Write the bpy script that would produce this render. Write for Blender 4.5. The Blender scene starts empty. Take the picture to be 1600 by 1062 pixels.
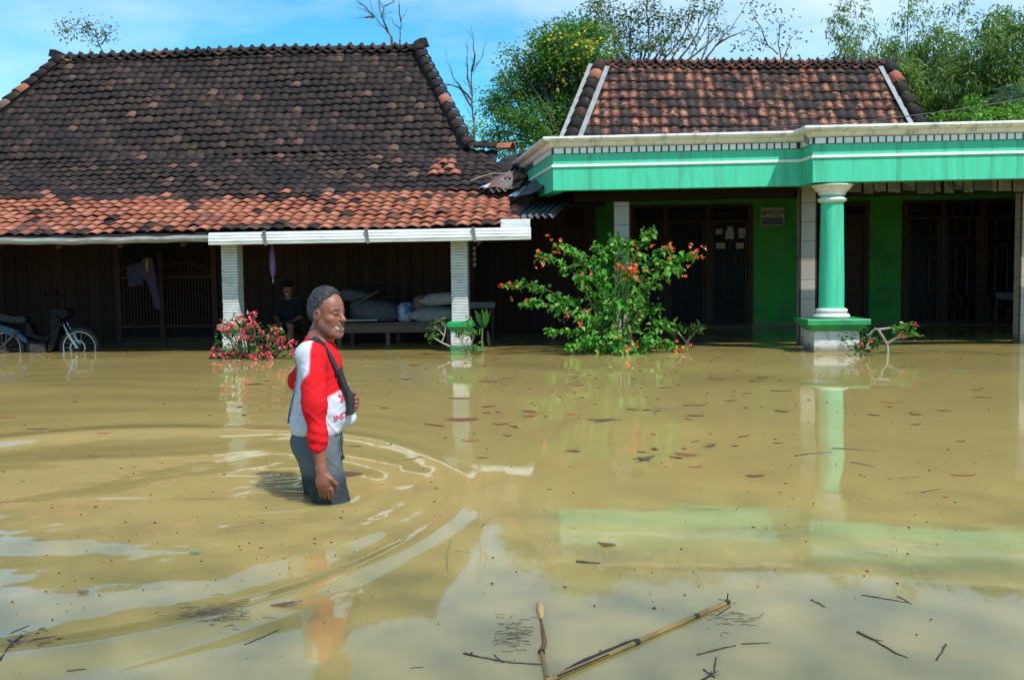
import bpy, bmesh, math, random
import numpy as np
from mathutils import Vector, Matrix, Euler, Quaternion
from mathutils.bvhtree import BVHTree
R = math.radians
S = bpy.context.scene
C = S.collection
random.seed(7); rng = np.random.default_rng(11)

# ------------------------------------------------------------------ camera
CAMH = 1.15
F = 1500.0                                   # focal length in photo pixels (1600 wide)
cam = bpy.data.cameras.new('camera'); camo = bpy.data.objects.new('camera', cam); C.objects.link(camo)
cam.sensor_width = 36; cam.lens = F / 1600 * 36; cam.clip_end = 4000; cam.clip_start = 0.05
CM = Matrix.Translation((0, 0, CAMH)) @ (Matrix.Rotation(R(90 - 3.8), 4, 'X') @ Matrix.Rotation(R(-0.8), 4, 'Z'))
camo.matrix_world = CM
S.camera = camo
# ------------------------------------------------------------------ sky
SUN_EL, SUN_AZ = 54.0, 142.0                 # azimuth clockwise from +Y (away from the camera)
w = bpy.data.worlds.new('World'); S.world = w; w.use_nodes = True
nt = w.node_tree; N = nt.nodes; L = nt.links; N.clear()
out = N.new('ShaderNodeOutputWorld'); bg = N.new('ShaderNodeBackground'); bg.inputs[1].default_value = 0.10
sky = N.new('ShaderNodeTexSky'); sky.sky_type = 'NISHITA'; sky.sun_disc = False
sky.sun_elevation = R(SUN_EL); sky.sun_rotation = R(SUN_AZ); sky.altitude = 0
sky.air_density = 1.0; sky.dust_density = 0.3; sky.ozone_density = 4.0
tint = N.new('ShaderNodeMix'); tint.data_type = 'RGBA'; tint.blend_type = 'MULTIPLY'; tint.inputs[0].default_value = 1
tint.inputs[7].default_value = (0.56, 1.44, 1.68, 1)
L.new(sky.outputs[0], tint.inputs[6])
tc = N.new('ShaderNodeTexCoord'); mp = N.new('ShaderNodeMapping'); mp.inputs['Scale'].default_value = (1.0, 1.0, 3.2)
mp.inputs['Location'].default_value = (0.25, 0.1, 0.42)
L.new(tc.outputs['Generated'], mp.inputs[0])
n1 = N.new('ShaderNodeTexNoise'); n1.inputs['Scale'].default_value = 2.6; n1.inputs['Detail'].default_value = 7; n1.inputs['Roughness'].default_value = .55
L.new(mp.outputs[0], n1.inputs[0])
cr = N.new('ShaderNodeValToRGB'); cr.color_ramp.elements[0].position = .38; cr.color_ramp.elements[1].position = .74
cr.color_ramp.elements[1].color = (.7, .7, .7, 1)
sx_ = N.new('ShaderNodeSeparateXYZ'); L.new(tc.outputs['Generated'], sx_.inputs[0])
mr = N.new('ShaderNodeMapRange'); mr.interpolation_type = 'SMOOTHSTEP'; mr.inputs[1].default_value = .24; mr.inputs[2].default_value = .55; mr.inputs[3].default_value = 0; mr.inputs[4].default_value = -.03
L.new(sx_.outputs[2], mr.inputs[0]); ad = N.new('ShaderNodeMath'); ad.operation = 'ADD'; L.new(n1.outputs[0], ad.inputs[0]); L.new(mr.outputs[0], ad.inputs[1])   # clearer overhead, as the water mirrors it
L.new(ad.outputs[0], cr.inputs[0])
cl = N.new('ShaderNodeMix'); cl.data_type = 'RGBA'; cl.inputs[7].default_value = (8.4, 9.2, 9.6, 1)
L.new(cr.outputs[0], cl.inputs[0]); L.new(tint.outputs[2], cl.inputs[6]); L.new(cl.outputs[2], bg.inputs[0]); L.new(bg.outputs[0], out.inputs[0])
# ------------------------------------------------------------------ sun
sv = Vector((math.sin(R(SUN_AZ)) * math.cos(R(SUN_EL)), math.cos(R(SUN_AZ)) * math.cos(R(SUN_EL)), math.sin(R(SUN_EL))))
sl = bpy.data.lights.new('sun', 'SUN'); sl.energy = 4.2; sl.angle = R(.53); sl.color = (1, .95, .87)
slo = bpy.data.objects.new('sun', sl); C.objects.link(slo); slo.rotation_euler = sv.to_track_quat('Z', 'Y').to_euler(); slo.location = (5, -5, 12)
S.view_settings.view_transform = 'Standard'; S.view_settings.look = 'None'; S.view_settings.gamma = 1; S.view_settings.use_curve_mapping = False
S.view_settings.exposure = 0.4
S.render.engine = 'CYCLES'
S.cycles.max_bounces = 6; S.cycles.diffuse_bounces = 2; S.cycles.glossy_bounces = 3; S.cycles.transmission_bounces = 3; S.cycles.transparent_max_bounces = 6
S.cycles.caustics_reflective = False; S.cycles.caustics_refractive = False

# ------------------------------------------------------------------ helpers
def tag(o, label=None, cat=None, group=None, kind=None):
    if label: o['label'] = label
    if cat: o['category'] = cat
    if group: o['group'] = group
    if kind: o['kind'] = kind
    return o
def empty(name, loc=(0, 0, 0), rz=0.0, parent=None):
    o = bpy.data.objects.new(name, None); C.objects.link(o); o.location = loc; o.rotation_euler = (0, 0, rz)
    o.empty_display_size = .1
    if parent: o.parent = parent
    return o
def ray(px, py):
    d = CM.to_3x3() @ Vector(((px - 800) / F, -(py - 531) / F, -1)); return d
def at(px, py, Y):                            # world point seen at photo pixel px,py at distance Y
    d = ray(px, py); return Vector((0, 0, CAMH)) + d * (Y / d.y)
def wat(px, py, z=0.0):                       # world point on the water seen there
    d = ray(px, py); return Vector((0, 0, CAMH)) + d * ((z - CAMH) / d.z)
def frame(loc, rz): return Matrix.Translation(loc) @ Matrix.Rotation(rz, 4, 'Z')
def atl(Mi, px, py, yl):                      # the same in a local frame on its plane y = yl -> (x, z)
    o = Mi @ Vector((0, 0, CAMH)); d = Mi.to_3x3() @ ray(px, py); p = o + d * ((yl - o.y) / d.y); return p.x, p.z

def mesh_obj(name, v, f, mat=None, parent=None, smooth=False):
    me = bpy.data.meshes.new(name)
    if isinstance(v, np.ndarray) and isinstance(f, np.ndarray):
        me.from_pydata(v.tolist(), [], f.tolist()) if len(v) < 4000 else fast_mesh(me, v, f)
    else:
        me.from_pydata([tuple(p) for p in v], [], f)
    me.update()
    if smooth: me.polygons.foreach_set('use_smooth', [True] * len(me.polygons))
    if mat: me.materials.append(mat)
    o = bpy.data.objects.new(name, me); C.objects.link(o)
    if parent: o.parent = parent
    return o
def fast_mesh(me, v, f):
    n, k = f.shape
    me.vertices.add(len(v)); me.vertices.foreach_set('co', np.ascontiguousarray(v, dtype=np.float32).ravel())
    me.loops.add(n * k); me.loops.foreach_set('vertex_index', np.ascontiguousarray(f, dtype=np.int32).ravel())
    me.polygons.add(n); me.polygons.foreach_set('loop_start', np.arange(0, n * k, k, dtype=np.int32))
    me.polygons.foreach_set('loop_total', np.full(n, k, dtype=np.int32))
    me.update(calc_edges=True)
def shared(name, me, parent=None, mtx=None):
    o = bpy.data.objects.new(name, me); C.objects.link(o)
    if parent: o.parent = parent
    if mtx is not None: o.matrix_basis = mtx
    return o
def basis(org, ax, ay, az):
    M = Matrix.Identity(4)
    for i in range(3): M[i][0] = ax[i]; M[i][1] = ay[i]; M[i][2] = az[i]; M[i][3] = org[i]
    return M

class MB:
    def __init__(s): s.v = []; s.f = []
    def add(s, vs, fs):
        n = len(s.v); s.v += [tuple(p) for p in vs]; s.f += [tuple(i + n for i in q) for q in fs]; return s
    def box(s, x0, x1, y0, y1, z0, z1, M=None, b=0.0):
        if b <= 0:
            vs = [Vector((x, y, z)) for z in (z0, z1) for y in (y0, y1) for x in (x0, x1)]
            fs = [(0, 2, 3, 1), (4, 5, 7, 6), (0, 1, 5, 4), (2, 6, 7, 3), (0, 4, 6, 2), (1, 3, 7, 5)]
        else:
            bm = bmesh.new(); bmesh.ops.create_cube(bm, size=1)
            for v in bm.verts: v.co = Vector(((x0 + x1) / 2 + v.co.x * (x1 - x0), (y0 + y1) / 2 + v.co.y * (y1 - y0), (z0 + z1) / 2 + v.co.z * (z1 - z0)))
            bmesh.ops.bevel(bm, geom=bm.edges[:], offset=b, segments=1, affect='EDGES')
            bm.verts.index_update(); vs = [v.co.copy() for v in bm.verts]; fs = [tuple(v.index for v in f.verts) for f in bm.faces]; bm.free()
        if M is not None: vs = [M @ p for p in vs]
        return s.add(vs, fs)
    def tube(s, pts, rad, seg=6, cap=True):
        pts = [Vector(p) for p in pts]; n = len(pts)
        if not isinstance(rad, (list, tuple)): rad = [rad] * n
        vs = []; fs = []; prev = None
        for i, p in enumerate(pts):
            t = (pts[min(i + 1, n - 1)] - pts[max(i - 1, 0)]).normalized()
            if prev is None:
                a = Vector((0, 0, 1)) if abs(t.z) < .9 else Vector((1, 0, 0)); u = t.cross(a).normalized()
            else:
                u = prev - t * prev.dot(t); u = u.normalized() if u.length > 1e-6 else t.orthogonal().normalized()
            prev = u; w_ = t.cross(u)
            for k in range(seg):
                a = 2 * math.pi * k / seg; vs.append(p + (u * math.cos(a) + w_ * math.sin(a)) * rad[i])
        for i in range(n - 1):
            for k in range(seg):
                k2 = (k + 1) % seg; fs.append((i * seg + k, i * seg + k2, (i + 1) * seg + k2, (i + 1) * seg + k))
        if cap: fs.append(tuple(range(seg))[::-1]); fs.append(tuple((n - 1) * seg + k for k in range(seg)))
        return s.add(vs, fs)
    def lathe(s, prof, seg=24, c=(0, 0), axis='Z', M=None):
        vs = []; fs = []; n = len(prof)
        for (r, z) in prof:
            for k in range(seg):
                a = 2 * math.pi * k / seg; vs.append(Vector((c[0] + r * math.cos(a), c[1] + r * math.sin(a), z)))
        for i in range(n - 1):
            for k in range(seg):
                k2 = (k + 1) % seg; fs.append((i * seg + k, i * seg + k2, (i + 1) * seg + k2, (i + 1) * seg + k))
        fs.append(tuple(range(seg))[::-1]); fs.append(tuple((n - 1) * seg + k for k in range(seg)))
        if M is not None: vs = [M @ p for p in vs]
        return s.add(vs, fs)
    def torus(s, Rr, r, seg=32, sub=8, M=None):
        vs = []; fs = []
        for i in range(seg):
            a = 2 * math.pi * i / seg
            for j in range(sub):
                b = 2 * math.pi * j / sub; vs.append(Vector(((Rr + r * math.cos(b)) * math.cos(a), r * math.sin(b), (Rr + r * math.cos(b)) * math.sin(a))))
        for i in range(seg):
            for j in range(sub):
                fs.append((i * sub + j, i * sub + (j + 1) % sub, ((i + 1) % seg) * sub + (j + 1) % sub, ((i + 1) % seg) * sub + j))
        if M is not None: vs = [M @ p for p in vs]
        return s.add(vs, fs)
    def prism(s, poly, y0, y1, M=None):         # polygon in xz extruded along y
        n = len(poly); vs = [Vector((x, y0, z)) for x, z in poly] + [Vector((x, y1, z)) for x, z in poly]
        fs = [tuple(range(n)), tuple(range(2 * n - 1, n - 1, -1))] + [(i, i + n, (i + 1) % n + n, (i + 1) % n) for i in range(n)]
        if M is not None: vs = [M @ p for p in vs]
        return s.add(vs, fs)
    def sweep(s, prof, path, closed=True):      # profile [(out, z)] along path [(x, y)], 'out' to the right-hand side (towards -y when going +x)
        m = len(prof); n = len(path); P = [Vector((p[0], p[1])) for p in path]; vs = []; fs = []
        for i in range(n):
            d0 = (P[i] - P[i - 1]).normalized() if i > 0 else (P[1] - P[0]).normalized()
            d1 = (P[i + 1] - P[i]).normalized() if i < n - 1 else d0
            n0 = Vector((d0.y, -d0.x)); n1_ = Vector((d1.y, -d1.x)); b = (n0 + n1_).normalized(); k = 1 / max(.3, b.dot(n0))
            for (o_, z) in prof: vs.append(Vector((P[i].x + b.x * o_ * k, P[i].y + b.y * o_ * k, z)))
        for i in range(n - 1):
            for j in range(m if closed else m - 1):
                j2 = (j + 1) % m; fs.append((i * m + j, i * m + j2, (i + 1) * m + j2, (i + 1) * m + j))
        if closed: fs.append(tuple(range(m))[::-1]); fs.append(tuple((n - 1) * m + j for j in range(m)))
        return s.add(vs, fs)
    def build(s, name, mat, parent=None, smooth=False, label=None, kind=None):
        o = mesh_obj(name, s.v, s.f, mat, parent, smooth)
        if label: o['label'] = label
        if kind: o['kind'] = kind
        if smooth:
            try:
                o.data.set_sharp_from_angle(angle=R(40))
            except Exception: pass
        return o

# ------------------------------------------------------------------ materials
def newmat(name):
    m = bpy.data.materials.new(name); m.use_nodes = True; t = m.node_tree; t.nodes.clear()
    o = t.nodes.new('ShaderNodeOutputMaterial'); p = t.nodes.new('ShaderNodeBsdfPrincipled'); t.links.new(p.outputs[0], o.inputs[0])
    return m, t, p, o
def nd(t, kind, **kw):
    n = t.nodes.new(kind)
    for k, v in kw.items():
        if k.startswith('i_'):
            n.inputs[k[2:].replace('_', ' ')].default_value = v
        else: setattr(n, k, v)
    return n
def noise(t, scale, detail=4, rough=.55, vec=None, stretch=None, coord='Object'):
    tc = nd(t, 'ShaderNodeTexCoord'); mp_ = nd(t, 'ShaderNodeMapping')
    if stretch: mp_.inputs['Scale'].default_value = stretch
    t.links.new(vec if vec is not None else tc.outputs[coord], mp_.inputs[0])
    n = nd(t, 'ShaderNodeTexNoise'); n.inputs['Scale'].default_value = scale; n.inputs['Detail'].default_value = detail; n.inputs['Roughness'].default_value = rough
    t.links.new(mp_.outputs[0], n.inputs[0]); return n
def ramp(t, fac, stops, interp='LINEAR'):
    r = nd(t, 'ShaderNodeValToRGB'); r.color_ramp.interpolation = interp; e = r.color_ramp.elements
    while len(e) < len(stops): e.new(0.5)
    for i, (p, c) in enumerate(stops):
        e[i].position = p; e[i].color = (*c, 1) if len(c) == 3 else c
    t.links.new(fac, r.inputs[0]); return r
def mix(t, fac, a, b, mode='MIX'):
    m = nd(t, 'ShaderNodeMix'); m.data_type = 'RGBA'; m.blend_type = mode
    for sock, val in ((0, fac), (6, a), (7, b)):
        if isinstance(val, (int, float)): m.inputs[sock].default_value = val
        elif isinstance(val, tuple): m.inputs[sock].default_value = (*val, 1)
        else: t.links.new(val, m.inputs[sock])
    return m.outputs[2]
def math_(t, op, a, b=None):
    m = nd(t, 'ShaderNodeMath'); m.operation = op
    for i, v in enumerate((a, b)):
        if v is None: continue
        if isinstance(v, (int, float)): m.inputs[i].default_value = v
        else: t.links.new(v, m.inputs[i])
    return m.outputs[0]
def bump(t, p, h, strength=.3, dist=.01):
    b = nd(t, 'ShaderNodeBump'); b.inputs['Strength'].default_value = strength; b.inputs['Distance'].default_value = dist
    t.links.new(h, b.inputs['Height']); t.links.new(b.outputs[0], p.inputs['Normal'])
def pmat(name, col, col2=None, rough=.6, scale=6, stretch=None, lo=.35, hi=.65, bmp=0, bscale=60, metal=0, spec=.5, dirt=None, dscale=1.5):
    m, t, p, o = newmat(name)
    p.inputs['Roughness'].default_value = rough; p.inputs['Metallic'].default_value = metal; p.inputs['Specular IOR Level'].default_value = spec
    col2 = col2 or tuple(c * .8 for c in col)
    n = noise(t, scale, 6, .6, stretch=stretch); r = ramp(t, n.outputs[0], [(lo, col), (hi, col2)]); c = r.outputs[0]
    if dirt:
        n2 = noise(t, dscale, 8, .7, stretch=stretch); r2 = ramp(t, n2.outputs[0], [(.5, (0, 0, 0)), (.72, (1, 1, 1))]); c = mix(t, r2.outputs[0], c, dirt)
    t.links.new(c, p.inputs['Base Color'])
    if bmp:
        nb = noise(t, bscale, 5, .6); bump(t, p, nb.outputs[0], bmp, .004)
    return m
def rnd_piece(t):                              # one random number for each separate piece (object or mesh island)
    g = nd(t, 'ShaderNodeNewGeometry'); oi = nd(t, 'ShaderNodeObjectInfo')
    return math_(t, 'FRACT', math_(t, 'ADD', g.outputs['Random Per Island'], oi.outputs['Random']))
def piecemat(name, stops, rough=.7, nscale=9, amt=.35, dark=(.03, .025, .02), dlo=.5, dhi=.7, bmp=.3, spec=.3, bscale=50, stretch=None):
    m, t, p, o = newmat(name); p.inputs['Roughness'].default_value = rough; p.inputs['Specular IOR Level'].default_value = spec
    c = ramp(t, rnd_piece(t), stops).outputs[0]
    n = noise(t, nscale, 7, .65, stretch=stretch); f = ramp(t, n.outputs[0], [(dlo, (0, 0, 0)), (dhi, (amt,) * 3)]).outputs[0]
    c = mix(t, f, c, dark); t.links.new(c, p.inputs['Base Color'])
    if bmp:
        nb = noise(t, bscale, 4, .6, stretch=stretch); bump(t, p, nb.outputs[0], bmp, .004)
    return m
def leafmat(name, stops, rough=.45, trans=.35, spec=.4):
    m, t, p, o = newmat(name); p.inputs['Roughness'].default_value = rough; p.inputs['Specular IOR Level'].default_value = spec
    c = ramp(t, rnd_piece(t), stops).outputs[0]; t.links.new(c, p.inputs['Base Color'])
    tr = nd(t, 'ShaderNodeBsdfTranslucent'); t.links.new(c, tr.inputs[0])
    ms = nd(t, 'ShaderNodeMixShader'); ms.inputs[0].default_value = trans
    t.links.new(p.outputs[0], ms.inputs[1]); t.links.new(tr.outputs[0], ms.inputs[2]); t.links.new(ms.outputs[0], o.inputs[0]); return m
def attrmat(name, rough=.6, spec=.4, nscale=40, amt=.18, bmp=.15, bscale=150, sheen=0):
    m, t, p, o = newmat(name); p.inputs['Roughness'].default_value = rough; p.inputs['Specular IOR Level'].default_value = spec
    a = nd(t, 'ShaderNodeAttribute'); a.attribute_name = 'col'
    n = noise(t, nscale, 5, .6); f = ramp(t, n.outputs[0], [(.3, (1 - amt,) * 3), (.7, (1 + amt * .3,) * 3)]).outputs[0]
    c = mix(t, 1.0, a.outputs['Color'], f, 'MULTIPLY'); t.links.new(c, p.inputs['Base Color'])
    if bmp:
        nb = noise(t, bscale, 3, .6); bump(t, p, nb.outputs[0], bmp, .003)
    return m
def set_col(o, cols):
    a = o.data.color_attributes.new('col', 'FLOAT_COLOR', 'POINT'); c = np.ones((len(cols), 4), np.float32); c[:, :3] = cols
    a.data.foreach_set('color', c.ravel())

# ------------------------------------------------------------------ vectorised foliage
def leaves_mesh(P, size, D=None, seed=0, shape='leaf', droop=0.0, aspect=.5, jit=.35, fold=.18):
    """P (n,3) leaf bases, D (n,3) leaf directions -> verts, faces of folded leaf blades (2 quads each)"""
    g = np.random.default_rng(seed); n = len(P)
    if D is None: D = g.normal(size=(n, 3))
    D = D + g.normal(size=(n, 3)) * jit; D[:, 2] -= droop; D /= np.linalg.norm(D, axis=1, keepdims=True) + 1e-9
    up = g.normal(size=(n, 3)) * .6 + np.array([0, 0, 1.0]); Sd = np.cross(D, up); Sd /= np.linalg.norm(Sd, axis=1, keepdims=True) + 1e-9
    Nn = np.cross(Sd, D); s = (size * g.uniform(.6, 1.25, size=n))[:, None]; wd = s * aspect * .5
    a = P; m = P + D * s * .45 - Nn * s * fold * .3; t_ = P + D * s - np.array([0, 0, 1.0]) * s * .12
    l = P + D * s * .42 + Sd * wd + Nn * s * fold; r = P + D * s * .42 - Sd * wd + Nn * s * fold
    V = np.stack([a, l, t_, r, m], 1).reshape(-1, 3); b = np.arange(n)[:, None] * 5
    Fc = np.concatenate([b + np.array([[0, 4, 2, 1]]), b + np.array([[0, 3, 2, 4]])], 0)
    return V, Fc
def cat_mesh(parts):
    V = []; Fa = []; k = 0
    for v, f in parts: V.append(v); Fa.append(f + k); k += len(v)
    return np.concatenate(V), np.concatenate(Fa)
# ------------------------------------------------------------------ ground and flood water
GZ = -0.52
gm = pmat('mud', (.12, .09, .05), (.08, .07, .03), .9, 2)
g_ = MB().box(-600, 600, -200, 1500, GZ - .3, GZ); tag(g_.build('ground', gm), kind='structure')
MANP = wat(512, 776)
def wave(x, y):
    x = np.asarray(x, float); y = np.asarray(y, float)
    dx = x - MANP.x; dy = y - MANP.y; k = .68; A = 1 - k * k
    Rr = (k * dx + np.sqrt(k * k * dx * dx + A * (dx * dx + dy * dy))) / A     # rings left behind by somebody wading towards +x
    ang = np.arctan2(dy, dx + k * Rr)
    wob = .06 * np.sin(3 * ang + 1.0) + .04 * np.sin(7 * ang + 2 * Rr)
    q = Rr + wob * Rr * .35
    back = 1 / (1 + np.exp((dx - .1) * 3))
    h = (.010 * np.exp(-((q - 2.35) / .16) ** 2) - .005 * np.exp(-((q - 2.68) / .2) ** 2)) * (.18 + .82 * back)
    env = np.clip((2.75 - q) / .6, 0, 1) * np.clip(q / .35, 0, 1)
    lam = .58 + .16 * q; ph = 2 * np.pi / .16 * (np.log(lam) - np.log(.58 + .16 * 2.35))
    h += .0095 * lam * 1.4 * env * np.cos(ph + .5 * np.sin(2 * ang + 3 * q) + .6 * np.sin(1.9 * x - 1.1 * y)) * (.55 + .45 * np.sin(2.3 * ang + 1.3 * q)) * (.22 + .78 * back)
    h += .0011 * np.exp(-q / .5) * np.cos(2 * np.pi * q / .15 + 2.5 * np.sin(4 * ang) + 2 * np.sin(9 * x + 7 * y))
    h += .0016 * np.exp(-((q - 1.2) / .8) ** 2) * 1.5 * np.sin(4 * x + 5.5 * y + 3.0 * np.sin(2.1 * x - 2.7 * y)) * np.sin(3.3 * y - 2.9 * x + 2.5 * np.sin(2 * x + y)) * (.3 + .7 * back)
    gm_ = np.random.default_rng(33); msk = np.clip(.35 + .9 * np.sin(1.7 * x + 2.1 * np.sin(1.3 * y)) * np.sin(2.3 * y + 1.9 * np.sin(1.1 * x + 1)), 0, 1.2)
    for lam_ in (.42, .36, .31, .27, .23, .20, .17, .15, .13, .12):
        a_ = gm_.uniform(-.2, 3.3); h += .0016 * lam_ * np.exp(-((q - 1.15) / .75) ** 2) * msk * (.25 + .75 * back) * np.sin(2 * np.pi / lam_ * (math.cos(a_) * x + math.sin(a_) * y) + gm_.uniform(0, 6.28) + 1.6 * np.sin(2.9 * x + 3.7 * y + lam_ * 20))
    far = np.clip((q - 2.5) / .8, 0, 1) * np.exp(-np.clip(q - 2.5, 0, None) / 4.5)
    h += .0022 * far * np.cos(2 * np.pi * q / .85 + 1.2 * np.sin(1.7 * x) + .8 * np.sin(2.3 * y)) * (.15 + .85 * back)
    g = np.random.default_rng(241)
    for lam, amp in ((4.2, .0034), (3.1, .0024), (2.3, .0016), (1.6, .0009), (.9, .0003), (.55, .00012), (3.6, .0022), (1.9, .0010), (.33, .00007), (.21, .00004)):
        a = g.uniform(.2, 2.9); p = g.uniform(0, 6.28); K = 2 * np.pi / lam
        h += amp * np.sin(K * (math.cos(a) * x + math.sin(a) * y) + p + .9 * np.sin(.7 * x + 1.3 * y + p))
    fade = np.clip((22 - y) / 8, .0, 1) * np.clip((y + 1) / 2, 0, 1)
    return h * fade
def grow_axis(a0, a1, step, lo, hi, g=1.25):
    c = list(np.arange(a0, a1, step)); s = step; x = c[0]; pre = []
    while x > lo: s *= g; x -= s; pre.append(x)
    s = step; x = c[-1]; post = []
    while x < hi: s *= g; x += s; post.append(x)
    return np.array(pre[::-1] + c + post)
ya = [1.4]
while ya[-1] < 20: ya.append(ya[-1] + max(.012, .0042 * ya[-1]))
s_ = .1
while ya[-1] < 420: s_ *= 1.3; ya.append(ya[-1] + s_)
yb = [1.2, .8, 0, -2, -6, -15, -40, -100]
ys = np.array(yb[::-1] + ya); xs = grow_axis(-6.2, 6.2, .0235, -300, 300)
XX, YY = np.meshgrid(xs, ys); ZZ = wave(XX, YY)
nx, ny = len(xs), len(ys); idx = np.arange(nx * ny).reshape(ny, nx)
wf = np.stack([idx[:-1, :-1], idx[:-1, 1:], idx[1:, 1:], idx[1:, :-1]], -1).reshape(-1, 4)
m, t, p, o = newmat('muddy_water')
n = noise(t, .55, 5, .6); n2 = noise(t, 3.0, 6, .6)
c = ramp(t, n.outputs[0], [(.3, (.385, .292, .098)), (.7, (.335, .262, .096))]).outputs[0]
c = mix(t, ramp(t, n2.outputs[0], [(.45, (0, 0, 0)), (.75, (.3,) * 3)]).outputs[0], c, (.300, .220, .074))
t.links.new(c, p.inputs['Base Color']); p.inputs['Roughness'].default_value = .03; p.inputs['IOR'].default_value = 1.38
p.subsurface_method = 'BURLEY'; p.inputs['Subsurface Weight'].default_value = .85; p.inputs['Subsurface Radius'].default_value = (1, .8, .45); p.inputs['Subsurface Scale'].default_value = .22
nb = noise(t, 26, 3, .5, stretch=(1, .55, 1)); bump(t, p, nb.outputs[0], .05, .004)
water = mesh_obj('flood_water', np.stack([XX, YY, ZZ], -1).reshape(-1, 3), wf, m, None, True); tag(water, kind='structure')
def wz(x, y): return float(wave(np.array([x]), np.array([y]))[0])

# ------------------------------------------------------------------ palette
def tilemat(name, stops, moss, lo, hi, wear, wlo, whi, uvdark=0.0, cell=14, rough=.8):
    """clay tile: a colour for each tile, worn clay showing on the roll, dark growth in patches"""
    m, t, p, o = newmat(name); p.inputs['Roughness'].default_value = rough; p.inputs['Specular IOR Level'].default_value = .25
    rp = rnd_piece(t); c = ramp(t, rp, stops).outputs[0]
    g = nd(t, 'ShaderNodeNewGeometry')
    n = nd(t, 'ShaderNodeTexNoise'); n.inputs['Scale'].default_value = cell; n.inputs['Detail'].default_value = 6; n.inputs['Roughness'].default_value = .65
    t.links.new(g.outputs['Position'], n.inputs[0])
    f = ramp(t, n.outputs[0], [(wlo, (0, 0, 0)), (whi, (1, 1, 1))]).outputs[0]; c = mix(t, f, c, wear)
    n2 = nd(t, 'ShaderNodeTexNoise'); n2.inputs['Scale'].default_value = 1.1; n2.inputs['Detail'].default_value = 8; n2.inputs['Roughness'].default_value = .7
    t.links.new(g.outputs['Position'], n2.inputs[0])
    f2 = ramp(t, n2.outputs[0], [(lo, (0, 0, 0)), (hi, (1, 1, 1))]).outputs[0]; c = mix(t, f2, c, moss)
    n3 = nd(t, 'ShaderNodeTexNoise'); n3.inputs['Scale'].default_value = 55; n3.inputs['Detail'].default_value = 4
    t.links.new(g.outputs['Position'], n3.inputs[0])
    c = mix(t, ramp(t, n3.outputs[0], [(.58, (0, 0, 0)), (.78, (.35,) * 3)]).outputs[0], c, (.16, .15, .14))
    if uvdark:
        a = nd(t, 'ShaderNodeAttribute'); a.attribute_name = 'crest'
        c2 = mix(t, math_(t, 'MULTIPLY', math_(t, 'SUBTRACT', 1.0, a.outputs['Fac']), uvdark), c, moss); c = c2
    t.links.new(c, p.inputs['Base Color']); bump(t, p, n3.outputs[0], .35, .006); return m
DK = (.020, .015, .014)
tile_dark = tilemat('clay_tile_blackened', [(0, (.014, .010, .010)), (.4, (.020, .014, .013)), (.65, (.030, .018, .015)), (.90, (.044, .026, .021)), (.96, (.075, .044, .035)), (.988, (.14, .07, .052)), (1, (.15, .095, .075))], (.012, .009, .010), .48, .64, (.095, .054, .041), .55, .72, cell=7)
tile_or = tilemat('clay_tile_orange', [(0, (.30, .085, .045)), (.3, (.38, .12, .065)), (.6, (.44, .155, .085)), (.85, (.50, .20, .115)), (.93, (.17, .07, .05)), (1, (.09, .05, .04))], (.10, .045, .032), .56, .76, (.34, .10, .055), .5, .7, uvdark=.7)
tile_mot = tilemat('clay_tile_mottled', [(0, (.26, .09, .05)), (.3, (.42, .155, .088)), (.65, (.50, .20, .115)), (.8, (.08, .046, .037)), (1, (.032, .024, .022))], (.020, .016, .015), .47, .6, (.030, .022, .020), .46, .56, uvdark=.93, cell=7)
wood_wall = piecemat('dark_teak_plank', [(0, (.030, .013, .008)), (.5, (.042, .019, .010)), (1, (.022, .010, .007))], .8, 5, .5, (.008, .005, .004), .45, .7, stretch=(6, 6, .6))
wood_frame = pmat('dark_brown_varnish', (.065, .026, .016), (.036, .015, .010), .6, 5, stretch=(6, 6, .7), bmp=.1, spec=.25)
wood_door = pmat('brown_door_wood', (.065, .027, .016), (.035, .016, .010), .65, 5, stretch=(8, 8, .6), bmp=.1, spec=.25)
white_rib = pmat('white_ribbed_tile', (.58, .62, .60), (.48, .52, .50), .4, 8, dirt=(.34, .34, .30), dscale=3)
white_met = pmat('white_painted_gutter', (.72, .75, .73), (.62, .65, .63), .4, 5, stretch=(1, 6, 6), dirt=(.42, .42, .38), dscale=2.2)
grey_met = pmat('dull_grey_gutter', (.26, .27, .24), (.18, .19, .17), .6, 4, stretch=(1, 5, 5), dirt=(.11, .10, .08), dscale=2)
brk = pmat('rusty_bracket', (.16, .15, .14), (.10, .08, .07), .6, 20)
green_trim = pmat('green_gloss_paint', (.018, .30, .088), (.015, .24, .07), .4, 6, dirt=(.02, .12, .05), dscale=3)
mint = pmat('mint_green_paint', (.055, .55, .335), (.042, .45, .265), .6, 3.0, stretch=(6, 6, .35), lo=.3, hi=.75, bmp=.1, dirt=(.038, .28, .17), dscale=1.3)
wall_green = pmat('deep_green_wall', (.025, .30, .020), (.021, .24, .017), .65, 1.5, bmp=.08, dirt=(.010, .08, .012), dscale=.9)
cornice_m = pmat('weathered_white_cornice', (.78, .78, .76), (.66, .66, .64), .6, 3, stretch=(2, 2, .4), dirt=(.22, .21, .19), dscale=2.6, bmp=.15, bscale=30)
strip_dark = pmat('dark_grout_band', (.055, .06, .055), (.035, .04, .035), .8, 12)
tile_white = piecemat('white_dentil_tile', [(0, (.62, .66, .66)), (1, (.74, .77, .76))], .3, 14, .25, (.4, .42, .4), .55, .8, bmp=0, spec=.5)
white_line = pmat('white_paint_line', (.74, .78, .76), (.64, .68, .66), .5, 6)
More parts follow.
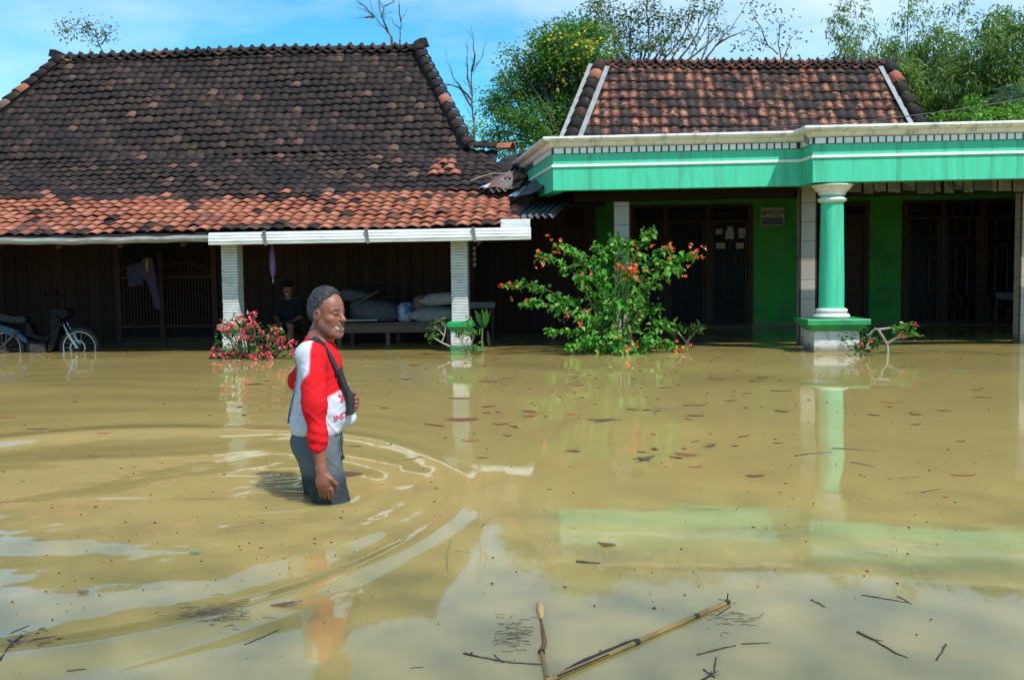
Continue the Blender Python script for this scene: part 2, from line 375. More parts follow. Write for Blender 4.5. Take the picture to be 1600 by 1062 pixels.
tile_pil = piecemat('beige_wall_tile', [(0, (.30, .27, .235)), (.5, (.345, .315, .275)), (1, (.27, .24, .21))], .25, 18, .25, (.24, .21, .18), .5, .75, bmp=0, spec=.5)
grout = pmat('grout', (.09, .08, .07), None, .9, 10)
cap_white = pmat('cream_white_plaster', (.72, .72, .66), (.62, .62, .56), .5, 6, dirt=(.45, .45, .4), dscale=4)
peel = pmat('peeling_white_wash', (.60, .62, .60), (.50, .52, .50), .7, 7, dirt=(.10, .10, .09), dscale=9, bmp=.3, bscale=30)
plaster_grey = pmat('grey_cement', (.27, .27, .27), (.17, .17, .17), .9, 14, bmp=.5, bscale=40)
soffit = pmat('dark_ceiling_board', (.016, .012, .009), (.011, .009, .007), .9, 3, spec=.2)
flash = pmat('zinc_flashing', (.30, .315, .315), (.20, .215, .215), .5, 7, dirt=(.2, .19, .18), dscale=4)
def tide(m, top=.10, col=(.16, .125, .06)):      # dried mud left by the falling flood
    t = m.node_tree; p = [n for n in t.nodes if n.type == 'BSDF_PRINCIPLED'][0]; lk = p.inputs['Base Color'].links[0]; src = lk.from_socket; g_ = nd(t, 'ShaderNodeNewGeometry'); s_ = nd(t, 'ShaderNodeSeparateXYZ'); t.links.new(g_.outputs['Position'], s_.inputs[0])
    n_ = nd(t, 'ShaderNodeTexNoise'); n_.inputs['Scale'].default_value = 9; n_.inputs['Detail'].default_value = 5; t.links.new(g_.outputs['Position'], n_.inputs[0])
    h_ = math_(t, 'ADD', s_.outputs[2], math_(t, 'MULTIPLY', n_.outputs[0], -.09)); f_ = ramp(t, math_(t, 'DIVIDE', h_, top), [(0, (.85,) * 3), (.9, (0, 0, 0))]).outputs[0]
    t.links.new(mix(t, f_, src, col), p.inputs['Base Color'])
for m_ in (peel, wall_green, tile_pil, white_rib): tide(m_)
glass_m, t, p, o = newmat('dark_window_glass'); p.inputs['Base Color'].default_value = (.006, .006, .008, 1); p.inputs['Roughness'].default_value = .35; p.inputs['Specular IOR Level'].default_value = .06
concrete = pmat('veranda_concrete', (.16, .14, .11), (.11, .10, .08), .8, 4)

# ------------------------------------------------------------------ pantile
def pantile(w_, l_, h=.031, th=.011, seg=8):
    """S-shaped clay tile, local x across, y up the slope (0 = lower lip), z off the roof"""
    V = []; Cr = []
    for (yy, lift) in ((0, th + .012), (l_ * .5, .010), (l_, -.004)):
        for i in range(seg + 1):
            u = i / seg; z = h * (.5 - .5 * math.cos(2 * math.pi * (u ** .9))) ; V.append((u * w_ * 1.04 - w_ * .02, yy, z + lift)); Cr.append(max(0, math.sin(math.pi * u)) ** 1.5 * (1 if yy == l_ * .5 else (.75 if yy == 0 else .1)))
    n = seg + 1; Fc = []
    for r in range(2):
        for i in range(seg): a = r * n + i; Fc.append((a, a + 1, a + n + 1, a + n))
    b = len(V)
    for i in range(n): V.append((V[i][0], .004, V[i][2] - th - .006)); Cr.append(0)
    for i in range(seg): Fc.append((b + i, b + i + 1, i + 1, i))
    return np.array(V), np.array(Fc), np.array(Cr)
def tile_mesh(name, w_, l_, mat):
    V, Fc, Cr = pantile(w_, l_); me = bpy.data.meshes.new(name); me.from_pydata(V.tolist(), [], Fc.tolist()); me.update()
    a = me.attributes.new('crest', 'FLOAT', 'POINT'); a.data.foreach_set('value', Cr.astype(np.float32)); me.materials.append(mat)
    me.polygons.foreach_set('use_smooth', [True] * len(me.polygons)); return me
def tiles_joined(name, w_, l_, mats, mat, parent, label=None):
    V, Fc, Cr = pantile(w_, l_); n = len(mats)
    if not n: return
    A = np.array([[list(r) for r in M] for M in mats]); P = np.einsum('nij,vj->nvi', A[:, :3, :3], V) + A[:, None, :3, 3]
    Fa = (np.arange(n)[:, None, None] * len(V) + Fc[None]).reshape(-1, 4)
    o = mesh_obj(name, P.reshape(-1, 3), Fa, mat, parent, True); a = o.data.attributes.new('crest', 'FLOAT', 'POINT'); a.data.foreach_set('value', np.tile(Cr, n).astype(np.float32))
    o['kind'] = 'stuff'
    if label: o['label'] = label
    return o
def tile_field(p0, p1, xl, xr, w_, rows, sag=.012, seed=1, zdrop=0.0, x_ref=0.0):
    """tile frames on a roof pane between lower line p0=(y,z) and upper p1=(y,z); xl/xr(s) give the side limits"""
    g = random.Random(seed); out_ = []
    dy, dz = p1[0] - p0[0], p1[1] - p0[1]; Ls = math.hypot(dy, dz); up = Vector((0, dy / Ls, dz / Ls)); nrm = Vector((0, -dz / Ls, dy / Ls)); e = Ls / rows
    for r in range(rows):
        s = r / rows; a, b = xl(s + .5 / rows), xr(s + .5 / rows); off = g.uniform(-.01, .01)
        k0 = math.floor(a / w_); k1 = math.ceil(b / w_)
        for k in range(k0, k1):
            x = k * w_ + off
            if x + w_ * .5 < a or x + w_ * .5 > b: continue
            sg = sag * (math.sin(x * 1.3 + r * .5) + .7 * math.sin(x * .47 + 2 + r * .2))
            pos = Vector((x, p0[0] + dy * s, p0[1] + dz * s - (x - x_ref) * zdrop)) + nrm * (sg + g.uniform(-.004, .004)) + up * g.uniform(-.022, .022)
            rt = g.gauss(0, .03); tl = g.gauss(0, .02)
            ax = (Vector((1, 0, -zdrop)) + up * rt).normalized(); ay = (up - Vector((1, 0, 0)) * rt + nrm * tl).normalized(); az = ax.cross(ay).normalized()
            out_.append((r, x, basis(pos, ax, ay, az)))
    return out_, e
def saddle_mesh(name, mat, l_=.30, r0=.105, r1=.125, seg=8, th=.015):
    """half-round cap tile, axis along +y, lower end wider"""
    m_ = MB(); vs = []; fs = []
    for (y, r_) in ((0, r1), (l_, r0)):
        for k in range(seg + 1):
            a = math.pi * k / seg; vs.append((r_ * math.cos(a), y, r_ * .8 * math.sin(a) + (.018 if y == 0 else 0)))
    n = seg + 1
    for k in range(seg): fs.append((k, k + 1, n + k + 1, n + k))
    b = len(vs)
    for k in range(n): a = math.pi * k / seg; vs.append(((r1 - th) * math.cos(a), .006, (r1 - th) * .8 * math.sin(a) + .016))
    for k in range(seg): fs.append((b + k, b + k + 1, k + 1, k))
    m_.add(vs, fs); me = bpy.data.meshes.new(name); me.from_pydata(m_.v, [], m_.f); me.update(); me.materials.append(mat)
    me.polygons.foreach_set('use_smooth', [True] * len(me.polygons)); return me
def trough_mesh(name, mat, w_=.24, d=.26, seg=8):
    """ridge tile lying hollow side up: scalloped along x, hanging over both sides in y"""
    vs = []; fs = []
    for (y, z0) in ((-d / 2, -.07), (-d / 4, 0), (d / 4, 0), (d / 2, -.07)):
        for k in range(seg + 1):
            u = k / seg * 2 - 1; vs.append((u * w_ * .53, y, z0 + .075 * abs(u) ** 1.8))
    n = seg + 1
    for r in range(3):
        for k in range(seg): a = r * n + k; fs.append((a, a + 1, a + n + 1, a + n))
    b = len(vs); vs += [(x, y, z - .022) for (x, y, z) in vs]
    for r in range(3):
        for k in range(seg): a = b + r * n + k; fs.append((a, a + n, a + n + 1, a + 1))
    for k in range(seg): fs.append((k, b + k, b + k + 1, k + 1))
    for r in range(3): a = r * n + seg; fs.append((a, b + a, b + a + n, a + n)); a = r * n; fs.append((a, a + n, b + a + n, b + a))
    me = bpy.data.meshes.new(name); me.from_pydata(vs, [], fs); me.update(); me.materials.append(mat); return me
def along(pts, step):
    """points and directions every step along a polyline"""
    out_ = []; pts = [Vector(p) for p in pts]
    for a, b in zip(pts, pts[1:]):
        d = b - a; n = max(1, round(d.length / step))
        for i in range(n): out_.append((a + d * (i / n), d.normalized()))
    return out_
def cap_run(name, me, pts, parent, step=.26, seed=3, jit=.02):
    g = random.Random(seed)
    for q, d in along(pts, step):                # pts run from the low end to the high end
        ax = d.cross(Vector((0, 0, 1))).normalized(); az = ax.cross(d).normalized()
        ax = (ax + az * g.gauss(0, jit * 2)).normalized(); az = ax.cross(d).normalized()
        shared(name, me, parent, basis(q + az * g.uniform(-.004, .012), ax, d, az))
# ------------------------------------------------------------------ left house: old timber house with a tiled veranda
LO = Vector((-0.80, 15.0, 0)); LY = R(-4); LM = frame(LO, LY); LI = LM.inverted()
lh = empty('timber_house', LO, LY); tag(lh, 'old dark timber house with tall blackened clay tile roof and open flooded veranda', 'house')
FLZ = -.25
MB().box(-11, 1.1, -.15, 3.2, GZ, FLZ).build('veranda_floor', concrete, lh)
def lz(px, py, y): return atl(LI, px, py, y)[1]
def lx(px, py, y): return atl(LI, px, py, y)[0]
y0, y1, y2, y3 = -.45, 1.35, 3.1, 5.4
z0, z1, z2, z3 = lz(600, 357, y0), lz(600, 302, y1), lz(600, 238, y2), lz(600, 78, y3)
xr0 = lx(822, 352, y0); xr1 = lx(795, 300, y1); xm = lx(800, 247, y2 - .25); xr2 = lx(728, 236, y2); xr3 = lx(652, 72, y3)
xl3 = lx(98, 82, y3); xl2 = xl3 - 1.35; xl1 = -11.4; xl0 = -11.6
rf = empty('roof', parent=lh)
# roof body under the tiles
def pane(a0, a1, b0, b1, ya, za, yb, zb, th=.07):
    return MB().add([(a0, ya, za), (a1, ya, za), (b1, yb, zb), (b0, yb, zb), (a0, ya, za - th), (a1, ya, za - th), (b1, yb, zb - th), (b0, yb, zb - th)],
                    [(0, 1, 2, 3), (7, 6, 5, 4), (0, 4, 5, 1), (1, 5, 6, 2), (2, 6, 7, 3), (3, 7, 4, 0)])
dk = pmat('roof_underlay', (.018, .014, .012), None, .95, 8)
bod = MB()
for q in (pane(xl0, xr0, xl1, xr1, y0, z0 - .03, y1, z1 - .03), pane(xl1, xr1 + .05, xl2 - .3, xr2 + .45, y1, z1 - .03, y2, z2 - .03), pane(xl2, xr2, xl3, xr3, y2, z2 - .03, y3, z3 - .03)):
    bod.add(q.v, q.f)
# hidden back and hip panes close the roof
yb3 = y3 + 2.3
bod.add([(xr2, y2, z2), (xr3, y3, z3), (xr2, yb3, z2)], [(0, 2, 1)]); bod.add([(xl2, y2, z2), (xl3, y3, z3), (xl2, yb3, z2)], [(0, 1, 2)])
bod.add([(xl2, yb3, z2), (xr2, yb3, z2), (xr3, y3, z3), (xl3, y3, z3)], [(0, 1, 2, 3)])
bod.build('roof_deck', dk, rf)
TW = .192
f0, e0 = tile_field((y0, z0), (y1, z1), lambda s: xl0, lambda s: xr0 + (xr1 - xr0) * s, TW, 9, seed=2)
f1, e1 = tile_field((y1, z1), (y2, z2), lambda s: xl1 + (xl2 - xl1) * s, lambda s: xr1 + .05 + (xr2 + .55 - xr1) * s, TW, 9, seed=3)
f2, e2 = tile_field((y2, z2), (y3, z3), lambda s: xl2 + (xl3 - xl2) * s, lambda s: xr2 + (xr3 - xr2) * s, .188, 16, seed=4, sag=.018)
me_or = tile_mesh('roof_tile', TW, e0 * 1.12, tile_or); me_dk = tile_mesh('roof_tile_dark', TW, e0 * 1.12, tile_dark)
g = random.Random(5); single = []; rest = []
vis = sorted([q for q in f0 if q[1] > -8.1], key=lambda q: (q[0] > 4, abs(q[1] + 2.0)))
keep = set(id(q) for q in vis[:296])
jo = []; jd = []
for q in f0:
    r_, x_, M_ = q
    edge = 1 / (1 + math.exp((r_ - 7.4 + .35 * math.sin(x_ * 1.1)) * -3))       # the old tiles come down unevenly
    low = .55 if (r_ == 0 and x_ < -2.5) else (.05 if r_ == 0 else 0)
    dark = g.random() < max(edge * .5, low, .05)
    if id(q) in keep: shared('roof_tile', me_dk if dark else me_or, rf, M_)
    else: (jd if dark else jo).append(M_)
for q in [q for q in f1]:
    if g.random() < (.2, .05, .0)[q[0]] * (.5 + .5 * math.sin(q[1] * 1.3 + 1)) if q[0] < 3 else False: jo.append(q[2]); f1.remove(q)
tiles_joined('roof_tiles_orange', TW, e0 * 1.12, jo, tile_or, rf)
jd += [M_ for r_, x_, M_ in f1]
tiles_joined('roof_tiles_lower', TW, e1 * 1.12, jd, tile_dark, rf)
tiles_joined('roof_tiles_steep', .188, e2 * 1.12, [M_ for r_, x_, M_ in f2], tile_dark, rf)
# a few newer tiles set into the old slope
for i in range(7):
    r_ = 1 + i % 3; M_ = None
    xx = lx(672 + 11 * (i // 2), 268 + 9 * (i % 3), 2.2); s = .34 + .13 * (i % 3)
    pos = Vector((xx, y1 + (y2 - y1) * s, z1 + (z2 - z1) * s)); d = Vector((0, y2 - y1, z2 - z1)).normalized(); nn = Vector((0, -d.z, d.y))
    shared('new_tile', tile_mesh('new_tile', TW, e1 * 1.15, tile_or), rf, basis(pos + nn * .035, Vector((1, 0, 0)), d, nn))
# ridge: two courses of hollow tiles, hips: half-round caps
tm = trough_mesh('ridge_tile', tile_dark); g = random.Random(8)
for lay, (dzz, off) in enumerate(((.03, 0), (.085, .12))):
    x = xl3 - .05 + off
    while x < xr3 + .05:
        shared('ridge_tile', tm, rf, Matrix.Translation((x, y3 - .02, z3 + dzz + .02 * math.sin(x * .9) + g.uniform(-.008, .012))) @ Matrix.Rotation(g.gauss(0, .04), 4, 'Y') @ Matrix.Rotation(g.gauss(0, .05), 4, 'Z')); x += .235
for xe, sg in ((xl3 - .12, 1), (xr3 + .1, -1)):
    MB().prism([(-.14, .0), (.12, -.05), (.16, .06), (.02, .13), (-.1, .14)], -.12, .12, Matrix.Translation((xe, y3, z3 + .06)) @ Matrix.Scale(sg, 4, (1, 0, 0))).build('ridge_end', tile_dark, rf)
hip_d = saddle_mesh('hip_tile', tile_dark, .30, .125, .145); hip_o = saddle_mesh('hip_tile_orange', tilemat('clay_hip_orange', [(0, (.30, .10, .06)), (1, (.36, .14, .085))], DK, .58, .75, (.10, .05, .035), .55, .75), .30, .125, .145)
MB().tube([(xl2, y2, z2 - .02), (xl3, y3, z3)], .10, 8).build('hip_mortar', dk, rf); MB().tube([(xr2, y2, z2 - .02), (xr3, y3, z3)], .10, 8).build('hip_mortar', dk, rf)
for i, (q, d) in enumerate(along([(xm + .02, y2 - .28, z2 - .06), (xr2 + .12, y2 - .06, z2 + .03), (xr2 - .02, y2 + .12, z2 + .20), (xr3, y3, z3 + .03)], .27)):
    ax = d.cross(Vector((0, 0, 1))).normalized(); az = ax.cross(d).normalized()
    shared('hip_tile', hip_o if i in (0, 8) else hip_d, rf, basis(q + az * .02, ax, d, az))
for i, (q, d) in enumerate(along([(xl2, y2, z2 + .02), (xl3, y3, z3 + .03)], .27)):
    ax = d.cross(Vector((0, 0, 1))).normalized(); az = ax.cross(d).normalized()
    shared('hip_tile', hip_o if i in (3, 8) else hip_d, rf, basis(q + az * .02, ax, d, az))
# gutters
gx0 = lx(327, 374, y0 - .1); gx1 = lx(829, 362, y0 - .1); zt = lz(600, 359, y0 - .1); zb = lz(600, 377, y0 - .1)
zt_, zb_ = zt, zb - .01
gut = MB().sweep([(0, zt_), (.02, zt_ - .01), (.05, zb_ + .04), (.04, zb_), (-.10, zb_), (-.12, zt_), (-.105, zt_), (-.09, zb_ + .012), (.0, zb_ + .012), (.005, zt_ - .01)], [(gx0, y0 - .1), (gx1, y0 - .1)])
go = gut.build('gutter', white_met, lh)
for k in range(3):
    zz = zb_ + .05 + k * .045; MB().box(gx0 + .01, gx1 - .01, y0 - .158 + .012 * k, y0 - .12, zz, zz + .006).build('gutter_rib', white_met, go)
for px in (415, 575, 742):
    x = lx(px, 370, y0 - .15); MB().box(x - .02, x + .02, y0 - .17, y0 - .11, zb_ - .02, zt_ + .02, Matrix.Translation((x, 0, zb_)) @ Matrix.Rotation(R(-8), 4, 'Y') @ Matrix.Translation((-x, 0, -zb_))).build('gutter_bracket', brk, go)
MB().box(gx1 - .45, gx1 - .01, y0 - .02, y0 + .02, zt_ - .02, zt_ + .13).build('fascia_board', white_met, lh)
n_ = 26; pts = []
for i in range(n_ + 1):
    px = -140 + (338 + 140) * i / n_; py = 379 - 5 * max(0, (px - 120) / 210) if px > 120 else 379
    x_, z_ = atl(LI, px, py - 2, y0 - .05); pts.append((x_, y0 - .05, z_ + .006 * math.sin(i * 1.7)))
MB().tube(pts, .05, 8).build('old_gutter_pipe', grey_met, lh)
# veranda columns of horizontally ribbed white tile
def rib_column(px0, px1, base, name_label):
    xc = (lx(px0, 450, 0) + lx(px1, 450, 0)) / 2; w2 = .128
    c_ = empty('veranda_column', (xc, 0, 0), parent=lh)
    core = MB().box(-w2 + .01, w2 - .01, -w2 + .01, w2 - .01, GZ, zt - .02); core.build('column_core', grout, c_)
    zz = .42; mbr = MB(); g = random.Random(int(px0))
    while zz < zt - .03:
        hh = .043; j = g.uniform(-.002, .002); mbr.box(-w2 + j, w2 + j, -w2 + j, w2 + j, zz, zz + hh - .006, b=.004); zz += hh
    mbr.build('ribbed_tiles', white_rib, c_, kind='stuff')
    MB().lathe([(.24, .36), (.28, .38), (.28, .44), (.24, .46), (.2, .47)], 4, M=Matrix.Rotation(R(45), 4, 'Z')).build('base_moulding', green_trim, c_)
    MB().lathe([(.20, .31), (.235, .33), (.235, .36)], 4, M=Matrix.Rotation(R(45), 4, 'Z')).build('base_moulding', green_trim, c_)
    m2 = MB(); zz = .08
    while zz < .31: m2.box(-.148, .148, -.148, .148, zz, zz + .044, b=.004); zz += .048
    m2.build('pedestal_tiles', peel, c_, kind='stuff')
    MB().box(-.155, .155, -.155, .155, GZ, .078, b=.006).build('pedestal_foot', green_trim, c_)
    return c_
rib_column(348, 380, 548, ''); rib_column(705, 734, 546, '')
# plank wall behind the veranda, two lengths
def planks(x0, x1, y, za, zb, w_, seed, parent, holes=()):
    g = random.Random(seed); x = x0; me = {}
    while x < x1:
        ww = w_; key = ww
        if not any(a < x + ww / 2 < b for a, b in holes):
            if key not in me:
                o_ = MB().box(0, ww - .008, 0, .03, 0, zb - za, b=.003).build('plank', wood_wall, parent); me[key] = o_.data; o_.location = (x, y + g.uniform(0, .012), za)
            else: shared('plank', me[key], parent, Matrix.Translation((x, y + g.uniform(0, .012), za)))
        x += ww
WY = 2.9
dx0, dx1 = lx(192, 450, WY), lx(338, 450, WY)
wl = empty('front_wall', parent=lh)
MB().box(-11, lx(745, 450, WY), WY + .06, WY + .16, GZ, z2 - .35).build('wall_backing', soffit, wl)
planks(-10.4, lx(742, 450, WY), WY, FLZ, z1 + .55, .24, 4, wl, [(dx0, dx1)])
wl2 = empty('side_wall', parent=lh)
xw2 = lx(917, 430, 4.3)
MB().box(lx(700, 450, 4.3), xw2, 4.36, 4.46, GZ, 2.9).build('wall_backing', soffit, wl2)
planks(lx(722, 450, 4.3), xw2, 4.3, FLZ, 2.85, .27, 6, wl2)
wx, wz_ = atl(LI, 895, 340, 4.27); MB().box(wx - .11, wx + .11, 4.25, 4.28, wz_ - .2, wz_ + .2, b=.01).build('shutter', soffit, wl2)
# veranda ceiling with joists
MB().box(-11, lx(800, 400, .5), y0 + .35, WY + .05, z0 + .03, z0 + .06).build('ceiling', soffit, lh) if False else None
for i in range(9):
    x = -8.3 + i * 1.0
    MB().add([(x, y0 + .1, z0 - .13), (x + .07, y0 + .1, z0 - .13), (x + .07, WY, z1 + .38), (x, WY, z1 + .38), (x, y0 + .1, z0 - .22), (x + .07, y0 + .1, z0 - .22), (x + .07, WY, z1 + .28), (x, WY, z1 + .28)],
             [(0, 1, 2, 3), (7, 6, 5, 4), (0, 4, 5, 1), (1, 5, 6, 2), (2, 6, 7, 3), (3, 7, 4, 0)]).build('rafter', wood_frame, lh)
MB().box(-10.5, lx(815, 400, 0), -.07, .07, zt - .06, zt + .07).build('veranda_beam', wood_frame, lh)
MB().box(-11, -10.9, y0 + .3, WY, GZ, z1).build('end_wall', wood_wall, lh)
# slatted double gate in the doorway
gt = empty('slatted_door', parent=lh); gb = lz(250, 545, WY)
def zz_(py): return lz(260, py, WY)
xs_ = [lx(v, 450, WY) for v in (190, 249, 257, 332)]
MB().box(xs_[0] - .1, xs_[0], WY - .05, WY + .05, FLZ, zz_(375)).build('door_post', wood_door, gt); MB().box(xs_[3], xs_[3] + .1, WY - .05, WY + .05, FLZ, zz_(375)).build('door_post', wood_door, gt)
MB().box(xs_[1], xs_[2], WY - .05, WY + .04, FLZ, zz_(395)).build('door_post', wood_door, gt)
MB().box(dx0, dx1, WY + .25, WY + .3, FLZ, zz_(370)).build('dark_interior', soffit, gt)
for a, b in ((xs_[0], xs_[1]), (xs_[2], xs_[3])):
    lf = empty('door_leaf', parent=gt)
    MB().box(a, b, WY - .02, WY + .02, FLZ, zz_(527)).build('bottom_panel', wood_door, lf)
    MB().box(a, b, WY - .03, WY + .02, zz_(512), zz_(507)).build('rail', wood_door, lf); MB().box(a, b, WY - .03, WY + .02, zz_(436), zz_(431)).build('rail', wood_door, lf)
    arc = []
    for i in range(9):
        u = i / 8; arc.append((a + (b - a) * u, WY - .01, zz_(415 - 8 * math.sin(math.pi * u) + (8 * u if a > xs_[1] else 8 * (1 - u)))))
    MB().tube(arc, .035, 6).build('arched_rail', wood_door, lf)
    k = 0; x = a + .05
    while x < b - .02:
        MB().box(x - .011, x + .011, WY - .012, WY + .012, zz_(512), zz_(405 - 3 * math.sin(k))).build('slat', wood_door, lf); x += .062; k += 1
# ------------------------------------------------------------------ clutter on the roof joint between the two houses
def corr(name, w_, l_, waves, amp, mat, M, label, cat, th=.008):
    n = waves * 6; vs = []; fs = []
    for (y) in (0, l_ * .5, l_):
        for i in range(n + 1):
            u = i / n; vs.append(M @ Vector((u * w_, y, amp * math.sin(2 * math.pi * waves * u) + .012 * math.sin(y * 5 + u * 3))))
    k = len(vs); nn = (M.to_3x3() @ Vector((0, 0, 1))).normalized(); vs += [v - nn * th for v in vs]; W = n + 1
    for r in range(2):
        for i in range(n): a = r * W + i; fs.append((a, a + 1, a + W + 1, a + W)); fs.append((k + a, k + a + W, k + a + W + 1, k + a + 1))
    for i in range(n): fs.append((i, k + i, k + i + 1, i + 1)); a = 2 * W + i; fs.append((a, a + 1, k + a + 1, k + a))
    for r in range(2): a = r * W; fs.append((a, a + W, k + a + W, k + a)); a = r * W + n; fs.append((a, k + a, k + a + W, a + W))
    o = mesh_obj(name, vs, fs, mat, None, True); tag(o, label, cat); return o
asb = pmat('old_asbestos', (.17, .17, .165), (.08, .08, .08), .9, 9, bmp=.4, bscale=30)
asb_d = pmat('dark_wet_asbestos', (.07, .075, .08), (.03, .032, .035), .6, 7, bmp=.3, bscale=30)
rust = pmat('rust_brown_sheet', (.16, .075, .055), (.10, .05, .04), .75, 5, dirt=(.06, .035, .03), dscale=3)
zinc = pmat('bright_zinc_sheet', (.60, .64, .66), (.46, .50, .53), .35, 4, metal=.3)
def quadM(p0, px_, py_):                       # frame from corner, along-x target, along-y target (world points)
    ax = (px_ - p0); lx_ = ax.length; ax = ax.normalized(); ay = (py_ - p0); az = ax.cross(ay).normalized(); ay2 = az.cross(ax); return basis(p0, ax, ay2, az), lx_, ay.dot(ay2)
Mq, a, b = quadM(at(800, 343, 14.7), at(866, 338, 14.5), at(800, 312, 16.1)); corr('corrugated_sheet', a, b, 6, .03, asb_d, Mq, 'dark wet corrugated sheet jutting past the end of the white gutter', 'roof sheet')
Mq, a, b = quadM(at(766, 309, 15.9), at(793, 306, 15.8), at(772, 280, 17.0)); corr('corrugated_sheet', a, b, 3, .035, asb, Mq @ Matrix.Translation((0, 0, .10)), 'short pale grey corrugated offcut lying on the brown sheet', 'roof sheet')
Mq, a, b = quadM(at(755, 300, 15.9), at(812, 296, 15.8), at(762, 275, 17.2)); corr('bent_sheet', a, b, 1, .03, rust, Mq @ Matrix.Translation((0, 0, .04)), 'rust brown metal sheet patching the roof joint', 'roof sheet')
Mq, a, b = quadM(at(748, 296, 16.0), at(768, 296, 15.9), at(760, 275, 17.2)); corr('bent_sheet', a, b, 1, .01, zinc, Mq @ Matrix.Translation((0, 0, .025)), 'bright zinc strip under the left edge of the brown sheet', 'roof sheet')
Mq, a, b = quadM(at(793, 310, 15.7), at(812, 308, 15.6), at(802, 292, 16.4)); corr('bent_sheet', a, b, 1, .01, zinc, Mq @ Matrix.Translation((0, 0, .02)), 'bright zinc offcut at the right edge of the brown sheet', 'roof sheet')
Mq, a, b = quadM(at(799, 314, 15.3), at(842, 296, 15.0), at(826, 280, 16.4)); corr('flashing_sheet', a, b, 1, .02, asb_d, Mq, 'dark folded metal flashing leaning against the green fascia end', 'roof sheet')
g = random.Random(12); pile_o = tile_mesh('loose_tile', .22, .26, tile_or); pile_d = tile_mesh('loose_tile_dark', .22, .26, tile_dark)
k = 0
for (px, py, YY_, dk_, wh) in ((824, 243, 18.0, 1, 'highest on the heap'), (815, 252, 17.8, 1, 'second from the top of the heap'), (806, 258, 17.6, 1, 'on the left slope of the heap'), (824, 260, 17.4, 0, 'against the cornice'), (812, 268, 17.1, 1, 'in the middle of the heap'),
                                (800, 271, 17.0, 1, 'at the left foot of the heap'), (822, 276, 16.7, 0, 'at the right foot of the heap'), (797, 280, 16.5, 0, 'above the brown sheet'), (830, 236, 18.2, 0, 'leaning on the cornice top'), (812, 283, 16.3, 1, 'lowest on the heap')):
    M_ = Matrix.Translation(at(px - 9, py, YY_)) @ Euler((g.uniform(.2, .7), g.uniform(-.4, .4), g.uniform(-.8, .8))).to_matrix().to_4x4() @ Matrix.Scale(1.15, 4)
    o = shared('loose_roof_tile', pile_d if dk_ else pile_o, None, M_); tag(o, ('blackened' if dk_ else 'orange') + ' loose roof tile ' + wh + ' between the roofs', 'roof tile', 'loose tiles heaped between the roofs')
MB().add([(1.0, 1.0, 2.26), (2.3, 1.0, 2.26), (2.3, 4.4, 2.65), (.2, 4.4, 2.65), (1.0, 1.0, 2.32), (2.3, 1.0, 2.32), (2.3, 4.4, 2.71), (.2, 4.4, 2.71)], [(3, 2, 1, 0), (4, 5, 6, 7), (0, 1, 5, 4), (1, 2, 6, 5), (2, 3, 7, 6), (3, 0, 4, 7)]).build('added_shade_slab', soffit, lh)  # added slab that keeps the sun off the side wall between the houses
# closing slope below the heap so that nothing floats
MB().add([at(740, 305, 16.2), at(836, 303, 15.6), at(838, 232, 18.6), at(785, 246, 18.2), at(740, 325, 16.2), at(836, 325, 15.7), at(838, 262, 18.8), at(785, 268, 18.4)], [(0, 1, 2, 3), (7, 6, 5, 4), (0, 4, 5, 1), (1, 5, 6, 2), (2, 6, 7, 3), (3, 7, 4, 0)]).build('valley_slab', dk, None)
tag(bpy.data.objects['valley_slab'], 'dark rubble valley joining the two tiled roofs', 'roof valley'); bpy.data.objects['valley_slab'].name = 'roof_valley'
o = MB().tube([at(735, 283, 16.6), at(752, 276, 16.7), at(772, 271, 16.8), at(794, 272, 16.8)], .012, 5).build('dry_branch', pmat('dry_twig', (.30, .26, .2), (.2, .17, .13), .8, 20)); tag(o, 'thin pale dry branch lying across the lower black tiles', 'branch')
# ------------------------------------------------------------------ right house: green house with a flat porch front
RO = Vector((4.63, 13.9, 0)); RY = R(-4); RM = frame(RO, RY); RI = RM.inverted()
rh = empty('green_house', RO, RY); tag(rh, 'green painted house with mint fascia, white cornice and mottled clay tile roof', 'house')
def rx(px, py, y): return atl(RI, px, py, y)[0]
def rz(px, py, y): return atl(RI, px, py, y)[1]
YL, YR = .22, -.25
xA = rx(864, 270, YL); xB = rx(1252, 270, YL); xC = rx(1270, 270, YR); xD = 5.6
ZB = rz(1100, 293, YL); ZT = rz(1100, 236, YL); 
path = [(xA - .85, YL + 3.9), (xA, YL), (xB, YL), (xC, YR), (xD, YR)]
fas = MB().sweep([(0, ZB), (0, ZT), (-.2, ZT), (-.2, ZB)], path).build('fascia', mint, rh)
zl = rz(1100, 254.5, YL)
MB().sweep([(.0, zl - .022), (.022, zl - .018), (.022, zl + .018), (.0, zl + .022)], path).build('white_band', white_line, fas)
zs0 = ZT; zs1 = rz(1100, 226, YL)
MB().sweep([(.004, zs0), (.004, zs1), (-.2, zs1), (-.2, zs0)], path).build('grout_band', strip_dark, fas)
tmw = MB().box(-.043, .043, -.022, .0, zs0 + .006, zs1 - .006, b=.004); first = None
def dent(x, y, ang, sx=1):
    global first
    M_ = Matrix.Translation((x, y, 0)) @ Matrix.Rotation(ang, 4, 'Z') @ Matrix.Scale(sx, 4, (1, 0, 0))
    if first is None: first = tmw.build('dentil_tile', tile_white, fas); first.matrix_basis = M_
    else: shared('dentil_tile', first.data, fas, M_)
x = xA + .06
dent(xA + .09, YL, 0, 1.7); x = xA + .235
while x < xB - .03: dent(x, YL - .002, 0); x += .109
v = Vector((xC - xB, YR - YL)); n_ = 4
for i in range(n_):
    q = (i + .5) / n_; dent(xB + v.x * q, YL + v.y * q - .002, math.atan2(v.y, v.x), .95)
dent(xC + .10, YR, 0, 1.7); x = xC + .25
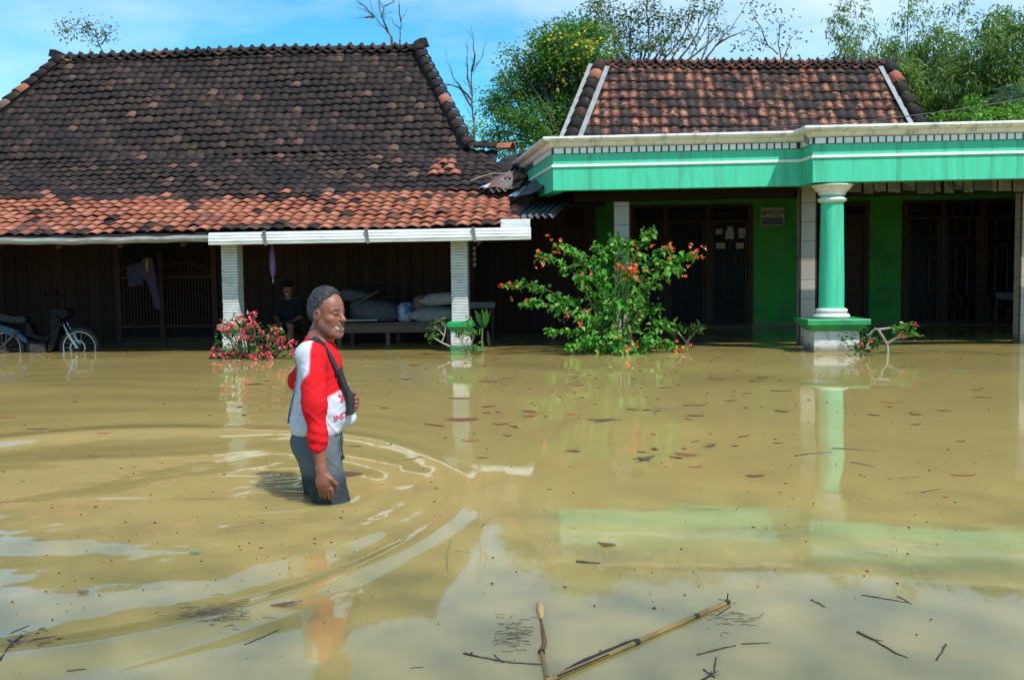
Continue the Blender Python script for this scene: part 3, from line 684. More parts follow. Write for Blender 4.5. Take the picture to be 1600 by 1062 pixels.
while x < xD - .05:
    wide = abs(x - xC - .47) < .06; dent(x + (.02 if wide else 0), YR - .002, 0, 1.45 if wide else 1.0); x += .15 if wide else .109
for i in range(14): dent(xA - .0 - .218 * (.12 + i * .109), YL + .12 + i * .109, R(-90 + 12.3))
# cornice: cove, then a rounded lip
ct = rz(1100, 207.5, YL - .17)
cz = zs1
prof = [(-.2, cz), (.012, cz), (.03, cz + .012), (.05, cz + .022), (.07, cz + .06), (.09, cz + .10), (.112, ct - .075), (.135, ct - .06), (.155, ct - .055), (.172, ct - .03), (.168, ct - .008), (.155, ct), (-.2, ct + .01)]
co = MB().sweep(prof, path).build('cornice', cornice_m, fas, smooth=True)
MB().box(xA, xD, YL + .1, YL + 7.0, ct - .2, ct - .06).build('porch_roof_slab', plaster_grey, rh)
# crumbled corner of the cornice
g = random.Random(4)
bmx = bmesh.new(); bmesh.ops.create_icosphere(bmx, subdivisions=3, radius=1)
for vv in bmx.verts:
    s = 1 + g.uniform(-.22, .22); vv.co = Vector((vv.co.x * .085 * s, vv.co.y * .07 * s, vv.co.z * .13 * s))
me = bpy.data.meshes.new('broken_mortar'); bmx.to_mesh(me); bmx.free(); me.materials.append(plaster_grey)
shared('broken_mortar', me, fas, Matrix.Translation((xB + .05, YL - .32, ct - .10)))
for (px, rot) in ((925, .0), (1108, .3), (1330, .25), (1508, .25), (1588, .3)):
    yy = YL if px < 1260 else YR; x_ = rx(px, 215, yy - .3)
    MB().tube([(x_, yy - .174, ct - .03), (x_ - .008, yy - .157, ct - .056), (x_ - .02 * rot - .01, yy - .114, ct - .076), (x_ - .02, yy - .092, cz + .10), (x_ - .026, yy - .072, cz + .06)], .0035, 4).build('crack', strip_dark, co)
# tiled square pillars
PILY = 1.2
def pillar(px0, px1, zt_=2.75):
    xa, xb = rx(px0, 450, PILY), rx(px1, 450, PILY); w_ = xb - xa; xc = (xa + xb) / 2
    pl = empty('tiled_pillar', (xc, PILY + w_ / 2, 0), parent=rh); MB().box(-w_ / 2 + .008, w_ / 2 - .008, -w_ / 2 + .008, w_ / 2 - .008, GZ, zt_).build('pillar_core', grout, pl)
    h = .30; z = -.17; meA = None
    while z < zt_ - .05:
        for ang in (0, -90, 90):
            M_ = Matrix.Rotation(R(ang), 4, 'Z') @ Matrix.Translation((0, 0, z))
            if meA is None: o_ = MB().box(-w_ / 2 + .014, w_ / 2 - .014, -w_ / 2, -w_ / 2 + .008, .003, h - .003, b=.002).build('wall_tile', tile_pil, pl); o_.matrix_basis = M_; meA = o_.data
            else: shared('wall_tile', meA, pl, M_)
        z += h
    for sx in (-1, 1): MB().box(sx * w_ / 2 - .012, sx * w_ / 2 + .012, -w_ / 2 - .002, -w_ / 2 + .012, GZ, zt_ - .001).build('edge_bead', wood_frame, pl)
    return pl
pillar(959, 985); pillar(1250, 1275); pillar(1594, 1619)
# round green column on a pedestal
col = empty('round_column', (0, 0, 0), parent=rh)
def pz(py): return rz(1300, py, 0)
def seg_(name, pr, mat): return MB().lathe(pr, 40).build(name, mat, col, smooth=True)
rs, rt = .178, .158
seg_('column_shaft', [(rs, pz(483)), (rs - .001, pz(440)), (rt + .008, pz(380)), (rt, pz(317))], mint)
seg_('capital_ring', [(rt + .002, pz(317)), (.195, pz(315)), (.205, pz(312.5)), (.195, pz(310.5)), (.172, pz(309))], cap_white)
seg_('capital_neck', [(.168, pz(309)), (.164, pz(305.8))], mint)
seg_('capital', [(.17, pz(305.8)), (.19, pz(304.5)), (.192, pz(301.5)), (.21, pz(300)), (.235, pz(297)), (.262, pz(293)), (.285, pz(291)), (.285, pz(289.2)), (.2, pz(288))], cap_white)
seg_('base_ring', [(rs + .004, pz(481)), (.215, pz(482)), (.228, pz(485)), (.215, pz(488)), (.205, pz(489))], cap_white)
seg_('base_ring', [(.205, pz(489)), (.245, pz(490)), (.265, pz(493.5)), (.25, pz(496.5)), (.23, pz(497.2))], cap_white)
MS = Matrix.Rotation(R(45), 4, 'Z'); q2 = math.sqrt(2)
def sq(name, pr, mat): return MB().lathe([(r_ * q2, z_) for r_, z_ in pr], 4, M=MS).build(name, mat, col)
sq('pedestal_cap', [(.335, pz(515)), (.345, pz(513)), (.39, pz(506.5)), (.435, pz(505)), (.435, pz(497.8)), (.43, pz(497))], green_trim)
sq('pedestal', [(.315, GZ), (.315, pz(515.3))], peel)
# back wall and openings
BY = 6.4
def bx_(px): return rx(px, 420, BY)
def bz(py): return rz(1200, py, BY)
wtop = 3.2
bw = empty('front_wall', parent=rh)
segs = [(916, 986), (1174, 1276), (1358, 1412), (1597, 1720)]
for a, b in segs: MB().box(bx_(a), bx_(b), BY, BY + .15, GZ, wtop).build('wall', wall_green, bw)
zsill = bz(506); zhead = bz(318)
for a, b in ((986, 1174), (1412, 1597)):
    MB().box(bx_(a), bx_(b), BY, BY + .15, GZ, zsill - .05).build('wall', wall_green, bw); MB().box(bx_(a), bx_(b), BY, BY + .15, zhead, wtop).build('wall', wall_green, bw)
MB().box(bx_(1276), bx_(1358), BY, BY + .15, bz(318), wtop).build('wall', wall_green, bw)
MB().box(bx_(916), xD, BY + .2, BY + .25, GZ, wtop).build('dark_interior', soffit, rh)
MB().box(bx_(916) - .1, bx_(916), BY - .4, BY + .15, GZ, wtop).build('end_wall', wall_green, rh)
MB().box(xD, xD + .15, PILY, BY + .15, GZ, wtop).build('end_wall', wall_green, rh)
zc0, zc1 = rz(1200, 283, 2.0) + .05, ct - .3; pc = [(xA - .03, YL + .25), (xD, YL + .25), (xD, BY + .2), (xA - .80, BY + .2), (xA - .80, YL + 3.9)]; n5 = len(pc)
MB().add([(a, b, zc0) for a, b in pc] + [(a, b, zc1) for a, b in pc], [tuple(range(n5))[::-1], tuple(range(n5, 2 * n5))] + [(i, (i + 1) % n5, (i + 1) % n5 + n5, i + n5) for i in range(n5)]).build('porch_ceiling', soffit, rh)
MB().box(bx_(916), xD, PILY - .2, BY, GZ, FLZ).build('porch_floor', concrete, rh)
wood_gr = pmat('brown_grille', (.085, .036, .022), (.05, .022, .015), .5, 9)
def window(pxs, label=None):
    """timber window: frame, transom grid, and casements with a long oval in the grille"""
    wn = empty('window', parent=rh); xs2 = [bx_(v) for v in pxs]; x0, x1 = xs2[0], xs2[-1]
    fr = MB(); t_ = .055
    fr.box(x0, x1, BY - .05, BY + .06, zsill - .05, zsill + .03, b=.006); fr.box(x0, x1, BY - .045, BY + .06, zhead - .06, zhead, b=.006)
    ztr = bz(345); fr.box(x0, x1, BY - .04, BY + .05, ztr - .03, ztr + .03, b=.006)
    for xx in xs2: fr.box(xx - t_, xx + t_, BY - .048, BY + .055, zsill, zhead - .01, b=.006)
    fr.build('window_frame', wood_frame, wn)
    n = len(xs2) - 1
    for i in range(n):
        a, b = xs2[i] + t_, xs2[i + 1] - t_; xc = (a + b) / 2; hw = (b - a) / 2
        MB().box(a, b, BY + .02, BY + .026, zsill + .03, ztr - .03).build('pane', glass_m, wn); MB().box(a, b, BY + .02, BY + .026, ztr + .03, zhead - .06).build('pane', glass_m, wn)
        gr = MB(); r_ = .014; yy = BY - .005
        for q in (-.55, 0, .55): gr.tube([(xc + hw * q, yy, ztr + .03), (xc + hw * q, yy, zhead - .06)], r_ * .7, 4)
        gr.tube([(a, yy, ztr + (zhead - ztr) * .45), (b, yy, ztr + (zhead - ztr) * .45)], r_ * .7, 4)
        H = ztr - zsill; za, zb2 = zsill + H * .235, zsill + H * .735; ow = hw * .36
        oval = [];
        for k in range(25):
            an = 2 * math.pi * k / 24; cx_, cy_ = math.sin(an), math.cos(an); oval.append((xc + ow * cx_, yy, (zb2 - ow if cy_ > 0 else za + ow) + ow * cy_))
        gr.tube(oval, r_, 5, cap=False)
        for zq, full in ((zsill + H * .13, 1), (zsill + H * .80, 1)): gr.tube([(a, yy, zq), (b, yy, zq)], r_, 4)
        for zq in (zsill + H * .31, zsill + H * .62):
            gr.tube([(a, yy, zq), (xc - ow, yy, zq)], r_, 4); gr.tube([(xc + ow, yy, zq), (b, yy, zq)], r_, 4)
        gr.tube([(xc, yy, zsill + H * .13), (xc, yy, za)], r_, 4); gr.tube([(xc, yy, zb2), (xc, yy, zsill + H * .8)], r_, 4)
        for q in (-.38, .38): gr.tube([(xc + hw * q, yy, zsill + .03), (xc + hw * q, yy, zsill + H * .13)], r_, 4); gr.tube([(xc + hw * q, yy, zsill + H * .8), (xc + hw * q, yy, ztr)], r_, 4)
        gr.build('grille', wood_gr, wn)
        st = MB()
        for xx in (a + .03, b - .03): st.box(xx - .03, xx + .03, BY - .02, BY + .03, zsill + .031, ztr - .031)
        st.build('casement_stile', wood_frame, wn)
    return wn
window((988, 1040, 1106, 1172)); window((1413, 1472, 1533, 1596))
dr = empty('door', parent=rh)
dm = MB(); x0, x1 = bx_(1278), bx_(1357)
dm.box(x0, x0 + .1, BY - .05, BY + .06, FLZ, zhead); dm.box(x1 - .1, x1, BY - .05, BY + .06, FLZ, zhead); dm.box(x0 + .1, x1 - .1, BY - .045, BY + .06, zhead - .09, zhead)
dm.box(x0 + .1, x1 - .1, BY - .04, BY + .05, bz(340) - .035, bz(340) + .03); dm.build('door_frame', wood_frame, dr)
MB().box(x0 + .1, x1 - .1, BY + .01, BY + .05, FLZ, bz(340) - .036).build('door_leaf', wood_door, dr)
for (a, b) in ((512, 470), (462, 400), (392, 352)):
    for s in (0, 1):
        xa = x0 + .18 + s * ((x1 - x0 - .3) / 2); MB().box(xa, xa + (x1 - x0 - .4) / 2, BY - .01, BY + .012, bz(a), bz(b), b=.012).build('door_panel', wood_door, dr)
MB().box(x0 + .1, x1 - .1, BY + .02, BY + .03, bz(340) + .03, zhead - .09).build('pane', glass_m, dr)
# ragged white ceiling boards hanging behind the fascia
g = random.Random(9); px = 1326
bm_ = pmat('faded_ceiling_board', (.22, .23, .22), (.12, .13, .12), .8, 9, stretch=(3, 3, .6))
while px < 1612:
    wpx = g.choice((9, 12, 15, 20, 26)); gap = g.choice((1, 2, 3, 6))
    xa, xb = rx(px, 296, 1.05), rx(px + wpx, 296, 1.05); za = rz(1450, 283, 1.05); zb2 = rz(1450, 299 + g.uniform(-2.5, 3.5), 1.05)
    MB().add([(xa, 1.05, za), (xb, 1.05, za), (xb + g.uniform(-.03, .02), 1.0 + g.uniform(-.05, .05), zb2 + g.uniform(-.02, .02)), (xa + g.uniform(-.02, .03), 1.0 + g.uniform(-.05, .05), zb2), (xa, 1.065, za), (xb, 1.065, za), (xb, 1.04, zb2), (xa, 1.04, zb2)],
             [(0, 3, 2, 1), (4, 5, 6, 7), (0, 1, 5, 4), (1, 2, 6, 5), (2, 3, 7, 6), (3, 0, 4, 7)]).build('ceiling_board', bm_, rh)
    px += wpx + gap
MB().box(rx(1318, 300, 1.12), xD, 1.09, 1.16, rz(1450, 304, 1.1), rz(1450, 270, 1.1)).build('ceiling_beam', soffit, rh)
MB().box(xA + .3, rx(1240, 300, 1.12), 1.09, 1.2, rz(1100, 312, 1.1), rz(1100, 275, 1.1)).build('ceiling_beam', soffit, rh)
# roof
ry1, ry0 = 9.4, 7.4
zr1 = atl(RI, 1165, 103, ry1)[1]; pit = math.tan(R(50)); zr0 = zr1 - (ry1 - ry0) * pit
xra, xrb = rx(938, 98, ry1), rx(1386, 103, ry1); ddx = (rx(895, 212, ry1 - 1.6) - xra); ddr = rx(1447, 192, ry1 - 1.6) - xrb
xla, xlb = xra + ddx / 1.6 * 2.0, xrb + ddr / 1.6 * 2.0
zdrop = .030; xmid = (xra + xrb) / 2
rr = empty('roof', parent=rh)
def zdp(x, z): return z - (x - xmid) * zdrop
bd = MB().add([(xla, ry0, zdp(xla, zr0) - .03), (xlb, ry0, zdp(xlb, zr0) - .03), (xrb, ry1, zdp(xrb, zr1) - .03), (xra, ry1, zdp(xra, zr1) - .03), (xla, ry1 + 2.0, zr0), (xlb, ry1 + 2.0, zr0)],
              [(0, 1, 2, 3), (1, 5, 2), (0, 3, 4), (4, 3, 2, 5), (0, 4, 5, 1)]); bd.build('roof_deck', dk, rr)
RW = .222; Lr = (ry1 - ry0) / math.cos(R(50)); rows = 10
ff, er = tile_field((ry0, zr0), (ry1, zr1), lambda s: xla + (xra - xla) * s, lambda s: xlb + (xrb - xlb) * s, RW, rows, seed=21, zdrop=zdrop, x_ref=xmid)
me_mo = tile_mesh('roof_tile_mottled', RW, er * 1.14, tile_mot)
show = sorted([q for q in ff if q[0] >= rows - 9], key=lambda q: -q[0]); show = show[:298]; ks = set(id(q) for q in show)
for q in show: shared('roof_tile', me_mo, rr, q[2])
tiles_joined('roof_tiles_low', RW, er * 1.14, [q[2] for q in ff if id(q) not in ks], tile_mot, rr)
# side hip pane on the right is seen edge on; caps with zinc flashing either side
tmr = trough_mesh('ridge_tile', tilemat('clay_ridge', [(0, (.04, .025, .02)), (.5, (.07, .035, .025)), (.8, (.20, .07, .045)), (1, (.26, .09, .055))], DK, .5, .64, (.03, .02, .018), .48, .6), .2, .26); g = random.Random(28)
for lay, (dzz, off) in enumerate(((.0, 0), (.055, .1), (.11, .03))):
    x = xra - .02 + off
    while x < xrb + .12:
        shared('ridge_tile', tmr, rr, Matrix.Translation((x, ry1 - .02, zdp(x, zr1) + dzz + g.uniform(-.012, .02))) @ Matrix.Rotation(g.gauss(0, .06), 4, 'Y') @ Matrix.Rotation(g.gauss(0, .08), 4, 'Z')); x += .2
hm_d = saddle_mesh('hip_tile', tile_dark, .36, .15, .165); hm_o = saddle_mesh('hip_tile_orange', hip_o.materials[0], .36, .15, .165)
for (xa, xb, oi, sgn) in ((xla, xra, (7,), 1), (xlb, xrb, (6,), -1)):
    a = Vector((xa, ry0, zdp(xa, zr0) + .05)); b = Vector((xb, ry1, zdp(xb, zr1) + .03))
    sgs = along([a, b], .37)
    for i, (q, d) in enumerate(sgs):
        ax = d.cross(Vector((0, 0, 1))).normalized(); az = ax.cross(d).normalized()
        shared('hip_tile', hm_o if i in oi else hm_d, rr, basis(q + az * .04, ax, d, az))
    d = (b - a).normalized(); nrm = Vector((0, -math.sin(R(50)), math.cos(R(50)))); side = d.cross(nrm).normalized()
    if side.x * sgn < 0: side = -side
    for off in ((.2,) if sgn < 0 else (.2, -.2)):
        M_ = basis(a + side * off + nrm * .055, side, d, nrm); MB().box(-.055, .055, 0, (b - a).length - .1, -.01, .012, M_).build('hip_flashing', flash, rr)
# sign, notices
def text_part(txt, size, mat, parent, M, name='lettering', bold=.0, ext=.002):
    cu = bpy.data.curves.new(name, 'FONT'); cu.body = txt; cu.size = size; cu.extrude = ext; cu.offset = bold; cu.align_x = 'CENTER'; cu.align_y = 'CENTER'; cu.resolution_u = 3
    to = bpy.data.objects.new(name, cu); C.objects.link(to); dg = bpy.context.evaluated_depsgraph_get(); dg.update(); me = bpy.data.meshes.new_from_object(to.evaluated_get(dg)); bpy.data.objects.remove(to)
    me.materials.clear(); me.materials.append(mat); o = bpy.data.objects.new(name, me); C.objects.link(o)
    if parent: o.parent = parent
    o.matrix_basis = M; return o
MX = Matrix.Rotation(R(90), 4, 'X')
sx, sz = atl(RI, 1207, 338.5, BY - .03); sg = empty('house_sign', RM @ Vector((sx, BY - .002, sz)), RY); tag(sg, 'small framed notice lettered KETUA on the green wall beside the pillar', 'sign')
sw, sh = .245, .19
w_sign = pmat('sign_white', (.50, .51, .50), (.42, .43, .42), .4, 10); g_sign = pmat('sign_green', (.02, .10, .05), (.015, .06, .05), .4, 6); blk = pmat('black_paint', (.012, .012, .014), None, .5, 10); gold = pmat('emblem_gold', (.30, .22, .08), (.2, .15, .06), .5, 20)
MB().box(-sw, sw, -.03, 0, -sh, sh, b=.02).build('sign_board', w_sign, sg)
MB().box(-sw + .025, sw - .025, -.034, -.0305, -sh + .02, -.012).build('green_field', g_sign, sg)
MB().box(-sw + .025, sw - .025, -.038, -.0345, -sh + .02, -sh + .075).build('dark_band', pmat('sign_navy', (.02, .02, .06), None, .4, 8), sg)
text_part('KETUA', .105, blk, sg, Matrix.Translation((.063, -.034, .093)) @ MX, bold=.004)
text_part('RT 01 RW 01', .046, blk, sg, Matrix.Translation((.063, -.034, .026)) @ MX, bold=.0012)
MB().lathe([(.058, .0), (.058, .004)], 20, M=Matrix.Translation((-.165, -.031, .08)) @ MX).build('emblem', blk, sg); MB().lathe([(.042, .0), (.042, .005)], 6, M=Matrix.Translation((-.165, -.0345, .08)) @ MX).build('emblem_centre', gold, sg)
pap = pmat('paper', (.34, .33, .29), (.26, .25, .22), .8, 30)
for (px, py, w_, h_, lb) in ((1123.5, 362, 10, 8, 'small cream paper stuck top left on the window pane'), (1141, 357, 9, 6, 'narrow pale blue slip above the middle papers on the window'), (1140, 367, 13, 13, 'largest cream paper stuck in the middle of the window pane'),
                             (1159, 361, 11, 9, 'cream paper stuck top right on the window pane'), (1159, 369, 9.5, 5, 'thin cream slip directly below the top right paper'), (1126, 384, 14, 9, 'lower left torn paper below the window crossbar'), (1156, 384, 12, 9, 'lower right paper below the window crossbar')):
    x_, z_ = atl(RI, px, py, BY - .03); k = 74.0
    o = MB().box(-w_ / 2 / k, w_ / 2 / k, -.002, 0, -h_ / 2 / k, h_ / 2 / k).build('paper_notice', pap); o.matrix_basis = RM @ Matrix.Translation((x_, BY - .028, z_)) @ Matrix.Rotation(random.uniform(-.05, .05), 4, 'Y'); tag(o, lb, 'paper', 'papers stuck on the window')
# ------------------------------------------------------------------ people, from smooth distance fields
class Field:
    def __init__(s, lo, hi, vox):
        s.lo = np.array(lo, float); s.v = vox; s.n = np.ceil((np.array(hi) - s.lo) / vox).astype(int) + 1
        s.ax = [s.lo[i] + np.arange(s.n[i]) * vox for i in range(3)]; s.D = np.full(s.n, .5, np.float32)
    def sl(s, lo, hi):
        out_ = []
        for i in range(3):
            a = int(max(0, np.floor((lo[i] - s.lo[i]) / s.v))); b = int(min(s.n[i], np.ceil((hi[i] - s.lo[i]) / s.v) + 1)); out_.append(slice(a, max(a, b)))
        X, Y, Z = np.meshgrid(s.ax[0][out_[0]], s.ax[1][out_[1]], s.ax[2][out_[2]], indexing='ij', sparse=True); return tuple(out_), X, Y, Z
    def put(s, lo, hi, fn, k=.02, op='u'):
        m_ = k + .012; sl_, X, Y, Z = s.sl(np.array(lo) - m_, np.array(hi) + m_); d = fn(X, Y, Z).astype(np.float32); a = s.D[sl_]
        if a.size == 0: return
        if op == 'u': h = np.clip(.5 + .5 * (a - d) / k, 0, 1); s.D[sl_] = a * (1 - h) + d * h - k * h * (1 - h)
        else: h = np.clip(.5 - .5 * (a + d) / k, 0, 1); s.D[sl_] = a * (1 - h) - d * h + k * h * (1 - h)
    def cone(s, a, b, ra, rb, k=.02, op='u'):
        a = np.array(a, float); b = np.array(b, float); ab = b - a; L2 = ab @ ab + 1e-12; r = max(ra, rb)
        def fn(X, Y, Z):
            t_ = np.clip(((X - a[0]) * ab[0] + (Y - a[1]) * ab[1] + (Z - a[2]) * ab[2]) / L2, 0, 1)
            return np.sqrt((X - a[0] - ab[0] * t_) ** 2 + (Y - a[1] - ab[1] * t_) ** 2 + (Z - a[2] - ab[2] * t_) ** 2) - (ra + (rb - ra) * t_)
        s.put(np.minimum(a, b) - r, np.maximum(a, b) + r, fn, k, op)
    def ell(s, c, r, k=.02, op='u', rot=None):
        c = np.array(c, float); r = np.array(r, float); rm = r.max(); Q = np.eye(3) if rot is None else np.array(rot)
        def fn(X, Y, Z):
            x, y, z = X - c[0], Y - c[1], Z - c[2]
            u = Q[0, 0] * x + Q[0, 1] * y + Q[0, 2] * z; v = Q[1, 0] * x + Q[1, 1] * y + Q[1, 2] * z; w_ = Q[2, 0] * x + Q[2, 1] * y + Q[2, 2] * z
            k0 = np.sqrt((u / r[0]) ** 2 + (v / r[1]) ** 2 + (w_ / r[2]) ** 2); k1 = np.sqrt((u / r[0] ** 2) ** 2 + (v / r[1] ** 2) ** 2 + (w_ / r[2] ** 2) ** 2) + 1e-9
            return k0 * (k0 - 1) / k1
        s.put(c - rm, c + rm, fn, k, op)
    def mesh(s):
        D = s.D; neg = D < 0; n = D.shape; acc = np.zeros((n[0] - 1, n[1] - 1, n[2] - 1, 3), np.float32); cnt = np.zeros((n[0] - 1, n[1] - 1, n[2] - 1), np.float32)
        cs = neg[:-1, :-1, :-1].astype(np.int8)
        tot = np.zeros_like(cs)
        for i in (0, 1):
            for j in (0, 1):
                for k in (0, 1): tot += neg[i:n[0] - 1 + i, j:n[1] - 1 + j, k:n[2] - 1 + k]
        act = (tot > 0) & (tot < 8); ids = np.full(act.shape, -1, np.int64); ii = np.argwhere(act); ids[act] = np.arange(len(ii))
        P = np.zeros((len(ii), 3)); W = np.zeros(len(ii)); I, J, K = ii.T
        cor = {(i, j, k): D[I + i, J + j, K + k] for i in (0, 1) for j in (0, 1) for k in (0, 1)}
        for a in cor:
            for d in range(3):
                if a[d] == 1: continue
                b = list(a); b[d] = 1; b = tuple(b); va, vb = cor[a], cor[b]; m_ = (va < 0) != (vb < 0)
                t_ = np.where(m_, va / (va - vb + 1e-12), 0); pt = np.tile(np.array(a, float), (len(ii), 1)); pt[:, d] += t_
                P[m_] += pt[m_]; W[m_] += 1
        P = (P / W[:, None] + ii) * s.v + s.lo; Fs = []
        for d in range(3):
            o1, o2 = [(1, 2), (2, 0), (0, 1)][d]
            sa = [slice(None)] * 3; sb = [slice(None)] * 3; sa[d] = slice(0, -1); sb[d] = slice(1, None)
            ch = neg[tuple(sa)] != neg[tuple(sb)]; e = np.argwhere(ch); e = e[(e[:, o1] > 0) & (e[:, o2] > 0) & (e[:, o1] < n[o1] - 1) & (e[:, o2] < n[o2] - 1)]
            def cell(u, v): q = e.copy(); q[:, o1] -= u; q[:, o2] -= v; return ids[q[:, 0], q[:, 1], q[:, 2]]
            qd = np.stack([cell(1, 1), cell(0, 1), cell(0, 0), cell(1, 0)], 1); fl = ~neg[e[:, 0], e[:, 1], e[:, 2]]; qd[fl] = qd[fl][:, ::-1]; Fs.append(qd)
        return P, np.concatenate(Fs)
def smoothstep(a, b, x): t_ = np.clip((x - a) / (b - a), 0, 1); return t_ * t_ * (3 - 2 * t_)
def lerp(c, d, f): return c * (1 - f[:, None]) + np.array(d)[None] * f[:, None]
def rotz(a): return np.array([[math.cos(a), -math.sin(a), 0], [math.sin(a), math.cos(a), 0], [0, 0, 1]])
def head_map(o, yaw, pitch=0.0, roll=0.0, sc=1.0):
    Rm = rotz(yaw) @ np.array(Matrix.Rotation(pitch, 3, 'Y')) @ np.array(Matrix.Rotation(roll, 3, 'X'))
    return (lambda p: np.array(o) + sc * (Rm @ np.array(p, float))), Rm
def build_head(Fd, o, yaw, pitch=0.0, sc=1.0, detail=True, roll=0.0):
    H, Rm = head_map(o, yaw, pitch, roll, sc); Q = Rm.T; e = lambda c, r, k, op='u': Fd.ell(H(c), np.array(r) * sc, k * sc, op, Q); cn = lambda a, b, ra, rb, k, op='u': Fd.cone(H(a), H(b), ra * sc, rb * sc, k * sc, op)
    e((-.012, 0, .038), (.100, .078, .090), .02); e((.022, 0, -.040), (.073, .062, .086), .03); e((.026, 0, .030), (.064, .066, .060), .02); e((.040, 0, -.070), (.056, .048, .056), .03)
    cn((.079, -.012, -.113), (.079, .012, -.113), .021, .021, .03)
    for s_ in (-1, 1):
        cn((-.015, s_ * .054, -.055), (.056, s_ * .032, -.112), .021, .018, .03); e((.058, s_ * .043, -.030), (.026, .022, .020), .02)
        cn((.087, s_ * .012, .015), (.070, s_ * .046, .014), .010, .010, .014)
        e((-.010, s_ * .079, -.016), (.023, .011, .034), .010); e((-.004, s_ * .090, -.014), (.011, .009, .020), .008, 's')
        if detail:
            e((.098, s_ * .032, -.004), (.015, .017, .010), .010, 's'); e((.0785, s_ * .031, -.005), (.013, .014, .012), .003)
            cn((.090, s_ * .018, .0015), (.078, s_ * .047, -.001), .0052, .0042, .004); cn((.089, s_ * .018, -.012), (.077, s_ * .046, -.013), .0055, .0045, .005)
    cn((.088, 0, .004), (.116, 0, -.033), .0095, .0135, .010)
    for s_ in (-1, 1): e((.103, s_ * .0135, -.036), (.013, .0095, .010), .006)
    if detail:
        e((.075, 0, -.072), (.034, .036, .030), .015)
        cn((.099, -.014, -.062), (.099, .014, -.062), .0075, .0075, .006); cn((.094, -.031, -.066), (.099, -.012, -.062), .006, .0075, .006); cn((.094, .031, -.066), (.099, .012, -.062), .006, .0075, .006)
        cn((.098, -.012, -.0915), (.098, .012, -.0915), .008, .008, .006); cn((.089, -.030, -.075), (.098, -.012, -.0915), .005, .008, .006); cn((.089, .030, -.075), (.098, .012, -.0915), .005, .008, .006)
        e((.104, 0, -.0790), (.016, .020, .0095), .003, 's'); e((.100, -.021, -.0740), (.016, .014, .0078), .003, 's'); e((.100, .021, -.0740), (.016, .014, .0078), .003, 's'); e((.080, 0, -.0735), (.0150, .031, .0105), .002)
        for s_ in (-1, 1): cn((.102, s_ * .022, -.040), (.082, s_ * .042, -.082), .0045, .004, .010, 's')
    return H, Rm
def face_col(P, o, Rm, sc=1.0, base=(.25, .094, .058)):
    q = (P - np.array(o)) @ Rm / sc; f, s_, u = q.T; n = len(P); c = np.tile(np.array(base), (n, 1)); a = np.abs(s_)
    hd = (np.linalg.norm(q - np.array([0, 0, -.02]), axis=1) < .17)
    c = lerp(c, (.27, .095, .062), .55 * np.exp(-((f - .065) / .03) ** 2 - ((a - .045) / .022) ** 2 - ((u + .035) / .024) ** 2) * hd)
    c = lerp(c, (.26, .10, .07), .4 * np.exp(-((f - .115) / .02) ** 2 - (s_ / .015) ** 2 - ((u + .033) / .02) ** 2))
    c = lerp(c, (.03, .025, .024), .85 * hd * (f > .05) * smoothstep(.010, .016, u) * (1 - smoothstep(.022, .028, u)) * smoothstep(.009, .015, a) * (1 - smoothstep(.048, .054, a)))
    c = lerp(c, (.02, .013, .010), .95 * hd * (f > .06) * (a > .017) * (a < .047) * (1 - smoothstep(.0035, .006, np.abs(u + .0055))))
    c = lerp(c, (.035, .028, .026), .8 * hd * (f > .08) * smoothstep(-.064, -.060, u) * (1 - smoothstep(-.052, -.047, u)) * (1 - smoothstep(.024, .034, a)))
    c = lerp(c, (.24, .21, .19), .55 * hd * (f > .055) * (1 - smoothstep(-.116, -.104, u)) * (1 - smoothstep(.02, .035, a)))
    c = lerp(c, (.085, .055, .045), .45 * hd * (1 - smoothstep(-.070, -.045, u)) * (a > .03) * (f > -.03) * (f < .08))
    sb_ = hd * smoothstep(.030, -.012, f) * smoothstep(.055, .0, u) * smoothstep(-.085, -.055, u) * (a > .02)
    c = lerp(c, (.05, .042, .04), .55 * sb_)
    lip = hd * (f > .085) * (a < .034) * ((np.abs(u + .0655) < .0055) | (np.abs(u + .0915) < .0075))
    c = lerp(c, (.20, .060, .055), .7 * lip)
    c = lerp(c, (.60, .50, .34), .95 * hd * (f > .07) * (f < .1005) * (a < .030) * (u > -.0850) * (u < -.0665))
    return c
def hand(Fd, wr, palm, fw, side, nrm, curl, fl=.075, k=.004, thumb=True, r=.0088):
    """palm + five fingers. wr wrist, palm centre, fw finger direction, side across (index side +), nrm palm-facing normal"""
    wr, palm, fw, side, nrm = [np.array(v, float) for v in (wr, palm, fw, side, nrm)]
    Q = np.stack([side, nrm, fw]); Fd.ell(palm, (.043, .020, .050), .02, 'u', Q); Fd.cone(wr, palm, .027, .024, .02)
    for i, (o_, ln) in enumerate(((.032, .95), (.0108, 1.08), (-.0108, 1.0), (-.031, .80))):
        b = palm + side * o_ + fw * .040; d = fw; p_ = b; L_ = fl * ln
        for j, (q, cu) in enumerate(((.45, curl * .6), (.32, curl * 1.0), (.23, curl * .8))):
            ca, sa = math.cos(cu), math.sin(cu); d = d * ca + np.cross(np.cross(d, nrm), d) * sa if False else (d * ca + (nrm - d * (d @ nrm)) / (np.linalg.norm(nrm - d * (d @ nrm)) + 1e-9) * sa)
            e = p_ + d * L_ * q; Fd.cone(p_, e, r * (1 - .1 * j), r * (.92 - .1 * j), k if j else .010); p_ = e
    if thumb:
        b = palm + side * .036 - fw * .012; m_ = b + side * .022 + fw * .028 + nrm * .012; e = m_ + fw * .030 + nrm * .010 - side * .002
        Fd.cone(palm + side * .018 - fw * .026, b, .015, .0135, .012); Fd.cone(b, m_, .0125, .0108, .006); Fd.cone(m_, e, .0105, .0085, .005)
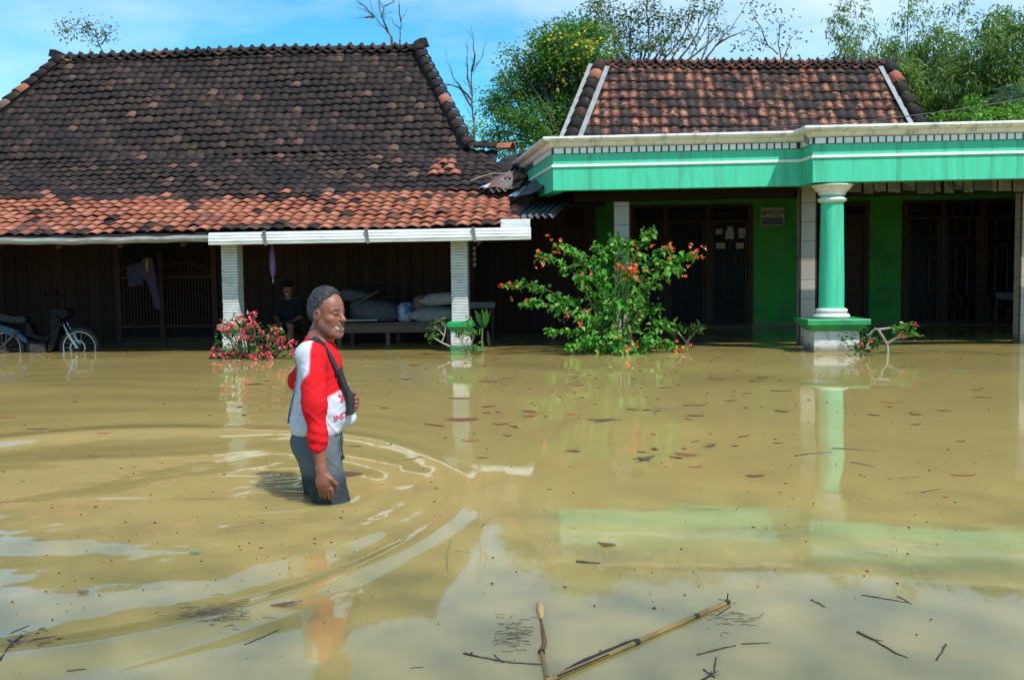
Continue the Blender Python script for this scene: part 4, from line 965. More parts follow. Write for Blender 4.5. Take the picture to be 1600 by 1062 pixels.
def vnoise(P, s, seed, n=5):
    g = np.random.default_rng(seed); v = 0
    for i in range(n):
        d = g.normal(size=3); d /= np.linalg.norm(d); v = v + np.sin(P @ d * s * g.uniform(.6, 1.8) + g.uniform(0, 6.3) + 1.3 * np.sin(P @ g.normal(size=3) * s * .5))
    return v / n
def fnoise(X, Y, Z, s, seed, n=4):
    g = np.random.default_rng(seed); v = 0
    for i in range(n):
        d = g.normal(size=3); d /= np.linalg.norm(d); e = g.normal(size=3) * .5
        v = v + np.sin((X * d[0] + Y * d[1] + Z * d[2]) * s * g.uniform(.6, 1.6) + g.uniform(0, 6.3) + 1.2 * np.sin((X * e[0] + Y * e[1] + Z * e[2]) * s * .6))
    return v / n
skin_m = attrmat('brown_skin', .48, .45, 60, .15, .2, 220); cloth_m = attrmat('knitted_cotton', .85, .2, 120, .10, .2, 500)
# ---- the wading man: x = the way he walks (right in the photograph), -y = towards the camera, z = 0 at the water
man = empty('person', (MANP.x, MANP.y, 0)); man.rotation_euler = (0, .026, 0)
tag(man, 'wading man in red and white long sleeved shirt and grey trousers, smiling to the right', 'person')
def mp_(px, py, y):                            # photo pixel at his depth + y, in his own frame
    v = at(px, py, MANP.y + y) - Vector((MANP.x, MANP.y, 0)); ca, sa = math.cos(.026), math.sin(.026); return (v.x * ca - v.z * sa, v.y, v.x * sa + v.z * ca)
HO = (mp_(511, 487, 0)[0], .0, .975); HYAW = R(-28); HS = .95; HP = R(2)
B = Field((-.34, -.36, GZ - .03), (.27, .36, 1.13), .0042)
H, HR = build_head(B, HO, HYAW, HP, HS)
nb_ = H((-.030, 0, -.075)); B.cone(nb_, (-.062, 0, .80), .052, .062, .03); B.cone(H((.01, 0, -.09)), (-.015, 0, .80), .030, .045, .03)
B.cone((-.060, -.13, .770), (-.060, .13, .770), .055, .055, .04); B.ell((-.045, 0, .66), (.095, .160, .16), .04); B.ell((-.035, 0, .47), (.115, .140, .16), .04); B.ell((-.055, 0, .28), (.105, .145, .12), .04)
EL_R, WR_R = mp_(491, 632, -.24), mp_(502, 732, -.255); SH_R = mp_(489, 556, -.165); SH_L = (-.062, .165, .755)
FM = tuple(.62 * a + .38 * b for a, b in zip(EL_R, WR_R)); B.cone(SH_R, EL_R, .052, .043, .02); B.cone(EL_R, FM, .040, .039, .02); B.cone(FM, WR_R, .039, .025, .02)
hand(B, WR_R, mp_(507, 753, -.262), (.14, .04, -.99), (.97, -.16, .14), (-.16, .98, .0), .52, fl=.075)
EL_L, WR_L = mp_(468, 594, .225), mp_(547, 622, .105)
B.cone((-.062, .165, .755), EL_L, .052, .042, .02); B.cone(EL_L, WR_L, .042, .027, .02)
hand(B, WR_L, mp_(553, 628, .06), (.55, -.83, -.05), (.10, .0, .99), (-.82, -.55, .05), 1.0, fl=.070)
for (hip, kn, an, toe) in (((-.03, -.085, .22), (.050, -.10, -.06), (.005, -.105, -.43), (.13, -.11, -.495)), ((-.06, .085, .22), (-.045, .10, -.05), (-.13, .10, -.43), (.0, .10, -.495))):
    B.cone(hip, kn, .082, .058, .03); B.cone(kn, an, .054, .036, .02); B.cone((an[0] - .02, an[1], -.485), toe, .034, .024, .02); B.cone(an, (an[0], an[1], -.49), .036, .034, .02)
P, Fq = B.mesh(); body = mesh_obj('body', P, Fq, skin_m, man, True); set_col(body, face_col(P, HO, HR, HS) * (1 - .25 * smoothstep(.30, .10, P[:, 2]))[:, None])
# hair: short, grey streaked, receding
Hf = Field((-.16, -.14, .80), (.15, .14, 1.15), .0032)
Hf.ell(H((-.013, 0, .042)), np.array((.102, .081, .091)) * HS, .01, 'u', HR.T); Hf.ell(H((-.042, 0, .006)), np.array((.069, .074, .072)) * HS, .02, 'u', HR.T); Hf.ell(H((-.01, 0, .085)), np.array((.074, .062, .058)) * HS, .02, 'u', HR.T)
X, Y, Z = np.meshgrid(*Hf.ax, indexing='ij'); q = (np.stack([X, Y, Z], -1) - np.array(HO)) @ HR / HS; f, s_, u = q[..., 0], q[..., 1], q[..., 2]
Hf.D += (.0028 * fnoise(X, Y, Z, 150, 4, 5) + .0016 * fnoise(X, Y, Z, 330, 6, 4)).astype(np.float32)
front = .007 * fnoise(X, Y, Z, 190, 14, 5) + f - (.042 + .30 * np.clip(u - .06, 0, .1) - 1.1 * np.clip(np.abs(s_) - .045, 0, .1) * (u > .02) * .6 - .5 * np.clip(.05 - u, 0, .2)); low = -(u + .058 + .25 * np.clip(f + .02, -.03, .1) * -1)
temple = np.minimum(front, 1); ear = .035 - np.sqrt((f - .002) ** 2 + ((np.abs(s_) - .085) * .8) ** 2 + (u + .020) ** 2)
Hf.D = np.maximum(np.maximum(Hf.D, temple), np.maximum(np.maximum(low, ear), np.minimum(f + .004, .034 - u))).astype(np.float32)
P, Fq = Hf.mesh(); gh = np.random.default_rng(17); BV = BVHTree.FromPolygons(P.tolist(), Fq.tolist())
pick = gh.choice(len(P), 5200); Sv = []
for i_ in pick:
    p_, n_, k_, dd_ = BV.find_nearest(Vector(P[i_]))
    if n_ is None: continue
    n_ = np.array(n_); t_ = HR @ np.array([-.55, 0, -.55]) + gh.normal(size=3) * .45; t_ = t_ - n_ * (t_ @ n_); t_ /= np.linalg.norm(t_) + 1e-9; s2 = np.cross(n_, t_); ln = gh.uniform(.008, .019); w2 = .0008; a_ = P[i_] - n_ * .001; b_ = a_ + t_ * ln + n_ * gh.uniform(.001, .0055)
    Sv += [a_ - s2 * w2, a_ + s2 * w2, b_ + s2 * w2 * .4, b_ - s2 * w2 * .4]
Sv = np.array(Sv); Fq = np.concatenate([Fq, np.arange(len(Sv)).reshape(-1, 4) + len(P)]); nP = len(P); P = np.concatenate([P, Sv])
hair = mesh_obj('hair', P, Fq, attrmat('salt_and_pepper_hair', .6, .4, 120, .3, .5, 160), man, True)
nz = vnoise(P, 260, 9, 6); nz2 = vnoise(P, 90, 3, 5); qq = (P - np.array(HO)) @ HR
grey = np.clip(.02 + .45 * nz + .35 * nz2 + .25 * smoothstep(.06, -.02, qq[:, 2]), 0, 1); strand = np.repeat(gh.random(len(Sv) // 4) ** 1.6, 4); grey[nP:] = np.clip(strand * 1.0 - .12, 0, 1.2)
set_col(hair, lerp(np.tile(np.array([.016, .017, .020]), (len(P), 1)), (.15, .155, .165), grey))
# shirt
T = Field((-.30, -.37, .20), (.30, .37, .86), .0042)
T.cone((-.068, -.145, .765), (-.068, .145, .765), .068, .068, .04); T.ell((-.042, 0, .665), (.118, .178, .175), .04); T.ell((-.036, 0, .50), (.150, .170, .17), .05); T.ell((-.056, 0, .40), (.150, .178, .110), .04)
FL1 = mp_(548, 634, .03); FL2 = mp_(545, 655, .02); T.cone((.02, .0, .545), FL1, .075, .022, .05); T.cone((.03, .0, .43), FL2, .075, .026, .04); T.cone(FL1, FL2, .020, .026, .03)
T.cone((-.045, 0, .80), (-.045, 0, .835), .082, .070, .02)
for sy, el, wr_, cuff in ((-1, EL_R, WR_R, .46), (1, EL_L, WR_L, .62)):
    sh_ = SH_R if sy < 0 else SH_L; T.cone(sh_, el, .066, .058, .03); el = np.array(el); wr_ = np.array(wr_); ce = el + (wr_ - el) * cuff * 1.25; ce2 = el + (wr_ - el) * cuff * 1.02
    T.cone(el, ce2, .057, .050, .03); T.cone(ce2, ce, .048, .045, .012); cb = el + (wr_ - el) * cuff * 1.36; T.cone(ce, cb, .046, .045, .008)
X, Y, Z = np.meshgrid(*T.ax, indexing='ij', sparse=True)
fold = .0034 * fnoise(X, Y, Z * .6, 34, 21, 4) + .0030 * fnoise(X, Y, Z, 62, 22, 4) + .0016 * fnoise(X, Y, Z, 120, 25, 3)
fold = fold + .0055 * np.exp(-((Z - .40) / .07) ** 2) * np.sin(38 * (Z - .35 * X) + 3 * np.sin(9 * X + 5 * Y)) + .003 * np.exp(-((Z - .36) / .05) ** 2) * (Y < -.19) * np.sin(120 * (Z + .25 * X))
def crease(v, w_): return np.clip(1 - np.abs(np.sin(v)) / w_, 0, 1) ** 1.5
cz_ = .0045 * crease(24 * (Z * .75 + .55 * X) + 2.2 * np.sin(7 * X + 11 * Y + 5 * Z), .45) + .0035 * crease(31 * (Z * .5 - .8 * X) + 2.5 * np.sin(6 * Z + 9 * Y), .4)
fold = fold - cz_ * (.4 + .6 * np.exp(-((Z - .42) / .16) ** 2))
T.D += fold.astype(np.float32)
hem = .335 + .10 * np.clip(X + .02, 0, .3) + .008 * np.sin(22 * X + 14 * Y)
sl = (Y < -.168 - 0 * X) & (np.abs(X + .02) < .10)
T.D = np.maximum(T.D, np.where(sl, .285 - Z, hem - Z)).astype(np.float32)                     # hem and cuff
T.put((-.16, -.1, .79), (.09, .1, .9), lambda X, Y, Z: np.sqrt((X + .036) ** 2 / .0058 + (Y) ** 2 / .0060 + ((Z - .860) / .055) ** 2) * .055 - .055, .006, 's')
P, Fq = T.mesh(); shirt = mesh_obj('shirt', P, Fq, cloth_m, man, True)
RED, WHI = (.60, .008, .014), (.54, .57, .65)
x, y, z = P.T; c = np.tile(np.array(WHI), (len(P), 1))
def segd(P, a, b): a = np.array(a); b = np.array(b); ab = b - a; t_ = np.clip((P - a) @ ab / (ab @ ab), 0, 1); return np.linalg.norm(P - a - ab * t_[:, None], axis=1)
arm = np.minimum(np.minimum(segd(P, SH_R, EL_R), segd(P, EL_R, WR_R)), np.minimum(segd(P, SH_L, EL_L), segd(P, EL_L, WR_L)))
def elld(P, c_, r_): q = (P - np.array(c_)) / np.array(r_); k0 = np.linalg.norm(q, axis=1); k1 = np.linalg.norm(q / np.array(r_), axis=1) + 1e-9; return k0 * (k0 - 1) / k1
dt = np.minimum(np.minimum(elld(P, (-.042, 0, .665), (.118, .170, .175)), elld(P, (-.036, 0, .50), (.150, .170, .17))), np.minimum(elld(P, (-.056, 0, .40), (.150, .178, .110)), np.minimum(segd(P, (.02, 0, .545), (.128, .055, .505)) - .05, segd(P, (-.068, -.125, .765), (-.068, .125, .765)) - .060)))
def sig(v, w_=.0022): return 1 / (1 + np.exp(np.clip(-v / w_, -40, 40)))
sleeve = sig(dt - arm + .054) * np.where(y < 0, sig(.700 + 1.1 * (np.minimum(x, -.03) + .03) - z, .004), 1)
chest = sig(x + .045) * sig(z - (.535 + .55 * np.clip(x - .005, -.03, .3)))
collar = (z > .818) & (np.sqrt((x + .04) ** 2 + y ** 2) < .098)
c = lerp(c, RED, np.clip(np.maximum(np.maximum(sleeve, chest), collar.astype(float)), 0, 1))
set_col(shirt, c)
# lettering on the shirt front
sb = BVHTree.FromPolygons(P.tolist(), Fq.tolist())
pink = pmat('red_print', (.55, .03, .08), (.62, .09, .14), .8, 60); wprint = pmat('white_print', (.7, .55, .55), (.7, .3, .3), .8, 60)
def print_on(txt, size, px, py, mat, rot=0.0, name='lettering', poly=None, sx=1.0):
    if poly is None:
        o = text_part(txt, size, mat, shirt, Matrix.Identity(4), name, ext=0, bold=size * .02); me = o.data
    else:
        me = bpy.data.meshes.new(name); me.from_pydata([(a, b, 0) for a, b in poly], [], [tuple(range(len(poly)))]); me.materials.append(mat); o = shared(name, me, shirt)
    bm = bmesh.new(); bm.from_mesh(me); bmesh.ops.triangulate(bm, faces=bm.faces[:]); bmesh.ops.subdivide_edges(bm, edges=[e for e in bm.edges if e.calc_length() > size * .15], cuts=2, use_grid_fill=True)
    ca, sa = math.cos(rot), math.sin(rot); kx, _, kz = mp_(px, py, -.13)
    vw = Vector((.42, -.9, 0)).normalized(); ax = Vector((.9, .42, 0)).normalized()
    for v in bm.verts:
        a, b = v.co.x * sx * ca - v.co.y * sa, v.co.x * sx * sa + v.co.y * ca
        loc, nn, i_, d_ = sb.ray_cast(Vector((kx, -.13, kz)) + ax * a + Vector((0, 0, b)) + vw * .6, -vw)
        v.co = (loc + nn * .0028) if loc is not None else Vector((kx, -.1, kz))
    bm.to_mesh(me); bm.free(); return o
print_on('INDO', .047, 541, 651, pink, R(14), sx=.95)
for i, poly in enumerate(([(-.018, .012), (-.026, .004), (-.012, -.002), (.004, .008), (-.006, .016)], [(-.002, .008), (.010, .016), (.014, .004), (.006, -.006), (-.008, -.004)], [(.0, -.006), (.014, -.004), (.016, -.020), (.006, -.024), (-.006, -.016)], [(-.024, .020), (-.018, .024), (-.014, .018), (-.020, .016)])):
    print_on('', .04, 537, 623, pink, R(-20), 'emblem_print', poly, 1.1)
print_on('SDN', .020, 532, 588, wprint, R(70), sx=1.0); print_on('INDAH', .012, 534, 594, wprint, R(15))
# trousers
Tr = Field((-.26, -.25, -.47), (.20, .25, .44), .0048)
Tr.ell((-.056, 0, .30), (.137, .170, .13), .03)
for (hip, kn, an) in (((-.03, -.085, .25), (.048, -.100, -.06), (.005, -.105, -.42)), ((-.062, .085, .25), (-.048, .105, -.05), (-.13, .10, -.42))):
    Tr.cone(hip, kn, .115, .090, .03); Tr.cone(kn, an, .088, .072, .03)
X, Y, Z = np.meshgrid(*Tr.ax, indexing='ij', sparse=True)
Tr.D -= (.004 * np.clip(1 - np.abs(np.sin(26 * (Z * .8 + .5 * X) + 2 * np.sin(8 * X + 6 * Y + 5 * Z))) / .4, 0, 1) ** 1.5).astype(np.float32)
Tr.D += (.0040 * fnoise(X, Y, Z * .5, 45, 31, 4) + .0025 * fnoise(X, Y, Z * .6, 85, 33, 4)).astype(np.float32); Tr.D = np.maximum(Tr.D, np.maximum(Z - .40, -.43 - Z)).astype(np.float32)
P, Fq = Tr.mesh(); trousers = mesh_obj('trousers', P, Fq, attrmat('grey_cotton', .9, .15, 70, .2, .3, 350), man, True)
cg = np.tile(np.array([.105, .125, .135]), (len(P), 1)); wet = smoothstep(.17, .11, P[:, 2] + .03 * vnoise(P, 40, 2)); set_col(trousers, lerp(cg, (.030, .037, .042), wet * .9))
# sling bag: strap over the shoulder, flat pouch on the belly
strap_m = pmat('black_webbing', (.020, .020, .022), (.014, .014, .015), .6, 60, bmp=.3, bscale=300)
bag = empty('sling_bag', (MANP.x, MANP.y, 0)); bag.rotation_euler = (0, .026, 0); tag(bag, 'black sling bag worn across the wading man\'s chest', 'bag')
def snap(p, off):
    loc, nn, i_, d_ = sb.find_nearest(Vector(p)); return loc + nn * off, nn
def ribbon(name, pts, width, mat, off=.006, th=.004):
    cp = []
    for a, b in zip(pts, pts[1:]):
        for i in range(6): u = i / 6; cp.append(Vector(a) * (1 - u) + Vector(b) * u)
    cp.append(Vector(pts[-1])); S_ = [snap(p, off) for p in cp]; vs = []; fs = []; n = len(S_)
    for _ in range(6): S_ = [S_[0]] + [((S_[i - 1][0] + S_[i][0] * 2 + S_[i + 1][0]) / 4, (S_[i - 1][1] + S_[i][1] * 2 + S_[i + 1][1]).normalized()) for i in range(1, n - 1)] + [S_[-1]]
    wd = width if isinstance(width, (list, tuple)) else [width] * 2
    for i, (p_, nn) in enumerate(S_):
        t_ = (S_[min(i + 1, n - 1)][0] - S_[max(i - 1, 0)][0]).normalized(); sd = t_.cross(nn).normalized(); w_ = (wd[0] + (wd[1] - wd[0]) * i / (n - 1)) / 2
        vs += [p_ + sd * w_, p_ - sd * w_, p_ - sd * w_ + nn * th, p_ + sd * w_ + nn * th]
    for i in range(n - 1):
        for k in range(4): a = i * 4 + k; b = i * 4 + (k + 1) % 4; fs.append((a, b, b + 4, a + 4))
    fs += [(3, 2, 1, 0), ((n - 1) * 4, (n - 1) * 4 + 1, (n - 1) * 4 + 2, (n - 1) * 4 + 3)]; return mesh_obj(name, vs, fs, mat, bag)
ribbon('strap', [mp_(489, 532, -.075), mp_(497, 532, -.095), mp_(510, 541, -.115), mp_(523, 560, -.12), mp_(533, 577, -.105)], .036, strap_m)
ribbon('thin_strap', [mp_(489, 531, -.08), mp_(480, 541, -.09), mp_(471, 560, -.10), mp_(463, 590, -.10), mp_(458, 625, -.09), mp_(455, 660, -.09)], .011, strap_m, .005, .003)
ribbon('pouch', [mp_(533, 575, -.105), mp_(538, 592, -.09), mp_(544, 612, -.07), mp_(550, 630, -.055), mp_(549, 648, -.06)], [.040, .052], strap_m, .012, .016)
pb, nn = snap(mp_(534, 578, -.105), .012); MB().box(-.019, .019, -.010, .010, -.017, .017, Matrix.Translation(pb) @ nn.to_track_quat('-Y', 'Z').to_matrix().to_4x4(), b=.005).build('buckle', pmat('black_plastic', (.03, .032, .036), None, .3, 20), bag)
c0 = Vector(mp_(532, 678, -.10)); MB().tube([c0, c0 + Vector((.004, 0, -.05)), c0 + Vector((.012, 0, -.11))], .004, 6).build('cord', strap_m, bag); MB().lathe([(.004, .0), (.009, .006), (.009, .020), (.004, .026)], 8, M=Matrix.Translation(c0 + Vector((.0125, 0, -.132)))).build('toggle', strap_m, bag)
# ---- the seated man in the dark of the veranda (faces the camera)
SP = at(451, 470, 17.15); SPx = SP.x
sit = empty('person', (SPx, 17.15, FLZ)); sit.rotation_euler = (0, 0, R(-92)); tag(sit, 'man in dark polo shirt and cap sitting in the shade of the veranda', 'person')
Bf = Field((-.25, -.36, -.02), (.62, .36, 1.42), .0085); ho = (.03, 0, 1.235)
H2, R2 = build_head(Bf, ho, 0, R(12), 1.0, True); Bf.cone(H2((-.03, 0, -.07)), (-.02, 0, 1.04), .052, .06, .03)
Bf.cone((-.02, -.13, 1.0), (-.02, .13, 1.0), .06, .06, .04); Bf.ell((-.02, 0, .86), (.11, .165, .18), .04); Bf.ell((-.02, 0, .62), (.12, .16, .14), .04)
for sg_ in (-1, 1):
    Bf.cone((-.02, sg_ * .18, .98), (.03, sg_ * .23, .74), .05, .042, .02); Bf.cone((.03, sg_ * .23, .74), (.26, sg_ * .12, .66), .041, .028, .02)
    hand(Bf, (.26, sg_ * .12, .66), (.32, sg_ * .09, .645), (.9, -sg_ * .4, -.1), (.4 * sg_, .9, 0), (0, 0, -1), .4)
    Bf.cone((.0, sg_ * .09, .56), (.42, sg_ * .13, .58), .085, .06, .03); Bf.cone((.42, sg_ * .13, .58), (.40, sg_ * .13, .10), .055, .038, .02); Bf.cone((.39, sg_ * .13, .035), (.54, sg_ * .15, .03), .035, .025, .02)
P, Fq = Bf.mesh(); b2 = mesh_obj('body', P, Fq, skin_m, sit, True); set_col(b2, face_col(P, ho, R2))
Sf = Field((-.25, -.36, .40), (.62, .36, 1.16), .0085)
Sf.cone((-.02, -.15, 1.0), (-.02, .15, 1.0), .072, .072, .04); Sf.ell((-.02, 0, .84), (.13, .185, .2), .04); Sf.ell((-.01, 0, .62), (.14, .175, .13), .04)
for sg_ in (-1, 1): Sf.cone((-.02, sg_ * .18, .98), (.03, sg_ * .232, .77), .068, .062, .02)
Sf.put((-.1, -.1, 1.05), (.1, .1, 1.2), lambda X, Y, Z: np.sqrt((X) ** 2 + Y ** 2 + (Z - 1.12) ** 2) - .075, .006, 's')
P, Fq = Sf.mesh(); s2 = mesh_obj('polo_shirt', P, Fq, cloth_m, sit, True); cs = np.tile(np.array([.012, .013, .018]), (len(P), 1)); cs = lerp(cs, (.12, .12, .13), ((P[:, 2] > 1.055) | ((np.abs(P[:, 1]) > .19) & (P[:, 2] < .735))).astype(float)); set_col(s2, cs)
Gf = Field((-.25, -.36, .40), (.62, .36, .75), .0085)
for sg_ in (-1, 1): Gf.cone((-.02, sg_ * .09, .55), (.36, sg_ * .13, .575), .105, .085, .03)
P, Fq = Gf.mesh(); s3 = mesh_obj('shorts', P, Fq, cloth_m, sit, True); set_col(s3, np.tile(np.array([.02, .018, .018]), (len(P), 1)))
Cf = Field((-.16, -.16, 1.2), (.26, .16, 1.42), .007); Cf.ell(H2((-.012, 0, .055)), (.112, .092, .092), .01, 'u', R2.T); Cf.ell(H2((.115, 0, .055)), (.075, .066, .011), .02, 'u', R2.T)
Z_ = np.meshgrid(*Cf.ax, indexing='ij')[2]; Cf.D = np.maximum(Cf.D, 1.262 - Z_).astype(np.float32)
P, Fq = Cf.mesh(); s4 = mesh_obj('cap', P, Fq, cloth_m, sit, True); set_col(s4, np.tile(np.array([.010, .011, .016]), (len(P), 1)))
st = empty('stool', (SPx, 17.15, FLZ)); tag(st, 'dark wooden stool under the seated man', 'stool'); MB().box(-.19, .19, -.16, .20, .42, .46, b=.008).build('seat', wood_frame, st)
for a, b in ((-.15, -.12), (.15, -.12), (-.15, .16), (.15, .16)): MB().box(a - .02, a + .02, b - .02, b + .02, 0, .42).build('leg', wood_frame, st)
# ------------------------------------------------------------------ things in the left veranda
black_pl = pmat('black_bodywork', (.010, .010, .011), (.007, .007, .008), .5, 20, spec=.12); blue_p = pmat('blue_side_panel', (.008, .032, .095), (.007, .024, .07), .3, 8); chrome = pmat('dull_chrome', (.50, .54, .58), (.36, .39, .42), .3, 30, metal=.6)
rubber = pmat('tyre_rubber', (.020, .022, .026), (.014, .015, .018), .7, 40); rim_m = pmat('bright_rim', (.78, .80, .82), (.66, .68, .70), .3, 20, metal=.3); engine_m = pmat('grimy_engine', (.05, .045, .04), (.025, .022, .02), .7, 25, spec=.2); disc_m = pmat('brake_disc', (.55, .52, .46), (.4, .36, .3), .35, 20)
bk = empty('motorcycle', (at(124, 541, 16.0).x, 16.0, 0), R(3)); tag(bk, 'dark underbone motorcycle with blue side panel parked in the flooded veranda', 'motorcycle')
bkp = Vector(bk.location); wr = .335; WZ = .065
def wheel(xc, name):
    wh = empty(name, (xc, 0, WZ), parent=bk); MB().torus(wr - .035, .036, 40, 10).build('tyre', rubber, wh, smooth=True); MB().torus(wr - .072, .011, 40, 8).build('rim', rim_m, wh, smooth=True)
    MB().lathe([(.045, -.06), (.055, -.04), (.055, .04), (.045, .06)], 14, M=Matrix.Rotation(R(90), 4, 'X')).build('hub', engine_m, wh)
    for k in range(18):
        a = 2 * math.pi * k / 18; b = a + (.5 if k % 2 else -.5)
        MB().tube([(.05 * math.cos(b), .03 * (1 if k % 2 else -1), .05 * math.sin(b)), ((wr - .075) * math.cos(a), 0, (wr - .075) * math.sin(a))], .002, 3).build('spoke', chrome, wh)
    return wh
fw_ = wheel(0, 'front_wheel'); wheel(-1.22, 'rear_wheel')
MB().torus(.118, .012, 30, 6, M=Matrix.Translation((0, -.07, 0))).build('brake_disc', disc_m, fw_, smooth=True)
MB().tube([(-.225, -.075, WZ + .42), (-.14, -.085, WZ + .22)], .014, 8).build('fork_tube', chrome, bk); MB().tube([(-.145, -.085, WZ + .24), (.0, -.085, WZ - .01)], .023, 8).build('fork_slider', chrome, bk)
MB().tube([(-.225, .075, WZ + .42), (.0, .085, WZ - .01)], .02, 8).build('fork_slider', chrome, bk)
fp = []
for k in range(11): a = R(150 - 118 * k / 10); fp.append(((wr + .05) * math.cos(a) - .02, (wr + .05) * math.sin(a) + .01))
fq = [(x_ * .93, z_ * .95 - .0) for x_, z_ in fp[::-1]]; MB().prism([(x_, z_ + WZ) for x_, z_ in fp + fq], -.06, .06).build('front_fender', black_pl, bk)
MB().prism([(-.30, .62), (-.20, .46), (-.26, .36), (-.33, .12), (-.40, .02), (-.46, .0), (-.44, .10), (-.38, .34), (-.40, .55)], -.17, .17).build('leg_shield', black_pl, bk)
MB().prism([(-.42, .66), (-.34, .72), (-.14, .70), (-.10, .62), (-.20, .55), (-.34, .56)], -.13, .13).build('headlight_cowl', black_pl, bk)
MB().lathe([(.0, .0), (.06, .01), (.075, .05), (.07, .09)], 14, M=Matrix.Translation((-.17, 0, .63)) @ Matrix.Rotation(R(80), 4, 'Y')).build('headlight', glass_m, bk)
for s_ in (-1, 1):
    MB().tube([(-.36, s_ * .04, .70), (-.40, s_ * .18, .80), (-.50, s_ * .32, .84)], [.014, .014, .018], 7).build('handlebar', black_pl, bk)
    MB().tube([(-.42, s_ * .20, .80), (-.44, s_ * .24, .95)], .006, 5).build('mirror_stem', black_pl, bk); MB().lathe([(.0, 0), (.05, .004), (.055, .018), (.04, .03)], 12, M=Matrix.Translation((-.44, s_ * .24, .97)) @ Matrix.Rotation(R(80), 4, 'Y')).build('mirror', glass_m, bk)
MB().prism([(-.80, .56), (-.84, .60), (-1.0, .60), (-1.25, .66), (-1.48, .70), (-1.52, .66), (-1.3, .55), (-1.0, .50), (-.82, .50)], -.12, .12).build('seat', pmat('seat_vinyl', (.014, .015, .017), None, .4, 20, spec=.25), bk)
MB().prism([(-.86, .20), (-.78, .16), (-.80, .24), (-1.0, .40), (-1.3, .50), (-1.6, .60), (-1.6, .50), (-1.25, .38), (-1.0, .26)], -.15, .15).build('side_panel', blue_p, bk)
MB().prism([(-.80, .48), (-.84, .30), (-.66, .22), (-.48, .18), (-.42, .30), (-.52, .26), (-.68, .30), (-.76, .48)], -.10, .10).build('body_tunnel', black_pl, bk)
MB().box(-.78, -.50, -.13, .13, -.03, .16, b=.03).build('engine_case', engine_m, bk); MB().lathe([(.03, -.14), (.085, -.13), (.09, -.10), (.09, .0)], 16, M=Matrix.Translation((-.76, -.04, .10)) @ Matrix.Rotation(R(90), 4, 'X')).build('crank_cover', engine_m, bk)
MB().tube([(-.5, -.15, -.02), (-.8, -.17, -.08), (-1.2, -.18, .02), (-1.6, -.18, .10)], [.02, .02, .04, .045], 8).build('exhaust', engine_m, bk)
MB().tube([(-.9, -.16, .38), (-1.22, -.16, WZ)], .022, 8).build('rear_shock', engine_m, bk); MB().tube([(-.84, -.1, -.02), (-.80, -.17, -.20)], .01, 6).build('side_stand', engine_m, bk); MB().tube([(-.72, 0, .02), (-1.22, .09, WZ)], .025, 6).build('swing_arm', engine_m, bk)
# sleeping platform with sacks
bY = 16.55
bd0, bd1 = at(522, 505, bY), at(706, 505, bY)
pf = empty('wooden_platform', ((bd0.x + bd1.x) / 2, bY, FLZ), R(-3)); tag(pf, 'low wooden sleeping platform loaded with sacks behind the wading man', 'platform')
hw = (bd1.x - bd0.x) / 2; zt_ = at(620, 504, bY).z - FLZ; plat_m = pmat('worn_plank', (.16, .10, .06), (.10, .06, .035), .7, 4, stretch=(.5, 6, 6), bmp=.1)
for i in range(6): MB().box(-hw, hw, i * .2, i * .2 + .19, zt_ - .03, zt_, b=.004).build('deck_board', plat_m, pf)
MB().box(-hw, hw, -.03, .0, zt_ - .17, zt_ - .035, b=.004).build('apron_board', plat_m, pf)
for a in (-hw + .06, -.1, hw - .06):
    for b in (.05, 1.1): MB().box(a - .035, a + .035, b - .035, b + .035, 0, zt_ - .031).build('leg', plat_m, pf)
def pillow(name, c_, r_, mat, label, cat, rz_=0, tilt=0, seed=0, e=2.6, knot=0):
    bm = bmesh.new(); bmesh.ops.create_icosphere(bm, subdivisions=4, radius=1); vs = np.array([v.co for v in bm.verts]); bm.verts.ensure_lookup_table()
    s = np.sign(vs) * np.abs(vs) ** (2 / e); s /= np.maximum(1e-6, (np.abs(s) ** e).sum(1) ** (1 / e))[:, None]; nz = vnoise(s, 5, seed, 5) * .05 + vnoise(s, 13, seed + 1, 5) * .03
    s = s * (1 + nz[:, None]); s[:, 2] = np.where(s[:, 2] < 0, np.maximum(s[:, 2], -.75), s[:, 2])
    if knot: s[:, 0] = np.where(s[:, 0] < -.75, s[:, 0] * 1.25, s[:, 0]); s[:, 2] *= np.where(s[:, 0] < -.8, .55, 1)
    for v, p_ in zip(bm.verts, s * np.array(r_)): v.co = p_
    me = bpy.data.meshes.new(name); bm.to_mesh(me); bm.free(); me.materials.append(mat); me.polygons.foreach_set('use_smooth', [True] * len(me.polygons))
    o = shared(name, me, None, Matrix.Translation(c_) @ Matrix.Rotation(rz_, 4, 'Z') @ Matrix.Rotation(tilt, 4, 'Y')); tag(o, label, cat); return o
sack_m = pmat('white_woven_sack', (.30, .29, .285), (.23, .22, .215), .8, 14, bmp=.4, bscale=50); sack_g = pmat('grey_woven_sack', (.25, .25, .265), (.19, .19, .20), .8, 14, bmp=.4, bscale=50); tarp_m = pmat('dark_grey_tarpaulin', (.055, .06, .07), (.035, .038, .045), .7, 6, bmp=.5, bscale=18)
bluew = pmat('blue_white_plastic', (.30, .33, .40), (.03, .10, .26), .5, 5, lo=.48, hi=.52); brown_s = pmat('brown_sack', (.20, .13, .10), (.13, .085, .065), .85, 9, bmp=.4)
zp = zt_ + FLZ
pillow('sack', at(678, 492, 16.85) * 1, (.40, .30, .15), sack_g, 'plump pale grey sack lying lowest on the platform by the ribbed column', 'sack', R(5), 0, 3, knot=1)
pillow('sack', at(690, 468, 16.95), (.33, .26, .13), sack_m, 'white sack resting on top of the pale grey sack', 'sack', R(-6), R(-4), 5, knot=1)
